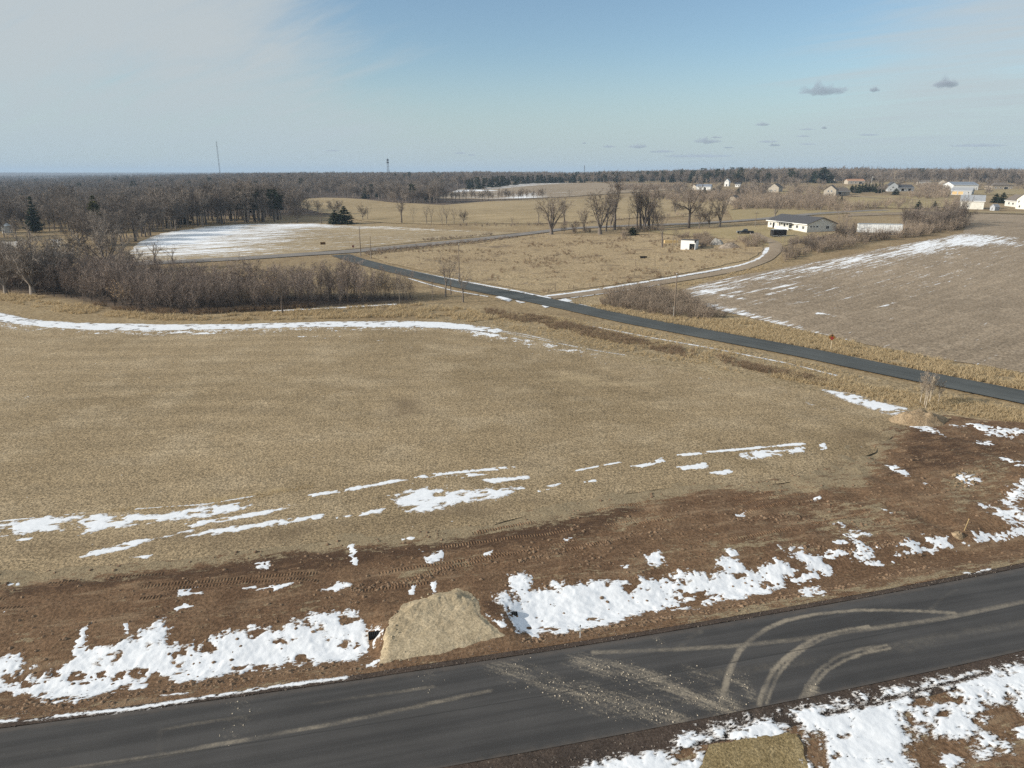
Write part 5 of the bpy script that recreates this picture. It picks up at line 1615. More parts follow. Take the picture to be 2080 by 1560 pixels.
# ------------------------------------------------------------------ brush belt
rs = np.random.RandomState(8)
BP, _ = fill(BRUSH_W, 1.95, 8, 0.55)
BP = BP[(BP[:, 0] / BP[:, 1] > -0.82)]
_sn = sdf(BP, BRUSH_W)
BP = BP[rs.rand(len(BP)) < smooth(0, 3, _sn) * 0.9 + 0.25]
order = np.argsort(BP[:, 1] + np.abs(BP[:, 0]) * 0.05)
BP = BP[order]
print('brush', len(BP))
_ind = 0
rest = []
for i, p in enumerate(BP):
    u_t = p[0] / p[1]
    Hh = (5.2 + 3.6 * rs.rand()) * (1.12 if u_t < -0.55 else 1.0) * (0.92 if u_t > -0.22 else 1) * (0.75 + 0.5 * vnoise(p[0] / 7, p[1] / 7, 3))
    if _ind < 270 and rs.rand() < 0.85:
        leafy = rs.rand() < 0.10
        uu = u_t * 1493 + 1040
        row = 'front row,' if sdf(p[None], BRUSH_W)[0] < 5 and i < 150 else 'inner rows,'
        wh = row + (' below the big pale tree' if uu < 140 else ' below the broad rounded tree' if uu < 290 else ' around the dry leaved trees' if uu < 450 else ' left of the pale stemmed tree' if uu < 580 else ' right of the pale stemmed tree' if uu < 700 else ' at the tapering right end')
        plant(K_SAPL if leafy else K_SAP, i, p, Hh * (0.9 if leafy else 1), 'bare young tree still holding pale dry leaves in the brush belt' if leafy else 'bare young brush belt tree, ' + wh,
              'young_tree', 'tree', 'leafy young trees of the brush belt' if leafy else 'young brush trees ' + wh, False)
        _ind += 1
    else:
        rest.append((p[0], p[1], Hh))
rest = np.array(rest)
scatter('brush', [v['mb'] for v in K_SAP.var[:4]], [M_BARKD, M_TWIGR], with_z(rest[:, :2]), rs.rand(len(rest)) * 6.28, rest[:, 2] / 8.0, rs.randint(0, 4, len(rest)), 'dense brown brush filling the belt between field track and crossroad', 'brush')

# ------------------------------------------------------------------ shrubs and scrub masses
def scrub(name, label, polys, step, seed, sc=(0.6, 1.1), protos=None, mats=None, cat='scrub'):
    P = []; 
    for poly in polys:
        q, r_ = fill(P2(poly), step, seed); P.append(q)
    P = np.vstack(P); r_ = np.random.RandomState(seed + 1)
    protos = protos or SHR
    return scatter(name, protos, mats or [M_SHRUB], with_z(P, 0.02), r_.rand(len(P)) * 6.28, sc[0] + (sc[1] - sc[0]) * r_.rand(len(P)), r_.randint(0, len(protos), len(P)), label, cat)


scrub('scrub', 'low brown scrub between driveway mouth and stubble field', [[(1215, 622), (1240, 598), (1300, 590), (1380, 596), (1420, 622), (1480, 648), (1440, 650), (1370, 645), (1290, 634)]], 1.35, 201, (0.4, 0.95))
scrub('scrub', 'grey brown undergrowth under the right hedgerow', [[(1585, 535), (1640, 520), (1760, 496), (1900, 475), (1965, 464), (1960, 450), (1900, 452), (1840, 462), (1832, 480), (1740, 491), (1733, 480), (1712, 492), (1650, 502), (1590, 518)]], 2.5, 205, (0.45, 1.6))
scrub('scrub', 'grey scrub around the white shed and heaps', [[(1405, 480), (1440, 478), (1450, 497), (1430, 506), (1418, 504)], [(1375, 484), (1400, 478), (1405, 484), (1385, 487)], [(1500, 488), (1540, 485), (1560, 498), (1520, 505)], [(1590, 496), (1640, 486), (1690, 482), (1700, 488), (1640, 496)]], 2.0, 209, (0.5, 1.0))
scrub('scrub', 'purplish scrub in the hollow beyond the farm and crossroad', [[(1480, 425), (1500, 412), (1560, 405), (1640, 408), (1700, 412), (1740, 420), (1780, 424), (1700, 430), (1560, 426), (1500, 428)], [(1290, 398), (1390, 394), (1480, 398), (1470, 410), (1400, 415)], [(1760, 424), (1800, 410), (1840, 412), (1830, 424)], [(1400, 394), (1480, 390), (1560, 400), (1700, 402), (1700, 414), (1640, 422), (1500, 424), (1470, 412)], [(1240, 380), (1400, 378), (1390, 386), (1260, 388)], [(1500, 385), (1560, 381), (1555, 400), (1500, 398)], [(1604, 386), (1664, 384), (1664, 399), (1604, 400)], [(1862, 378), (1932, 376), (1930, 391), (1868, 392)], [(1850, 397), (1926, 396), (1926, 405), (1850, 405)], [(1920, 416), (1946, 414), (1946, 427), (1915, 427)]], 7.0, 213, (0.8, 2.3))
scrub('scrub', 'dark scrub lining the ditch of the tan field', [[(850, 459), (1000, 456), (1180, 452), (1300, 441), (1480, 433), (1480, 436), (1300, 445), (1180, 457), (1000, 461)]], 4.2, 217, (0.35, 0.7))
scrub('scrub', 'brown scrub tucked against the crossroad verge', [[(740, 516), (760, 508), (900, 497), (1050, 481), (1052, 484), (900, 502), (780, 515), (745, 522)], [(860, 491), (1000, 478), (1000, 476), (860, 488)]], 1.7, 219, (0.25, 0.5))
scrub('scrub', 'low scrub below the farmyard trees', [[(1250, 466), (1290, 464), (1340, 465), (1340, 470), (1260, 470)], [(1255, 480), (1280, 478), (1282, 486), (1258, 488)], [(1150, 474), (1195, 468), (1200, 472), (1160, 476)]], 2.4, 221, (0.4, 0.9))

TUFTS = [tuft(s) for s in (301, 302, 303)]
WEEDS = [shrub(s, 10, 1.0, (4, 30), 6, 0.035, 0.35) for s in (311, 312, 313)]


def grass(label, polys, step, seed, sc, protos=None, mats=None, name='dead_grass', thin=None):
    P = np.vstack([fill(P2(p), step, seed + i)[0] for i, p in enumerate(polys)])
    r_ = np.random.RandomState(seed + 3)
    if thin is not None:
        P = P[r_.rand(len(P)) < smooth(thin[0], thin[1], fbm(P[:, 0] / thin[2], P[:, 1] / thin[2], seed, 4, 0.65))]
    protos = protos or TUFTS
    s_ = sc[0] + (sc[1] - sc[0]) * r_.rand(len(P)) * (0.5 + fbm(P[:, 0] / 4, P[:, 1] / 4, seed + 9, 3))
    return scatter(name, protos, mats or [M_GRASSD], with_z(P, 0.02), r_.rand(len(P)) * 6.28, s_, r_.randint(0, len(protos), len(P)), label, 'grass')


grass('tall straw coloured grass between brush belt and field track', [[(-200, 600), (0, 610), (120, 635), (300, 650), (480, 653), (650, 648), (830, 645), (900, 650), (960, 655), (1010, 648), (960, 630), (850, 618), (760, 622), (640, 630), (520, 637), (400, 642), (250, 636), (180, 620), (90, 604), (0, 596), (-200, 580)]], 0.62, 401, (0.55, 1.25), thin=(0.36, 0.56, 5))
grass('straw coloured grass on the bank below the country road', [[(1010, 634), (1120, 642), (1300, 670), (1454, 702), (1650, 740), (1754, 765), (1908, 796), (2080, 834), (2180, 852), (2080, 862), (1900, 838), (1800, 822), (1640, 782), (1500, 758), (1300, 724), (1100, 684), (1000, 660)]], 0.62, 411, (0.35, 0.85), thin=(0.38, 0.6, 5))
grass('tall straw coloured grass between country road and stubble field', [[(1150, 615), (1225, 631), (1338, 654), (1483, 679), (1650, 709), (1754, 728), (1908, 760), (2080, 792), (2200, 810), (2200, 775), (2080, 760), (1900, 731), (1760, 703), (1650, 679), (1560, 658), (1480, 650), (1400, 646), (1300, 636), (1220, 620)]], 0.5, 421, (0.55, 1.15), thin=(0.30, 0.5, 5))
grass('dull straw grass clumps on the verge near the soil mound', [[(1560, 766), (1700, 790), (1830, 820), (1900, 838), (1990, 850), (2120, 866), (2180, 870), (2100, 840), (1950, 812), (1850, 800), (1750, 782), (1620, 758)]], 0.42, 431, (0.5, 1.0), thin=(0.25, 0.5, 4))
grass('brown weedy strip along the ditch below the country road', [[(985, 628), (1080, 640), (1150, 655), (1300, 690), (1420, 716), (1540, 742), (1640, 764), (1740, 792), (1720, 794), (1600, 768), (1440, 736), (1300, 708), (1150, 676), (1060, 655), (990, 645)]], 0.55, 441, (0.35, 0.75), WEEDS, [M_WEED], 'brown_weeds', (0.30, 0.56, 5))
grass('rough grass clumps dotted over the pasture', [PAST], 1.5, 451, (0.3, 0.7), thin=(0.5, 0.66, 7))
grass('brown weeds dotted over the pasture', [PAST, [(1190, 588), (1290, 560), (1390, 540), (1380, 556), (1260, 580)]], 1.9, 461, (0.4, 0.9), WEEDS, [M_WEED], 'brown_weeds', (0.52, 0.7, 9))
grass('grass fringe along the upper end of the stubble field', [[(1400, 580), (1500, 560), (1590, 540), (1590, 530), (1500, 552), (1420, 570), (1330, 586), (1250, 600), (1300, 590)]], 0.8, 471, (0.4, 0.9), thin=(0.35, 0.55, 4))
grass('grass fringe along the yellow edge of the hay field', [[(200, 1037), (420, 1022), (640, 984), (640, 991), (420, 1032), (200, 1043)]], 0.22, 481, (0.14, 0.26))
grass('brown weeds beside the left track bend', [[(180, 618), (250, 635), (330, 642), (400, 640), (520, 633), (640, 626), (640, 622), (520, 628), (400, 634), (300, 632)]], 0.8, 491, (0.7, 1.2), WEEDS, [M_WEED], 'brown_weeds', (0.35, 0.55, 6))

# ------------------------------------------------------------------ far woods, one mass to the horizon
rs = np.random.RandomState(77)
FP = []
holes = [P2(p) for p in (CENT, HILL, FARF, LEFT, LAWN1, LAWN2, LAWN3, LAWN4)]
for y0, y1, st in ((262, 455, 8), (455, 700, 8), (700, 1100, 11), (1100, 1700, 14), (1700, 2600, 20), (2600, 4200, 36), (4200, 7500, 75)):
    X, Y = np.meshgrid(np.arange(-0.95 * y1, 0.9 * y1, st), np.arange(y0, y1, st))
    P = np.stack([X.reshape(-1), Y.reshape(-1)], -1) + (rs.rand(X.size, 2) - 0.5) * st * 0.95
    s_ = P[:, 0] / P[:, 1]
    m = (s_ > -0.9) & (s_ < 0.85)
    wood = np.where((s_ < -0.10) & (P[:, 1] > 455), 1.0, np.where(P[:, 1] > 1075 - 120 * smooth(0.12, 0.4, s_) - 20 * smooth(0.45, 0.6, s_), 1.0, 0.0))
    wood = np.where((s_ >= -0.10) & (s_ < 0.02) & (P[:, 1] > 700), 1.0, wood)
    wood = np.where((P[:, 1] < 455) & (s_ < -0.45) & (P[:, 1] > 285), 1.0, wood)
    # left lowland opens into clearings, field gaps on the ridge
    gapn = fbm(P[:, 0] / 150, P[:, 1] / 150, 12, 3)
    wood = np.where(gapn > 0.66, 0.0, wood)
    wood = np.where((P[:, 1] > 4200) & (s_ < -0.2), 0.0, wood)
    P = P[m & (wood > 0.5)]
    FP.append(P)
FP = np.vstack(FP)
for Hh in holes:
    FP = FP[sdf(FP, Hh) < -6]
# keep the farm clearing in the left lowland open
for Hh in CLR + [P2([(-120, 468), (100, 466), (160, 480), (150, 545), (90, 545), (-120, 520)]), P2([(-300, 574), (0, 560), (270, 541), (500, 530), (500, 520), (260, 530), (0, 545), (-300, 556)])]:
    FP = FP[sdf(FP, Hh) < 0]
FP = FP[~((FP[:, 1] < 350) & (fbm(FP[:, 0] / 30, FP[:, 1] / 30, 6, 3) > 0.5))]
print('far woods', len(FP))
_d = FP[:, 1]
scf = (0.78 + 0.5 * rs.rand(len(FP))) * np.where(_d > 4200, 0.8, 1.0)
scf *= 1 + 0.22 * smooth(0.1, 0.35, FP[:, 0] / FP[:, 1])
scf *= 0.72 + 0.5 * fbm(FP[:, 0] / 70, FP[:, 1] / 70, 3, 2)
PR = [v['mb'] for v in K_FOR.var]
for kk in (K_CEDAR, K_PINE):
    q_ = MB(); b_ = kk.var[0]['mb']; q_.add(b_.v, b_.f); q_.m = [m + 2 for m in b_.m]; PR.append(q_)
_sd = FP[:, 0] / FP[:, 1]
vv_ = rs.randint(0, 5, len(FP))
pc = 0.03 + 0.50 * smooth(0.05, 0.10, _sd) * smooth(0.45, 0.36, _sd) * smooth(1500, 1250, _d) * (fbm(FP[:, 0] / 60, FP[:, 1] / 60, 19, 3) > 0.46)
vv_ = np.where(rs.rand(len(FP)) < pc, 5 + rs.randint(0, 2, len(FP)), vv_)
scatter('bare_woods', PR, [M_FBARK, M_FBARK, M_BARKD, M_CONI], with_z(FP), rs.rand(len(FP)) * 6.28, scf, vv_, 'leafless grey brown woods covering the far land to the horizon', 'woods')
scatter('scrub_trees', [v['mb'] for v in K_FOR.var[:3]] + [v['mb'] for v in K_ROUND.var[:2]], [M_FBARK, M_FBARK], with_z(FT[:, :2]), rs.rand(len(FT)) * 6.28, FT[:, 2], rs.randint(0, 5, len(FT)), 'low grey brown trees and scrub filling the gaps between the distant houses', 'scrub')
print('veg done')
# ------------------------------------------------------------------ building materials
def plain_mat(name, c, rough=0.7, spec=0.2, var=0.12, scale=1.5, metallic=0.0, streak=None):
    m, g = new_mat(name)
    oc = g.n('ShaderNodeTexCoord').outputs['Object']
    n = g.noise(g.mapping(oc, 0, streak or (1, 1, 1)), scale, 4, 0.65)
    k = g.mr(n, 0.3, 0.7, 1 - var, 1 + var)
    cc = g.mix(1.0, c, g.n('ShaderNodeCombineColor', {0: k, 1: k, 2: k}).outputs[0], 'MULTIPLY')
    g.out(cc, rough, None, spec, Metallic=metallic)
    return m


def siding_mat(name, c, pitch=0.2, vertical=False, var=0.1):
    m, g = new_mat(name)
    oc = g.n('ShaderNodeTexCoord').outputs['Object']
    w = g.n('ShaderNodeTexWave', {'Vector': oc, 'Scale': 1.0 / pitch / 3.2}, wave_type='BANDS', bands_direction='X' if vertical else 'Z', wave_profile='SAW').outputs[1]
    n = g.noise(oc, 0.8, 4, 0.65)
    k = g.mr(n, 0.3, 0.7, 1 - var, 1 + var)
    cc = g.mix(1.0, c, g.n('ShaderNodeCombineColor', {0: k, 1: k, 2: k}).outputs[0], 'MULTIPLY')
    g.out(cc, 0.65, g.bump(w, 0.5, 0.03), 0.2)
    return m


M_CREAM = siding_mat('cream_siding', (0.68, 0.665, 0.60))
M_WHITE = siding_mat('white_siding', (0.78, 0.78, 0.76))
M_WMETAL = siding_mat('white_ribbed_metal', (0.76, 0.77, 0.76), 0.5, True)
M_GREYS = siding_mat('grey_siding', (0.40, 0.42, 0.44))
M_TANS = siding_mat('tan_siding', (0.36, 0.31, 0.245))
M_PALES = siding_mat('pale_siding', (0.42, 0.375, 0.31))
M_ROOFG = plain_mat('grey_shingles', (0.085, 0.085, 0.092), 0.85, 0.1, 0.25, 3.0, streak=(1, 1, 4))
M_ROOFL = plain_mat('light_grey_metal_roof', (0.33, 0.34, 0.355), 0.45, 0.4, 0.1, 0.8)
M_ROOFB = plain_mat('blue_grey_metal_roof', (0.20, 0.225, 0.265), 0.45, 0.4, 0.1, 0.8)
M_ROOFBR = plain_mat('brown_shingles', (0.17, 0.145, 0.125), 0.85, 0.1, 0.2, 2.0)
M_ROOFO = plain_mat('rusty_orange_roof', (0.38, 0.21, 0.13), 0.8, 0.1, 0.2, 2.0)
M_TRIM = plain_mat('white_trim', (0.80, 0.80, 0.78), 0.5, 0.3, 0.04)
M_GLASS = plain_mat('dark_window_glass', (0.03, 0.035, 0.04), 0.08, 0.6, 0.05)
M_DARK = plain_mat('interior_shade_paint', (0.012, 0.012, 0.013), 0.9, 0.05, 0.1)  # near-black paint puts the shade inside openings into the colour
M_STEEL = plain_mat('galvanised_steel', (0.50, 0.52, 0.52), 0.4, 0.5, 0.15, 1.2, 0.4)
M_BLACK = plain_mat('black_paint', (0.012, 0.013, 0.016), 0.25, 0.5, 0.1)
M_RUBBER = plain_mat('black_rubber', (0.014, 0.014, 0.014), 0.85, 0.15, 0.2)
M_CHROME = plain_mat('bright_metal', (0.55, 0.56, 0.58), 0.25, 0.6, 0.05, 1.0, 0.7)
M_RED = plain_mat('red_paint', (0.20, 0.02, 0.016), 0.5, 0.3, 0.05)
M_YELLOW = plain_mat('amber_sign_yellow', (0.17, 0.08, 0.015), 0.5, 0.3, 0.05)
M_WOODP = plain_mat('weathered_pole_wood', (0.185, 0.145, 0.11), 0.9, 0.1, 0.25, 3.0, streak=(3, 3, .3))
M_WOODL = plain_mat('pale_wood', (0.52, 0.43, 0.30), 0.85, 0.1, 0.2, 3.0, streak=(3, 3, .3))
M_LUMBER = plain_mat('yellow_lumber', (0.60, 0.44, 0.22), 0.8, 0.1, 0.15, 3.0)
M_TOWER = plain_mat('tower_steel', (0.10, 0.105, 0.12), 0.6, 0.3, 0.1)
M_CONC = plain_mat('concrete', (0.40, 0.38, 0.35), 0.9, 0.1, 0.15)


def opening(parent, kind, face, off, z, w, h, L, D, trim=M_TRIM, fill_=M_GLASS):
    """window or door on a wall face; child of the building with its pane as a child"""
    def bx(o0, o1, z0, z1, d0, d1):
        mb = MB()
        if face == 'front':
            mb.box(o0, o1, -d1, -d0, z0, z1)
        elif face == 'right':
            mb.box(L + d0, L + d1, o0, o1, z0, z1)
        elif face == 'left':
            mb.box(-d1, -d0, o0, o1, z0, z1)
        return mb
    t = min(0.12, w * 0.15)
    fr = MB()
    for b in (bx(off, off + t, z, z + h, 0.0, 0.07), bx(off + w - t, off + w, z, z + h, 0.0, 0.07), bx(off + t, off + w - t, z + h - t, z + h, 0.0, 0.07), bx(off + t, off + w - t, z, z + t, 0.0, 0.07)):
        fr.add(b.v, b.f)
    f = fr.build(kind, trim, parent)
    pn = {'window': 'pane', 'door': 'panel', 'garage_door': 'panel'}[kind]
    bx(off + t, off + w - t, z + t, z + h - t, 0.004, 0.035).build(pn, fill_, f)
    if kind == 'window' and w > 1.2:
        bx(off + w / 2 - 0.04, off + w / 2 + 0.04, z + t, z + h - t, 0.035, 0.06).build('mullion', trim, f)
    return f


def building(name, label, A, B, depth, wall_h, roof_h, wallm, roofm, opens=(), ridge='long', over=0.45, cat='house', A_world=None, chimney=None, extra=None):
    """A, B: photo pixels of the foot of the visible front wall, left and right"""
    a, b = (at(*A), at(*B)) if A_world is None else A_world
    d = b - a; L = float(np.hypot(*d)); rz = math.atan2(d[1], d[0])
    cs = [a, b, a + np.array([-d[1], d[0]]) / L * depth, b + np.array([-d[1], d[0]]) / L * depth]
    z0 = max(T1(*c) for c in cs[:2])
    t = thing(name, label, cat, (a[0], a[1], z0), rz)
    D = depth; h = wall_h; r = roof_h
    fd = -2.0 - max(0, z0 - min(T1(*c) for c in cs))      # foundation runs into the slope
    w = MB()
    if ridge == 'long':
        prof = [(0, fd), (D, fd), (D, h), (D / 2, h + r), (0, h)]
        w.extrude(prof, 'x', 0, L)
    elif ridge == 'short':
        prof = [(0, fd), (L, fd), (L, h), (L / 2, h + r), (0, h)]
        w.extrude([(p[0], p[1]) for p in prof], 'y', D, 0)
    elif ridge == 'hip':
        w.box(0, L, 0, D, fd, h)
    else:
        w.box(0, L, 0, D, fd, h)
    w.build('wall', wallm, t)
    rm = MB()
    e = over; th = 0.16
    if ridge == 'long':
        sl = r / (D / 2); ez = h - sl * e
        rm.extrude([(-e, ez + .02), (D / 2, h + r + .02), (D + e, ez + .02), (D + e, ez + th), (D / 2, h + r + th + .04), (-e, ez + th)], 'x', -e, L + e)
    elif ridge == 'short':
        sl = r / (L / 2); ez = h - sl * e
        rm.extrude([(-e, ez + .02), (L / 2, h + r + .02), (L + e, ez + .02), (L + e, ez + th), (L / 2, h + r + th + .04), (-e, ez + th)], 'y', D + e, -e)
    elif ridge == 'hip':
        q = min(L, D) / 2
        v = [(-e, -e, h), (L + e, -e, h), (L + e, D + e, h), (-e, D + e, h), (q, D / 2, h + r), (L - q, D / 2, h + r), (-e, -e, h + .15), (L + e, -e, h + .15), (L + e, D + e, h + .15), (-e, D + e, h + .15)]
        rm.add(v, [(0, 3, 2, 1), (0, 1, 7, 6), (1, 2, 8, 7), (2, 3, 9, 8), (3, 0, 6, 9), (6, 7, 5, 4), (8, 9, 4, 5), (7, 8, 5), (9, 6, 4)])
    else:
        rm.add([(-e, -e, h + .02), (L + e, -e, h + .02), (L + e, D + e, h + .02), (-e, D + e, h + .02), (-e, -e, h + r), (L + e, -e, h + r), (L + e, D + e, h + .15), (-e, D + e, h + .15)],
               [(0, 3, 2, 1), (4, 5, 6, 7), (0, 1, 5, 4), (1, 2, 6, 5), (2, 3, 7, 6), (3, 0, 4, 7)])
    ro = rm.build('roof', roofm, t)
    # eave board along the front
    if ridge == 'long':
        fb = MB(); sl = r / (D / 2)
        fb.box(-e - .01, L + e + .01, -e - .05, -e - .005, h - sl * e - .12, h - sl * e + .18)
        fb.build('fascia', M_TRIM, t)
    if chimney:
        cx, cy = chimney
        c = MB(); c.box(cx, cx + 0.7, cy, cy + 0.7, h, h + r + 0.9); c.build('chimney', M_ROOFBR, t)
    for o in opens:
        kind, face, f0, f1, z, hh = o[:6]
        span = L if face == 'front' else D
        opening(t, kind, face, f0 * span, z, (f1 - f0) * span, hh, L, D, *(o[6:] if len(o) > 6 else ()))
    return t, L, D


# ranch house with the long cream front and grey gable end
hA, hB = at(1559, 462), at(1638.5, 472.2)
rh, HL, HD = building('ranch_house', 'long cream ranch house with dark grey roof and shaded gable end', None, None, 12.5, 3.0, 2.15, M_CREAM, M_ROOFG,
                      [('window', 'front', .05, .105, 1.0, 1.2), ('door', 'front', .13, .20, 0.1, 2.3, M_TRIM, M_DARK), ('window', 'front', .30, .345, 1.1, 1.2), ('window', 'front', .42, .47, 1.0, 1.4),  # near-black door panel paints the shade of an open bay
                       ('window', 'front', .54, .64, 0.7, 1.5), ('window', 'front', .73, .79, 1.0, 1.3), ('window', 'front', .88, .94, 0.9, 1.3),
                       ('window', 'right', .08, .17, 1.6, .8), ('window', 'right', .19, .27, 1.6, .8), ('window', 'right', .29, .38, 1.6, .8), ('window', 'right', .64, .76, 1.0, 1.3)],
                      'long', 0.6, 'house', (hA, hB))
gp = MB(); gp.extrude([(0.0, -1.9), (HD, -1.9), (HD, 2.98), (HD / 2, 5.1), (0.0, 2.98)], 'x', HL, HL + 0.004)
gv = MB(); gv.extrude([(HD / 2 + .45 * math.cos(i * math.pi / 6), 4.3 + .45 * math.sin(i * math.pi / 6)) for i in range(12)], 'x', HL, HL + .05); gv.build('gable_vent', M_TRIM, rh)
rf = MB(); rf.box(HL * .30, HL * .66, -2.0, -1.9, 0.2, 1.25)
for i in range(6):
    x = HL * (.30 + .36 * i / 5); rf.box(x - .06, x + .06, -2.03, -1.87, 0.0, 2.75)
rf.build('porch_railing', M_TRIM, rh)
pr = MB(); pr.box(HL * .29, HL * .67, -2.3, -.62, 2.72, 2.85); pr.build('porch_roof', M_ROOFG, rh)
pd = MB(); pd.box(HL * .29, HL * .67, -2.2, -.003, -1.5, 0.12); pd.build('porch_floor', M_CONC, rh)

building('barn', 'long low white barn with blue grey roof among far trees', (1414, 386.5), (1443, 386.5), 9, 3.6, 2.2, M_WMETAL, M_ROOFB, [('door', 'front', .55, .68, .1, 2.6), ('window', 'front', .2, .26, 1.4, 1.0)], cat='barn')
building('shed', 'small pale shed attached at the left of the long white barn', (1403, 386), (1413, 386.3), 7, 4.0, 2.0, M_PALES, M_ROOFBR, [('door', 'front', .4, .62, .1, 2.2)], 'short', .3, 'shed')
building('barn', 'narrow tall white barn with pointed gable on the skyline', (1471, 378.5), (1480, 378.5), 12, 5.5, 3.0, M_WHITE, M_ROOFL, [('window', 'front', .4, .6, 5.2, 1.0), ('door', 'front', .35, .65, .1, 2.4)], 'short', .3, 'barn')
building('house', 'small white house right of the narrow tall white barn', (1493, 380), (1503, 380), 9, 2.9, 1.7, M_WHITE, M_ROOFG, [('window', 'front', .15, .35, 1.0, 1.1), ('window', 'front', .6, .8, 1.0, 1.1)], cat='house')
building('house', 'pale tan house with plain gable end half hidden by scrub', (1560, 391), (1581, 391), 14, 4.6, 3.4, M_PALES, M_ROOFBR, [('window', 'front', .3, .42, 1.2, 1.3), ('window', 'front', .6, .72, 1.2, 1.3)], 'short')
building('shed', 'weathered tan shed in the scrub beyond the crossroad', (1475, 416), (1497, 416), 9, 3.4, 2.4, M_TANS, M_ROOFBR, [('door', 'front', .62, .8, .1, 2.3, M_TRIM, M_DARK)], 'short', .3, 'shed')
building('house', 'pale timbered house with high gable on the hillside lawn', (1672, 399), (1697, 399), 13, 5.0, 3.6, M_PALES, M_ROOFBR, [('window', 'front', .3, .44, 3.2, 1.6), ('window', 'front', .56, .70, 3.2, 1.6), ('door', 'front', .44, .56, .1, 2.2), ('window', 'front', .15, .27, .8, 1.3)], 'short')
building('garage', 'low brown garage right of the pale timbered house', (1699, 397), (1726, 396), 10, 3.0, 2.6, M_TANS, M_ROOFBR, [('garage_door', 'front', .1, .35, .1, 2.4, M_TRIM, M_DARK), ('door', 'front', .55, .66, .1, 2.2)], 'long', .4, 'garage')
building('house', 'distant low pinkish house on the hill crest', (1695, 367.5), (1716, 367.3), 10, 2.8, 1.8, M_PALES, M_ROOFBR, [('window', 'front', .2, .3, 1, 1.2), ('window', 'front', .6, .72, 1, 1.2)])
building('house', 'distant orange roofed house on the hill crest', (1722, 374), (1756, 373.6), 11, 3.4, 2.2, M_PALES, M_ROOFO, [('window', 'front', .15, .25, 1, 1.3), ('window', 'front', .4, .5, 1, 1.3), ('garage_door', 'front', .65, .85, .1, 2.4)])
building('house', 'blue grey house with white trimmed gable among evergreens', (1803, 389), (1823, 389), 11, 5.2, 3.0, M_GREYS, M_ROOFG, [('window', 'front', .38, .62, 3.0, 1.5), ('window', 'front', .2, .36, .8, 1.3), ('window', 'front', .62, .78, .8, 1.3)], 'short')
building('garage', 'grey garage wing with dark doorways right of the blue grey house', (1824, 389), (1856, 388.5), 11, 3.0, 2.6, M_GREYS, M_ROOFG, [('garage_door', 'front', .18, .38, .1, 2.5, M_TRIM, M_DARK), ('garage_door', 'front', .62, .84, .1, 2.5, M_TRIM, M_DARK), ('window', 'front', .45, .54, 1, 1.2)], 'long', .4, 'garage')  # dark panels paint the shade within the open doorways
building('house', 'distant pale house behind the aspen trees, left of two', (1867, 375.5), (1889, 375.5), 10, 3.0, 2.0, M_PALES, M_ROOFBR, [('window', 'front', .2, .3, 1, 1.2), ('window', 'front', .6, .7, 1, 1.2)])
building('house', 'distant pale house behind the aspen trees, right of two', (1906, 375.5), (1920, 375.5), 10, 3.4, 2.2, M_PALES, M_ROOFBR, [('window', 'front', .2, .34, 1, 1.2), ('window', 'front', .6, .74, 1, 1.2)], 'short')
building('pole_barn', 'big white pole barn with blue grey roof, farthest of three barns', (1935, 386), (1986, 386), 18, 4.6, 2.6, M_WMETAL, M_ROOFB, [('garage_door', 'right', .3, .6, .1, 3.4, M_TRIM, M_WMETAL), ('door', 'front', .9, .94, .1, 2.2)], 'long', .4, 'barn')
building('pole_barn', 'low grey barn with open tan bays in front of the big white pole barn', (1931, 395.5), (1973, 396), 12, 3.0, 2.4, M_GREYS, M_ROOFL, [('garage_door', 'front', .05, .3, .1, 2.5, M_TRIM, M_LUMBER), ('garage_door', 'front', .34, .6, .1, 2.5, M_TRIM, M_LUMBER), ('window', 'front', .8, .88, 1.1, 1.1)], 'long', .4, 'barn')
building('house', 'wide tan house with hipped roof at the far right', (2015, 385), (2058, 385), 13, 3.6, 2.8, M_TANS, M_ROOFBR, [('window', 'front', .12, .2, 1, 1.3), ('window', 'front', .35, .43, 1, 1.3), ('garage_door', 'front', .55, .75, .1, 2.4), ('window', 'front', .85, .92, 1, 1.3)], 'hip')
building('pole_barn', 'cream pole barn with light grey roof, nearest of three barns', (1949, 424.5), (1997, 425.5), 15, 4.3, 2.8, M_CREAM, M_ROOFL, [('window', 'front', .30, .38, .9, 1.2), ('window', 'right', .2, .3, 1.2, 1.0)], 'long', .4, 'barn')
building('house', 'cream house with projecting gable at the right edge', (2062, 424), (2092, 426), 12, 5.2, 3.2, M_CREAM, M_ROOFBR, [('window', 'front', .12, .22, 3.2, 1.4), ('window', 'front', .5, .62, 3.2, 1.5), ('window', 'front', .2, .32, .6, 1.4)], 'short')
building('house_wing', 'cream side wing with brown roof left of the projecting gable', (2040, 418), (2063, 421), 9, 3.4, 3.0, M_CREAM, M_ROOFBR, [('window', 'front', .3, .45, 1, 1.4), ('window', 'front', .65, .8, 1, 1.4)], 'long', .4, 'house')
building('shed', 'little grey lean-to beside the nearest cream pole barn', (2010, 427.5), (2020, 428), 4, 1.9, 1.2, M_GREYS, M_ROOFL, [('door', 'front', .3, .6, .05, 1.7)], 'short', .2, 'shed')

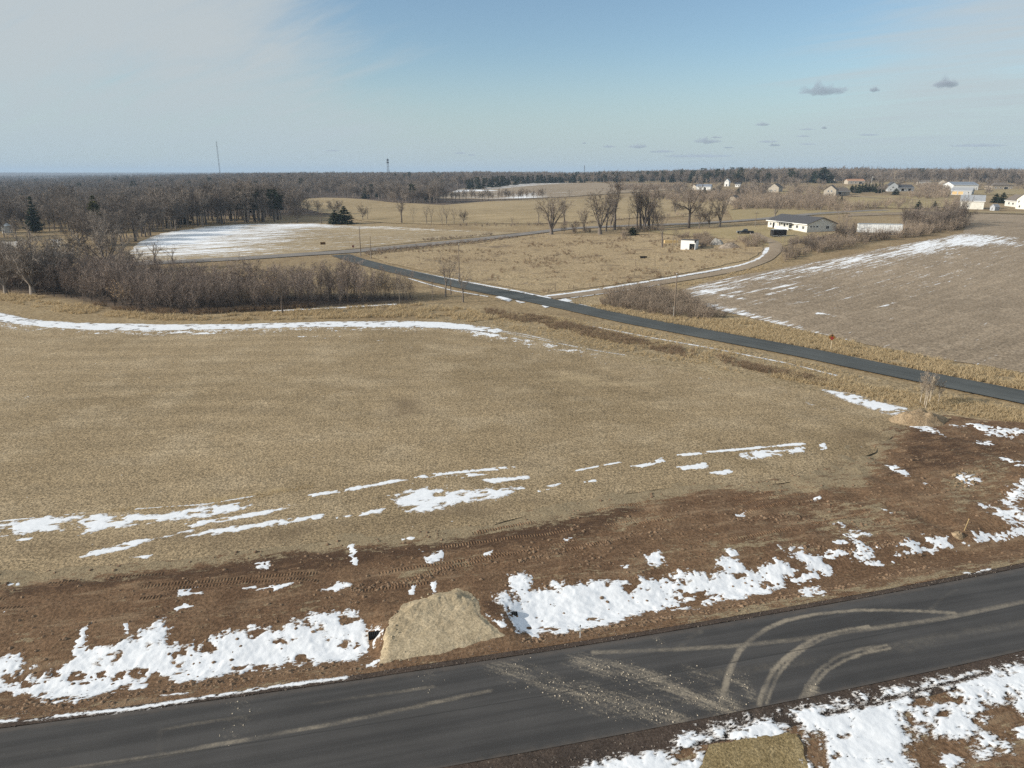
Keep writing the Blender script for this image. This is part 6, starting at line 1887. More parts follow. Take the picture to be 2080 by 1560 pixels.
# white shed with the open dark doorway
sa, sb = at(1382, 507.6), at(1411.5, 508.2)
ws = thing('shed', 'white flat roofed shed with open dark doorway in the pasture', 'shed', (sa[0], sa[1], T1(*sa)), math.atan2(*(sb - sa)[::-1]))
SL = float(np.hypot(*(sb - sa))); SH = 3.25; SDp = 4.6
w = MB()
dx0 = SL * .60
w.box(0, dx0, 0, .12, -.6, SH); w.box(dx0, SL, 0, .12, 2.15, SH); w.box(SL - .16, SL, -.004, .12, -.6, 2.15)
w.box(0, .12, .12, SDp, -.6, SH - .2); w.box(.12, SL - .12, SDp - .12, SDp, -.6, SH - .2)
w.build('front_wall', M_TRIM, ws)
w = MB(); w.box(SL - .12, SL, .121, SDp, -.6, SH - .2); w.build('side_wall', M_WMETAL, ws)
w = MB(); w.box(.12, SL - .12, .12, SDp - .12, -.5, .05); w.build('floor', M_DARK, ws)
w = MB(); w.add([(-.15, -.15, SH), (SL + .2, -.15, SH), (SL + .2, SDp + .2, SH - .22), (-.15, SDp + .2, SH - .22), (-.15, -.15, SH + .14), (SL + .2, -.15, SH + .14), (SL + .2, SDp + .2, SH - .08), (-.15, SDp + .2, SH - .08)],
                [(0, 3, 2, 1), (4, 5, 6, 7), (0, 1, 5, 4), (1, 2, 6, 5), (2, 3, 7, 6), (3, 0, 4, 7)]); w.build('roof', M_ROOFG, ws)
w = MB(); w.box(SL - .3, SL + .22, -.2, -.15, SH - .7, SH + .1); w.build('corner_board', M_BLACK, ws)
fg = MB(); fg.tube([(dx0 + .7, 1.2, 0), (dx0 + .72, 1.2, .8), (dx0 + .6, 1.18, 1.3)], [.14, .2, .1], 6)
o = fg.build('feed_sack', M_PALES, None, True); o.location = ws.location; o.rotation_euler = ws.rotation_euler
tag(o, 'pale sack standing just inside the open doorway of the white shed', 'sack')

# stacked lumber
la = at(1350, 495)
lt = thing('lumber_stack', 'stack of yellow lumber behind the pasture trees, left of the white shed', 'lumber', (la[0], la[1], T1(*la)), 0.05)
for r_ in range(5):
    for c in range(2):
        b = MB(); b.box(c * 2.45, c * 2.45 + 2.38, 0, 1.2, .02 + r_ * .24, .24 + r_ * .24); b.build('board', M_LUMBER, lt)
for r_ in range(2):
    b = MB(); b.box(4.98, 8.4 - r_ * .4, .1, 1.2, .02 + r_ * .24, .24 + r_ * .24); b.build('board', M_LUMBER, lt)


# heaps in the yard
def heap(name, label, cat, u, v, wpx, hm, mat, seed, lumps=0.35, depth=0.6):
    p = at(u, v); m = mpp(p); rx = wpx * m / 2; ry = rx * depth
    n = 28
    gx = np.linspace(-1.15, 1.15, n)
    X, Y = np.meshgrid(gx, gx, indexing='ij')
    q = np.hypot(X, Y) + 0.35 * (fbm(X * 2.2 + seed, Y * 2.2, seed, 3) - .5)
    H = hm * np.clip(1 - q ** 2, -.15, 1) * (1 + lumps * 2 * (fbm(X * 4, Y * 4, seed + 1, 4, .65) - .5)) + hm * lumps * .25 * (fbm(X * 11, Y * 11, seed + 2, 2) - .5)
    me = grid_mesh(name, X * rx, Y * ry, H)
    me.materials.append(mat)
    o = bpy.data.objects.new(name, me); COL.objects.link(o)
    o.location = (p[0], p[1] + ry * .8, T1(p[0], p[1] + ry * .8)); 
    return tag(o, label, cat)


M_RUBBLE = soil_mat('pale_rubble', (0.42, 0.40, 0.365), (0.30, 0.285, 0.26), (0.52, 0.50, 0.47), 0.5, 1.5, 5, 0.5, 1, .2, snow=False)
M_LOGS = soil_mat('grey_brush_heap', (0.34, 0.28, 0.22), (0.24, 0.19, 0.15), (0.42, 0.36, 0.29), 0.5, 1.5, 5, 0.5, 1, .2, snow=False)
M_SOILT = soil_mat('tan_subsoil', (0.35, 0.26, 0.165), (0.27, 0.195, 0.12), (0.42, 0.32, 0.21), 0.3, 1.2, 6, 0.4, 1, .15, snow=False)
M_PEBBLE = soil_mat('tan_clods', (0.42, 0.36, 0.28), (0.36, 0.31, 0.24), (0.50, 0.43, 0.34), 1, 3, 8, 0.3, .4, .02, snow=False)
M_CLOD = soil_mat('brown_clods', (0.21, 0.14, 0.09), (0.15, 0.10, 0.065), (0.27, 0.19, 0.125), 0.3, 1.5, 8, 0.4, .6, .04, snow=False)
heap('rubble_heap', 'pale grey rubble heap at the edge of the yard right of the white shed', 'heap', 1458, 498, 30, 2.0, M_RUBBLE, 3)
heap('brush_heap', 'long grey brush heap in front of the rubble at the yard edge', 'heap', 1484, 505, 50, 1.6, M_LOGS, 5, .5, .4)
heap('earth_mound', 'tan lumpy soil mound beside the verge at the edge of the churned earth', 'mound', 1882, 866, 122, 1.35, M_SOILT, 7, .5, .55)
heap('soil_lump', 'round tan lump of soil on the snow ridge by the leaning stake', 'soil lump', 1949, 1096, 26, 0.42, M_SOILT, 9, .3, .9)

# dark feed trough lying in the pasture
ta = at(1307, 525); m_ = mpp(ta)
tb = MB()
prof = []
for (zz, rr_) in ((0.0, .86), (0.62, 1.0), (0.66, 1.04), (0.66, .92), (0.12, .80)):
    prof.append((zz, rr_))
k = 16
for i, (zz, rr_) in enumerate(prof):
    for j in range(k):
        a = 2 * math.pi * j / k
        tb.v.append((1.15 * rr_ * math.copysign(abs(math.cos(a)) ** .7, math.cos(a)), .5 * rr_ * math.copysign(abs(math.sin(a)) ** .7, math.sin(a)), zz))
for i in range(len(prof) - 1):
    for j in range(k):
        tb.f.append((i * k + j, i * k + (j + 1) % k, (i + 1) * k + (j + 1) % k, (i + 1) * k + j)); tb.m.append(0)
tb.f.append(tuple(range((len(prof) - 1) * k, len(prof) * k))); tb.m.append(0)
tr = tb.build('feed_trough', M_RUBBER); tr.location = (ta[0], ta[1], T1(*ta) + .02)
tag(tr, 'black oval feed trough lying in the dry pasture', 'trough')


# ------------------------------------------------------------------ vehicles
def wheel(parent, x, y, r, wd, rim=M_CHROME):
    t = MB(); n = 18
    ring = [(r * math.cos(2 * math.pi * i / n), r * math.sin(2 * math.pi * i / n)) for i in range(n)]
    t.extrude([(x + a, r + b) for a, b in ring], 'y', y - wd / 2, y + wd / 2)
    w = t.build('wheel', M_RUBBER, parent)
    for s in (-1, 1):
        h = MB(); h.extrude([(x + a * .58, r + b * .58) for a, b in ring], 'y', y + s * (wd / 2 - .01), y + s * (wd / 2 + .015))
        h.build('rim', rim, w)
    return w


pa = at(1513, 475.5)
pk = thing('pickup_truck', 'dark pickup truck parked facing left in the house yard', 'pickup', (pa[0], pa[1], T1(*pa) + .06), math.pi - 0.12)
mb = MB()
sec = [(-3.0, .55), (-3.0, 1.12), (-.92, 1.12), (-.92, 1.08), (.95, 1.08), (1.1, 1.10), (2.75, 1.02), (2.95, .88), (2.98, .55)]
# body with wheel arches cut in its lower edge
arch = []
for cx in (2.0, -1.75):
    for a in range(0, 181, 30):
        arch.append((cx + .52 * math.cos(math.radians(a)), .42 + .50 * math.sin(math.radians(a)) * 1.0))
low = [(2.98, .45)] + [p for p in arch[:7]] + [p for p in arch[7:]] + [(-3.0, .45)]
mb.extrude(sec[::1] + low, 'y', -.98, .98)
mb.build('body', M_BLACK, pk)
cb = MB()
v = [(-.92, -.9, 1.08), (1.0, -.9, 1.09), (1.0, .9, 1.09), (-.92, .9, 1.08), (-.78, -.74, 1.82), (.28, -.74, 1.84), (.28, .74, 1.84), (-.78, .74, 1.82)]
cb.add(v, [(0, 3, 2, 1), (4, 5, 6, 7), (0, 1, 5, 4), (1, 2, 6, 5), (2, 3, 7, 6), (3, 0, 4, 7)]); cb.build('cab', M_BLACK, pk)
for s in (-1, 1):
    g_ = MB(); g_.add([(-.78, s * .9, 1.2), (-.12, s * .905, 1.2), (-.12, s * .765, 1.74), (-.70, s * .765, 1.74)], [(0, 1, 2, 3)] if s < 0 else [(3, 2, 1, 0)]); g_.build('side_window', M_GLASS, pk)
    g_ = MB(); g_.add([(-.04, s * .905, 1.2), (.78, s * .91, 1.2), (.26, s * .765, 1.74), (-.04, s * .765, 1.74)], [(0, 1, 2, 3)] if s < 0 else [(3, 2, 1, 0)]); g_.build('side_window', M_GLASS, pk)
    h_ = MB(); h_.box(2.94, 3.0, s * .78 - .14, s * .78 + .14, .74, .90); h_.build('headlight', M_TRIM, pk)
    h_ = MB(); h_.box(-3.03, -2.99, s * .86 - .08, s * .86 + .08, .72, 1.04); h_.build('tail_light', M_RED, pk)
    m2 = MB(); m2.box(.72, .86, s * 1.0 - .1, s * 1.0 + .1, 1.14, 1.34); m2.build('mirror', M_BLACK, pk)
g_ = MB(); g_.add([(.97, -.82, 1.14), (.97, .82, 1.14), (.33, .68, 1.78), (.33, -.68, 1.78)], [(0, 1, 2, 3)]); g_.build('windscreen', M_GLASS, pk)
b_ = MB(); b_.box(2.96, 3.08, -.95, .95, .48, .68); b_.build('front_bumper', M_CHROME, pk)
b_ = MB(); b_.box(-3.14, -3.0, -.95, .95, .50, .66); b_.build('rear_bumper', M_CHROME, pk)
b_ = MB(); b_.box(-2.92, -1.0, -.82, .82, 1.122, 1.126); b_.build('cargo_bed', M_DARK, pk)
for x in (2.0, -1.75):
    for s in (-1, 1):
        wheel(pk, x, s * .84, .40, .26)

ca = at(1569.5, 482.5)
ct = thing('cargo_trailer', 'black enclosed cargo trailer with bright corner trim in front of the ranch house', 'trailer', (ca[0], ca[1], T1(*ca) + .03), 0.10)
b_ = MB(); b_.box(0, 5.0, 0, 2.2, .45, 2.65); b_.build('body', M_BLACK, ct)
b_ = MB(); b_.box(-.04, 5.04, -.04, 2.24, 2.65, 2.72); b_.build('roof', M_STEEL, ct)
for x, y in ((-.03, -.03), (5.0, -.03), (-.03, 2.17), (5.0, 2.17)):
    b_ = MB(); b_.box(x, x + .06, y, y + .06, .45, 2.65); b_.build('corner_trim', M_CHROME, ct)
b_ = MB(); b_.box(-.05, -.004, .12, 2.08, .55, 2.5); b_.build('rear_door', M_BLACK, ct)
b_ = MB(); b_.box(-.07, -.05, 1.05, 1.15, .6, 2.45); b_.build('latch_bar', M_CHROME, ct)
b_ = MB(); b_.box(.06, 4.94, -.03, -.004, .45, .68); b_.build('lower_trim', M_STEEL, ct)
b_ = MB(); b_.extrude([(5.0, .5), (6.3, 1.0), (6.3, 1.2), (5.0, 1.7)], 'z', .42, .5); b_.build('tongue', M_STEEL, ct)
for x in (2.1, 2.95):
    for y in (.0, 2.2):
        wheel(ct, x, y - .02 if y < 1 else y + .02, .34, .22)

ga = at(1742, 477); gb = at(1822, 478)
gd = (gb - ga); gl = 14.2
st = thing('semi_trailer', 'long white box trailer parked behind the right hedgerow', 'trailer', (ga[0], ga[1], T1(*ga) + .05), math.atan2(gd[1], gd[0]))
b_ = MB(); b_.box(0, gl, 0, 2.6, .95, 3.75); b_.build('body', M_WMETAL, st)
for i in range(19):
    x = .35 + i * (gl - .7) / 18
    b_ = MB(); b_.box(x - .04, x + .04, -.035, -.003, 1.0, 3.7); b_.build('side_post', M_TRIM, st)
b_ = MB(); b_.box(-.03, gl + .03, -.05, 2.65, 3.75, 3.85); b_.build('top_rail', M_STEEL, st)
b_ = MB(); b_.box(-.03, gl + .03, -.05, 2.65, .80, .95); b_.build('bottom_rail', M_STEEL, st)
for x in (11.2, 12.5):
    for y in (.2, 2.4):
        wheel(st, x, y, .5, .28, M_STEEL)
for y in (.4, 2.2):
    b_ = MB(); b_.box(2.6, 2.75, y - .06, y + .06, 0, .82); b_.build('landing_leg', M_STEEL, st)


# ------------------------------------------------------------------ poles, masts, posts, signs
def pole(u, v, top, label, arm=False, mat=M_WOODP, r=0.15, lean=0.0):
    p = at(u, v); H = (v - top) * mpp(p) * 1.02
    t = thing('utility_pole', label, 'power pole', (p[0], p[1], T1(*p)), 0.3)
    t.rotation_euler = (0, lean, 0.3)
    b = MB(); b.tube([(0, 0, -.5), (0, 0, 0), (0, 0, H * .5), (0, 0, H)], [r * 1.1, r * 1.08, r * .9, r * .68], 10); b.build('pole', mat, t, True)
    b = MB(); b.tube([(0, 0, H), (0, 0, H + .12)], [r * .72, r * .3], 10); b.build('cap', M_STEEL, t)
    b = MB(); b.tube([(r, 0, H - .6), (r + .18, 0, H - .55), (r + .2, 0, H - .35)], [.03, .03, .06], 6); b.build('insulator', M_CONC, t)
    b = MB(); b.tube([(-r * 1.08, 0, 0), (-r * 1.05, 0, 2.4)], [.04, .04], 6); b.build('ground_wire_guard', M_STEEL, t)
    if arm:
        b = MB(); b.box(-1.1, 1.1, -r - .1, -r, H - .55, H - .42); b.build('crossarm', mat, t)
    return t


pole(733, 520, 462, 'tall dark power pole at the road junction beside the stop sign', r=.16)
pole(754, 525, 481, 'shorter power pole just right of the junction pole', r=.13)
pole(933, 574, 499, 'dark power pole between the bare trees on the country road', r=.15)
pole(1369, 646, 558, 'pale power pole in the grass beside the stubble field', r=.16)
pole(1534, 461, 432, 'thin power pole with crossarm left of the ranch house', True, r=.13)
pole(1667, 431, 407, 'thin power pole by the purplish scrub beyond the ranch house', r=.14)
pole(498, 452, 418, 'pale thin pole at the edge of the left woods', r=.14, mat=M_WOODL)

pp = at(1891, 806)
pt = thing('wooden_post', 'short pale wooden post beside the white barked saplings', 'post', (pp[0], pp[1], T1(*pp)), 0.2)
b = MB(); b.box(-.13, .13, -.11, .11, -.4, 2.75); b.build('post', M_WOODL, pt)
b = MB(); b.box(-.14, .14, -.12, .12, 2.75, 2.80); b.build('cap', M_STEEL, pt)

fi = 0
for (u, v, hpx), lab in zip([(1127.5, 592, 16), (1155, 587.5, 8), (1165, 586, 7), (1198, 584, 9), (1244, 572, 10), (1291, 541, 14), (1330, 541, 12), (1288, 562, 9)],
                            ['corner fence post with a leaning brace at the driveway mouth', 'first short fence post along the pasture from the corner post', 'second short fence post along the pasture from the corner post', 'third fence post along the driveway side of the pasture',
                             'fourth fence post along the driveway side of the pasture', 'dark fence post standing in the pasture beyond the trough', 'thin fence post in the pasture nearest the driveway bend', 'fence post half hidden by weeds above the driveway']):
    p = at(u, v); H = hpx * mpp(p)
    t = thing('fence_post', lab, 'fence post', (p[0], p[1], T1(*p)), 0.1 * fi, 'fence posts of the pasture')
    b = MB(); b.tube([(0, 0, -.3), (0, 0, H)], [.09, .075], 7); b.build('post', M_WOODP, t)
    b = MB(); b.tube([(0, 0, H), (0, 0, H + .05)], [.08, .03], 7); b.build('cap', M_WOODP, t)
    if fi == 0:
        b = MB(); b.tube([(-1.8, -.2, 0), (-.05, 0, H * .62)], [.06, .055], 7); b.build('brace', M_WOODP, t)
    fi += 1

# stop-ahead warning sign
p = at(1686.5, 713)
sg = thing('warning_sign', 'amber and red diamond warning sign with black arrow beside the country road', 'road sign', (p[0], p[1], T1(*p)), -0.45)
b = MB(); b.box(-.06, .06, -.03, .03, -.3, 2.7); b.build('post', M_WOODL, sg)
b = MB(); c_ = 2.30; b.extrude([(0, c_ - .56), (.56, c_), (0, c_ + .56), (-.56, c_)], 'y', -.075, -.035); pl_ = b.build('sign_plate', M_YELLOW, sg)
oc = [(.26 * math.cos(math.pi / 8 + i * math.pi / 4), c_ - .14 + .26 * math.sin(math.pi / 8 + i * math.pi / 4)) for i in range(8)]
b = MB(); b.extrude(oc, 'y', -.085, -.075); b.build('red_octagon', M_RED, pl_)
b = MB(); b.extrude([(-.06, c_ + .13), (.06, c_ + .13), (.06, c_ + .24), (.17, c_ + .24), (0, c_ + .46), (-.17, c_ + .24), (-.06, c_ + .24)], 'y', -.085, -.075); b.build('arrow', M_BLACK, pl_)

# stop sign and direction arrow sign at the junction
p = at(718, 512.5)
sg = thing('stop_sign', 'red octagonal stop sign at the road junction', 'road sign', (p[0], p[1], T1(*p)), 0.35)
b = MB(); b.box(-.05, .05, -.03, .03, -.3, 2.3); b.build('post', M_STEEL, sg)
b = MB(); b.extrude([(.42 * math.cos(math.pi / 8 + i * math.pi / 4), 2.1 + .42 * math.sin(math.pi / 8 + i * math.pi / 4)) for i in range(8)], 'y', -.07, -.035); pl_ = b.build('sign_plate', M_RED, sg)
# the word on it, as thin raised strokes
STROKE = {'S': [(.9, .9, .1, .9), (.1, .9, .1, .5), (.1, .5, .9, .5), (.9, .5, .9, .1), (.9, .1, .1, .1)], 'T': [(.1, .9, .9, .9), (.5, .9, .5, .1)], 'O': [(.1, .1, .1, .9), (.1, .9, .9, .9), (.9, .9, .9, .1), (.9, .1, .1, .1)], 'P': [(.1, .1, .1, .9), (.1, .9, .9, .9), (.9, .9, .9, .5), (.9, .5, .1, .5)]}
b = MB()
for i, ch in enumerate('STOP'):
    for x0, z0, x1, z1 in STROKE[ch]:
        X0, X1 = sorted((x0, x1)); Z0, Z1 = sorted((z0, z1)); s_ = .15; w_ = .02
        b.box(-.31 + i * .16 + X0 * s_ * .8 - w_ * .5, -.31 + i * .16 + X1 * s_ * .8 + w_ * .5, -.075, -.07, 2.0 + Z0 * .2 - w_ * .5, 2.0 + Z1 * .2 + w_ * .5)
b.build('lettering', M_TRIM, pl_)
p = at(656.5, 502)
sg = thing('arrow_sign', 'wide amber two-way arrow sign facing the end of the country road', 'road sign', (p[0], p[1], T1(*p)), 0.25)
for x in (-.5, .5):
    b = MB(); b.box(x - .05, x + .05, -.03, .03, -.3, 1.9); b.build('post', M_STEEL, sg)
b = MB(); b.box(-.95, .95, -.07, -.035, .95, 1.9); pl_ = b.build('sign_plate', M_YELLOW, sg)
b = MB(); b.extrude([(-.8, 1.42), (-.5, 1.7), (-.5, 1.5), (.5, 1.5), (.5, 1.7), (.8, 1.42), (.5, 1.14), (.5, 1.34), (-.5, 1.34), (-.5, 1.14)], 'y', -.08, -.07); b.build('arrow', M_BLACK, pl_)

# survey stakes
p = at(1178, 1297)
sk = thing('survey_stake', 'white wooden stake with crosspiece at the edge of the new road shoulder', 'stake', (p[0], p[1], T1(*p) + .02), 0.1)
b = MB(); b.box(-.028, .028, -.012, .012, -.2, .85); b.build('lath', M_TRIM, sk)
b = MB(); b.box(-.28, .26, -.024, -.012, .52, .57); b.build('crosspiece', M_WOODL, sk)
b = MB(); b.box(-.03, .03, -.014, .014, .85, .97); b.build('painted_tip', M_RUBBER, sk)
p = at(1957, 1082)
sk = thing('survey_stake', 'thin tan stake leaning right on the snow ridge beside the soil lump', 'stake', (p[0], p[1], T1(*p)), 0.0)
sk.rotation_euler = (0, .18, 0)
b = MB(); b.box(-.025, .025, -.012, .012, -.2, 1.35); b.build('lath', M_LUMBER, sk)
b = MB(); b.box(-.03, .03, -.016, .016, 1.28, 1.36); b.build('painted_tip', M_YELLOW, sk)

# grain bin at the left farmstead
p = at(16, 473)
gbn = thing('grain_bin', 'galvanised round grain bin with conical roof at the left edge', 'grain bin', (p[0], p[1], T1(*p)), 0)
b = MB(); zz = []; rr_ = []
for i in range(13):
    zz.append(i * .3); rr_.append(2.15 + (.04 if i % 2 else 0))
b.tube([(0, 0, z - .3) for z in zz], rr_, 24); b.build('body', M_STEEL, gbn)
b = MB(); b.tube([(0, 0, 3.3), (0, 0, 4.5), (0, 0, 4.7)], [2.35, .4, .35], 24); b.build('roof', M_STEEL, gbn)
b = MB(); b.box(-.4, .4, -2.28, -2.12, .2, 2.0); b.build('door', M_ROOFL, gbn)
building('shed', 'small pale shed near the grain bin at the left edge', (-6, 470), (6, 469), 6, 3.0, 2.0, M_PALES, M_ROOFBR, [('door', 'front', .4, .6, .1, 2.0)], 'short', .3, 'shed')

# radio mast and lattice tower on the horizon
def lattice(name, label, s_dir, y, top_v, base_v, w0, w1, nseg, rad, extra=False):
    x = s_dir * y
    gz = T1(x, y)
    H = (base_v - top_v) * (y * _c + 10) / FPX * 1.05 + (CAM_H - gz) * 0
    vv = (top_v - 780) / FPX
    ztop = CAM_H - y * ((_s + vv * _c) / (_c - vv * _s))
    t = thing(name, label, 'tower', (x, y, gz), 0.4)
    H = ztop - gz
    legs = [(-1, -1), (1, -1), (1, 1), (-1, 1)]
    f = lambda z: w0 + (w1 - w0) * z / H
    for lx, ly in legs:
        b = MB(); b.tube([(lx * w0, ly * w0, -1), (lx * w1, ly * w1, H)], [rad, rad * .7], 5); b.build('leg', M_TOWER, t)
    br = MB()
    for i in range(nseg):
        z0, z1 = H * i / nseg, H * (i + 1) / nseg
        for j in range(4):
            a, c = legs[j], legs[(j + 1) % 4]
            br.tube([(a[0] * f(z0), a[1] * f(z0), z0), (c[0] * f(z1), c[1] * f(z1), z1)], [rad * .5] * 2, 4)
            br.tube([(a[0] * f(z1), a[1] * f(z1), z1), (c[0] * f(z1), c[1] * f(z1), z1)], [rad * .5] * 2, 4)
    br.build('bracing', M_TOWER, t)
    if extra:
        for k_, zf in enumerate((.93, .82)):
            b = MB(); hw = f(H * zf) + .9
            b.box(-hw, hw, -hw, -hw + .5, H * zf - 1.4, H * zf + 1.4); b.box(-hw, hw, hw - .5, hw, H * zf - 1.4, H * zf + 1.4); b.build('antenna_panels', M_TOWER, t)
    b = MB(); b.tube([(0, 0, H), (0, 0, H + H * .05)], [rad, rad * .3], 5); b.build('aerial', M_TOWER, t)
    return t


lattice('radio_mast', 'tall thin radio mast on the left horizon', (446.5 - 1040) / FPX / 1.0443, 1500, 287, 348, .75, .75, 30, .2)
lattice('lattice_tower', 'tapering steel lattice tower on the horizon left of centre', (788.5 - 1040) / FPX / 1.0443, 1450, 322, 348, 2.6, 0.7, 10, .2, True)
lattice('radio_mast', 'tiny distant mast on the horizon right of centre', (1187 - 1040) / FPX / 1.0443, 1900, 336, 346, .7, .7, 10, .2)
p = at(1770, 374)
fp = thing('flagpole', 'white flagpole with a small flag on the hill crest', 'flagpole', (p[0], p[1], T1(*p)), 0)
b = MB(); b.tube([(0, 0, -.3), (0, 0, 9)], [.16, .10], 8); b.build('pole', M_TRIM, fp)
b = MB(); b.box(.12, 1.9, -.03, .03, 7.4, 8.6); b.build('flag', M_PALES, fp)
b = MB(); b.tube([(0, 0, 9), (0, 0, 9.15), (0, 0, 9.3)], [.05, .18, .05], 8); b.build('finial', M_TRIM, fp)

# ------------------------------------------------------------------ sand ramp over the ditch, with its culvert
RAMP = P2([(770, 1352), (774, 1325), (781, 1303), (791, 1264), (819, 1228), (845, 1218), (866, 1216), (880, 1208), (892, 1206), (905, 1203), (926, 1197), (945, 1202), (960, 1206), (970, 1219), (978, 1247), (1000, 1270), (1029, 1293), (1000, 1300), (949, 1313), (908, 1326), (860, 1335), (830, 1340)])
lo = RAMP.min(0) - .5; hi = RAMP.max(0) + .5
X, Y = np.meshgrid(np.arange(lo[0], hi[0], .07), np.arange(lo[1], hi[1], .07), indexing='ij')
sd_ = sdf(np.stack([X.reshape(-1), Y.reshape(-1)], -1), RAMP).reshape(X.shape)
sd_ = sd_ + .55 * (fbm(X / .9, Y / .9, 55, 5, .66) - .5)
rs_, rn_ = road_sn(X, Y)
top = 0.10 + .02 * np.clip(rn_ - 1, 0, 10) + .16 * (fbm(X / 1.6, Y / 1.6, 56, 4) - .5) + .09 * (fbm(X / .35, Y / .35, 57, 3, .7) - .5)
top += (.18 + .55 * fbm(rs_ / .45, rn_ / 2.0, 58, 3, .6)) * np.exp(-((rn_ - 7.3) / .8) ** 2)
top += .05 * (fbm((rs_ - rn_ * .6) / .25, (rn_ + rs_ * .3) / 3.0, 59, 3) - .5)
tz = T(X, Y) + .05 + dirt_z(X, Y)
Z = np.minimum(np.maximum(top, tz + .12), tz + np.maximum(sd_, 0) ** 1.4 * .36 + np.minimum(sd_, 0) * .5 + .02)
q = sd_ > -.12
me = grid_mesh('sand_ramp', X, Y, Z, q[:-1, :-1] | q[1:, :-1] | q[1:, 1:] | q[:-1, 1:])
M_SAND = soil_mat('yellow_sand', (0.42, 0.34, 0.225), (0.34, 0.272, 0.178), (0.49, 0.40, 0.272), 0.5, 1.8, 7.0, 0.30, 0.9, 0.06, snow=False)
o = link('sand_ramp', me, None, (M_SAND,))
tag(o, 'tan sand ramp bulldozed across the ditch at the edge of the new road', 'sand pile')

c0, c1 = at(752, 1299), at(1050, 1251)
cd = (c1 - c0) / np.linalg.norm(c1 - c0); c0 = c0 - cd * .1
zc0 = T1(*c0) + .30; zc1 = T1(*c1) + .08
cp = thing('culvert_pipe', 'black corrugated culvert pipe sticking out of the ditch beside the sand ramp', 'pipe', (c0[0], c0[1], zc0), math.atan2(cd[1], cd[0]))
CLn = float(np.linalg.norm(c1 - c0))
b = MB(); n_ = int(CLn / .06)
b.tube([(i * .06, 0, (zc1 - zc0) * i / n_) for i in range(n_ + 1)], [.235 + (.022 if i % 2 else 0) for i in range(n_ + 1)], 16, cap=False); b.build('pipe', M_RUBBER, cp)
for x, zz_, s_ in ((0, 0, -1), (CLn, zc1 - zc0, 1)):
    b = MB(); ring = []
    for i in range(16):
        a = 2 * math.pi * i / 16
        b.v += [(x + s_ * .01, .255 * math.cos(a), zz_ + .255 * math.sin(a)), (x + s_ * .02, .215 * math.cos(a), zz_ + .215 * math.sin(a)), (x - s_ * .5, .215 * math.cos(a), zz_ + .215 * math.sin(a))]
    for i in range(16):
        j = (i + 1) % 16
        b.f += [(3 * i, 3 * j, 3 * j + 1, 3 * i + 1), (3 * i + 1, 3 * j + 1, 3 * j + 2, 3 * i + 2)]; b.m += [0, 0]
    b.build('pipe_end', M_WOODL if s_ < 0 else M_RUBBER, cp)


# ------------------------------------------------------------------ clods, grit and small stones
def clod(seed, n=10):
    rng = random.Random(seed)
    import bmesh
    bm = bmesh.new(); bmesh.ops.create_icosphere(bm, subdivisions=1, radius=1)
    mb = MB()
    vs = [(v.co.x * rng.uniform(.7, 1.2), v.co.y * rng.uniform(.7, 1.2), v.co.z * rng.uniform(.5, .8)) for v in bm.verts]
    mb.add(vs, [tuple(v.index for v in f.verts) for f in bm.faces]); bm.free()
    return mb


CL = [clod(s) for s in (1, 2, 3)]
rs = np.random.RandomState(9)
P = []
for l, w_, a in _spill:
    W = densify(P2(l), .05, False)
    k = int(len(W) * 2.2 * a * w_)
    i = rs.randint(0, len(W), k)
    P.append(W[i] + rs.randn(k, 2) * w_ * .55)
P = np.vstack(P)
r2, n2 = road_sn(P[:, 0], P[:, 1]); P = P[(n2 < -.1) & (n2 > -ROADW + .1)]
r2, n2 = road_sn(P[:, 0], P[:, 1])
zr = T(P[:, 0], P[:, 1]) + .105 + .10 * (1 - (2 * (n2 / ROADW + .5)) ** 2)
scatter('grit', CL, [M_PEBBLE], np.column_stack([P, zr]), rs.rand(len(P)) * 6.28, .012 + .05 * rs.rand(len(P)) ** 3, rs.randint(0, 3, len(P)), 'tan grit and crumbs of soil spilled over the new asphalt', 'grit')
P, _ = fill(DIRT_W, .42, 91, .6)
P = P[np.abs(P[:, 0]) < 75]
r2, n2 = road_sn(P[:, 0], P[:, 1])
P = P[rs.rand(len(P)) < .18 + .75 * smooth(.5, .68, fbm(P[:, 0] / 3, P[:, 1] / 2, 61, 4, .65))]
extra = []
for l in ([(1050, 1141), (1150, 1119), (1250, 1099), (1350, 1074)], [(1480, 1060), (1600, 1050), (1700, 1072), (1800, 1060)], [(1880, 1010), (1960, 990), (2000, 960)], [(700, 1200), (850, 1180), (960, 1140)], [(1600, 1110), (1720, 1120), (1850, 1100)],
          [(0, 1440), (270, 1412), (700, 1350)], [(1060, 1305), (1250, 1275), (1500, 1232), (1700, 1195), (1900, 1150)]):
    W = densify(P2(l), .05, False); extra.append(W + rs.randn(*W.shape) * .22)
P = np.vstack([P] + extra)
r2, n2 = road_sn(P[:, 0], P[:, 1]); P = P[n2 > 1.2]
zr = T(P[:, 0], P[:, 1]) + .05 + dirt_z(P[:, 0], P[:, 1])
scatter('soil_clods', CL, [M_CLOD], np.column_stack([P, zr]), rs.rand(len(P)) * 6.28, .035 + .17 * rs.rand(len(P)) ** 3, rs.randint(0, 3, len(P)), 'brown clods of earth strewn over the churned soil', 'clods')
W = P2([(1925, 985), (1935, 962), (1965, 955), (1992, 968), (1985, 988), (1950, 992)])
P, _ = fill(W, .55, 93, .6)
scatter('rubble', CL, [M_SOILT], with_z(P, .12), rs.rand(len(P)) * 6.28, .05 + .18 * rs.rand(len(P)) ** 2, rs.randint(0, 3, len(P)), 'patch of tan stones and clods in the churned soil at the road curve', 'stones')

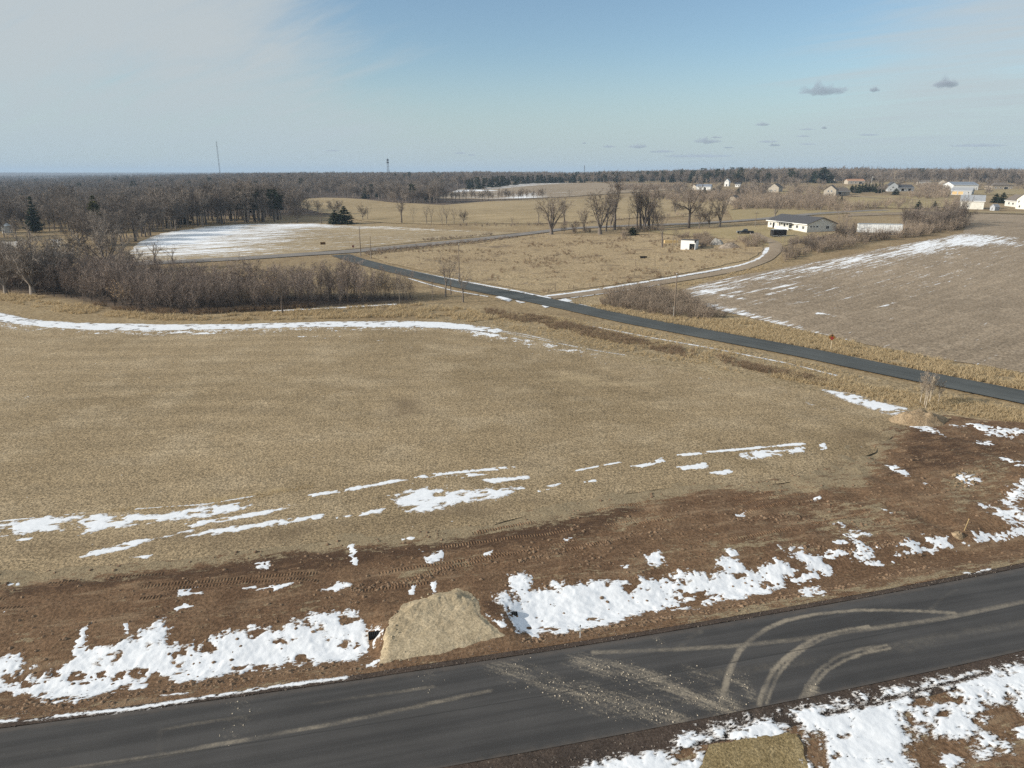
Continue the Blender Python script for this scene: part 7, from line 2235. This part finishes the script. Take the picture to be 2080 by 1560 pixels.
P, _ = fill(ragged(RAMP * 1.0, .9, 1.5, 5), .20, 95, .6)
P = P[(sdf(P, RAMP) < .9) & (rs.rand(len(P)) < .32)]
r2, n2 = road_sn(P[:, 0], P[:, 1])
hz_ = np.where(sdf(P, RAMP) > 0.1, .10 + .02 * np.clip(n2 - 1, 0, 10) + .02, .08)
scatter('sand_lumps', CL, [M_SAND], with_z(P, 0.0) * [1, 1, 0] + np.column_stack([0 * hz_, 0 * hz_, np.maximum(T(P[:, 0], P[:, 1]) + .06, hz_ * smooth(0, .6, sdf(P, RAMP)))]), rs.rand(len(P)) * 6.28, .02 + .09 * rs.rand(len(P)) ** 3, rs.randint(0, 3, len(P)), 'loose lumps of tan sand around the sand ramp', 'sand')

GR = []
for n0_, n1_, k in ((0.25, 1.6, 2600), (-ROADW - 1.9, -ROADW + .05, 2600)):
    q = rs.rand(k, 2); X, Y = road_pt(-45 + 100 * q[:, 0], n0_ + (n1_ - n0_) * q[:, 1]); GR.append(np.column_stack([X, Y]))
P = np.vstack(GR)
M_GRAV2 = soil_mat('shoulder_stones', (0.15, 0.12, 0.10), (0.09, 0.072, 0.06), (0.26, 0.22, 0.18), 2.0, 6.0, 9, 0.4, .5, .03, snow=False)
scatter('gravel', CL, [M_GRAV2], with_z(P, .055), rs.rand(len(P)) * 6.28, .015 + .05 * rs.rand(len(P)) ** 2, rs.randint(0, 3, len(P)), 'dark gravel stones along both shoulders of the new road', 'gravel')
# ------------------------------------------------------------------ clouds
def cloud_mat():
    m, g = new_mat('cloud_vapour')
    v = g.n('ShaderNodeVolumePrincipled', {'Color': (0.50, 0.55, 0.66, 1), 'Density': 0.0022, 'Anisotropy': 0.0})
    g.n('ShaderNodeOutputMaterial', {'Volume': v.outputs[0]})
    return m


M_CLOUD = cloud_mat()
import bmesh


def cloud(u, v, wpx, hpx, seed, label):
    vv = (v - 780.0) / FPX
    tan_e = -(_s + vv * _c) / (_c - vv * _s)
    alt = 1500.0
    y = (alt - CAM_H) / tan_e
    y = min(y, 30000.0)
    z = CAM_H + y * tan_e
    x = (u - 1040.0) / FPX * (y / (_c - vv * _s))
    m = y / (_c - vv * _s) / FPX
    bm = bmesh.new(); bmesh.ops.create_icosphere(bm, subdivisions=5, radius=1)
    P = np.array([q.co[:] for q in bm.verts])
    az = np.arctan2(P[:, 1], P[:, 0])
    k = wpx / max(hpx, 1) * 0.5
    n1 = fbm(P[:, 0] * k * 2.4 + seed * 3.1, P[:, 1] * 1.7 + P[:, 2] * 0.8, seed, 5, .62)
    n2 = fbm(P[:, 0] * k * 2.6 + seed, P[:, 2] * 2.2 + P[:, 1], seed + 5, 4, .6)
    up = np.where(P[:, 2] > 0, P[:, 2] * (0.10 + 3.6 * np.clip(n1 - .38, 0, 1) * .62) * (0.45 + .55 * np.sqrt(np.abs(P[:, 2]))), P[:, 2] * (.22 + .5 * np.clip(n2 - .4, 0, 1)))
    out = .75 + .5 * (n2 - .5)
    for i, q in enumerate(bm.verts):
        q.co = (P[i, 0] * wpx * m * .5 * out[i], P[i, 1] * wpx * m * .35 * out[i], up[i] * hpx * m * .85)
    me = bpy.data.meshes.new('cloud'); bm.to_mesh(me); bm.free()
    o = link('cloud', me, None, (M_CLOUD,))
    o.location = (x, y, z)
    tag(o, label, 'cloud')
    mm = M_CLOUD.copy(); me.materials[0] = mm
    thick = max(wpx * .5 * m, hpx * m)
    for nd in mm.node_tree.nodes:
        if nd.type == 'PRINCIPLED_VOLUME':
            nd.inputs['Density'].default_value = 1.35 / thick
    return o


for i, (u, v, w, h, lab) in enumerate([
    (1672, 184, 124, 34, 'largest ragged dark cloud high in the right of the sky'), (1776, 183, 28, 16, 'small dark puff right of the largest ragged cloud'), (1921, 170, 66, 32, 'dark hooked cloud nearest the right edge of the sky'),
    (1549, 253, 40, 10, 'small flat cloud midway below the largest ragged cloud'), (1437, 287, 74, 16, 'flat based grey cloud left of the low cloud field'), (1455, 279, 30, 6, 'thin wisp resting just above the flat based grey cloud'),
    (1237, 298, 40, 7, 'thin flat cloud leftmost of the low pair above the centre woods'), (1295, 298, 54, 13, 'thicker flat cloud rightmost of the low pair above the centre woods'), (1560, 288, 60, 6, 'thin cloud streak left of the tiny tufted cloud'), (1573, 295, 34, 7, 'short grey bar of cloud under a thin streak'),
    (1674, 260, 16, 8, 'tiny tufted cloud below the small dark puff'), (1640, 263, 46, 4, 'faint thin wisp left of the tiny tufted cloud'), (1765, 274, 60, 6, 'narrow grey cloud bar below the small dark puff'), (1632, 277, 40, 4, 'faint cloud dash left of the narrow grey bar'),
    (1345, 308, 66, 8, 'pale flat cloud low over the farm trees'), (1420, 317, 180, 11, 'longest low cloud bank hugging the horizon'), (675, 306, 40, 4, 'lone thin cloud over the left woods'), (935, 311, 34, 5, 'left of two tiny clouds over the centre horizon'), (958, 315, 22, 4, 'right of two tiny clouds over the centre horizon'),
    (1984, 296, 150, 9, 'broad faint cloud veil low at the right'), (1186, 291, 14, 4, 'speck of cloud above the centre hill'), (1480, 300, 30, 4, 'small dash of cloud just below the flat based grey cloud'), (1640, 293, 50, 4, 'faint streak of cloud over the ranch house')]):
    cloud(u, v, w, h, 11 + i * 3, lab)

# ------------------------------------------------------------------ haze, one closed box of even air round the whole land
hz = MB(); hz.box(-15500, 15500, -14800, 15500, -32, 100)
m_h, g = new_mat('thin_haze')
v_ = g.n('ShaderNodeVolumePrincipled', {'Color': (0.60, 0.78, 1.0, 1), 'Density': 0.00011, 'Anisotropy': 0.0})
g.n('ShaderNodeOutputMaterial', {'Volume': v_.outputs[0]})
hb = hz.build('haze', m_h)
hb['kind'] = 'stuff'
print('objects', len(bpy.data.objects))
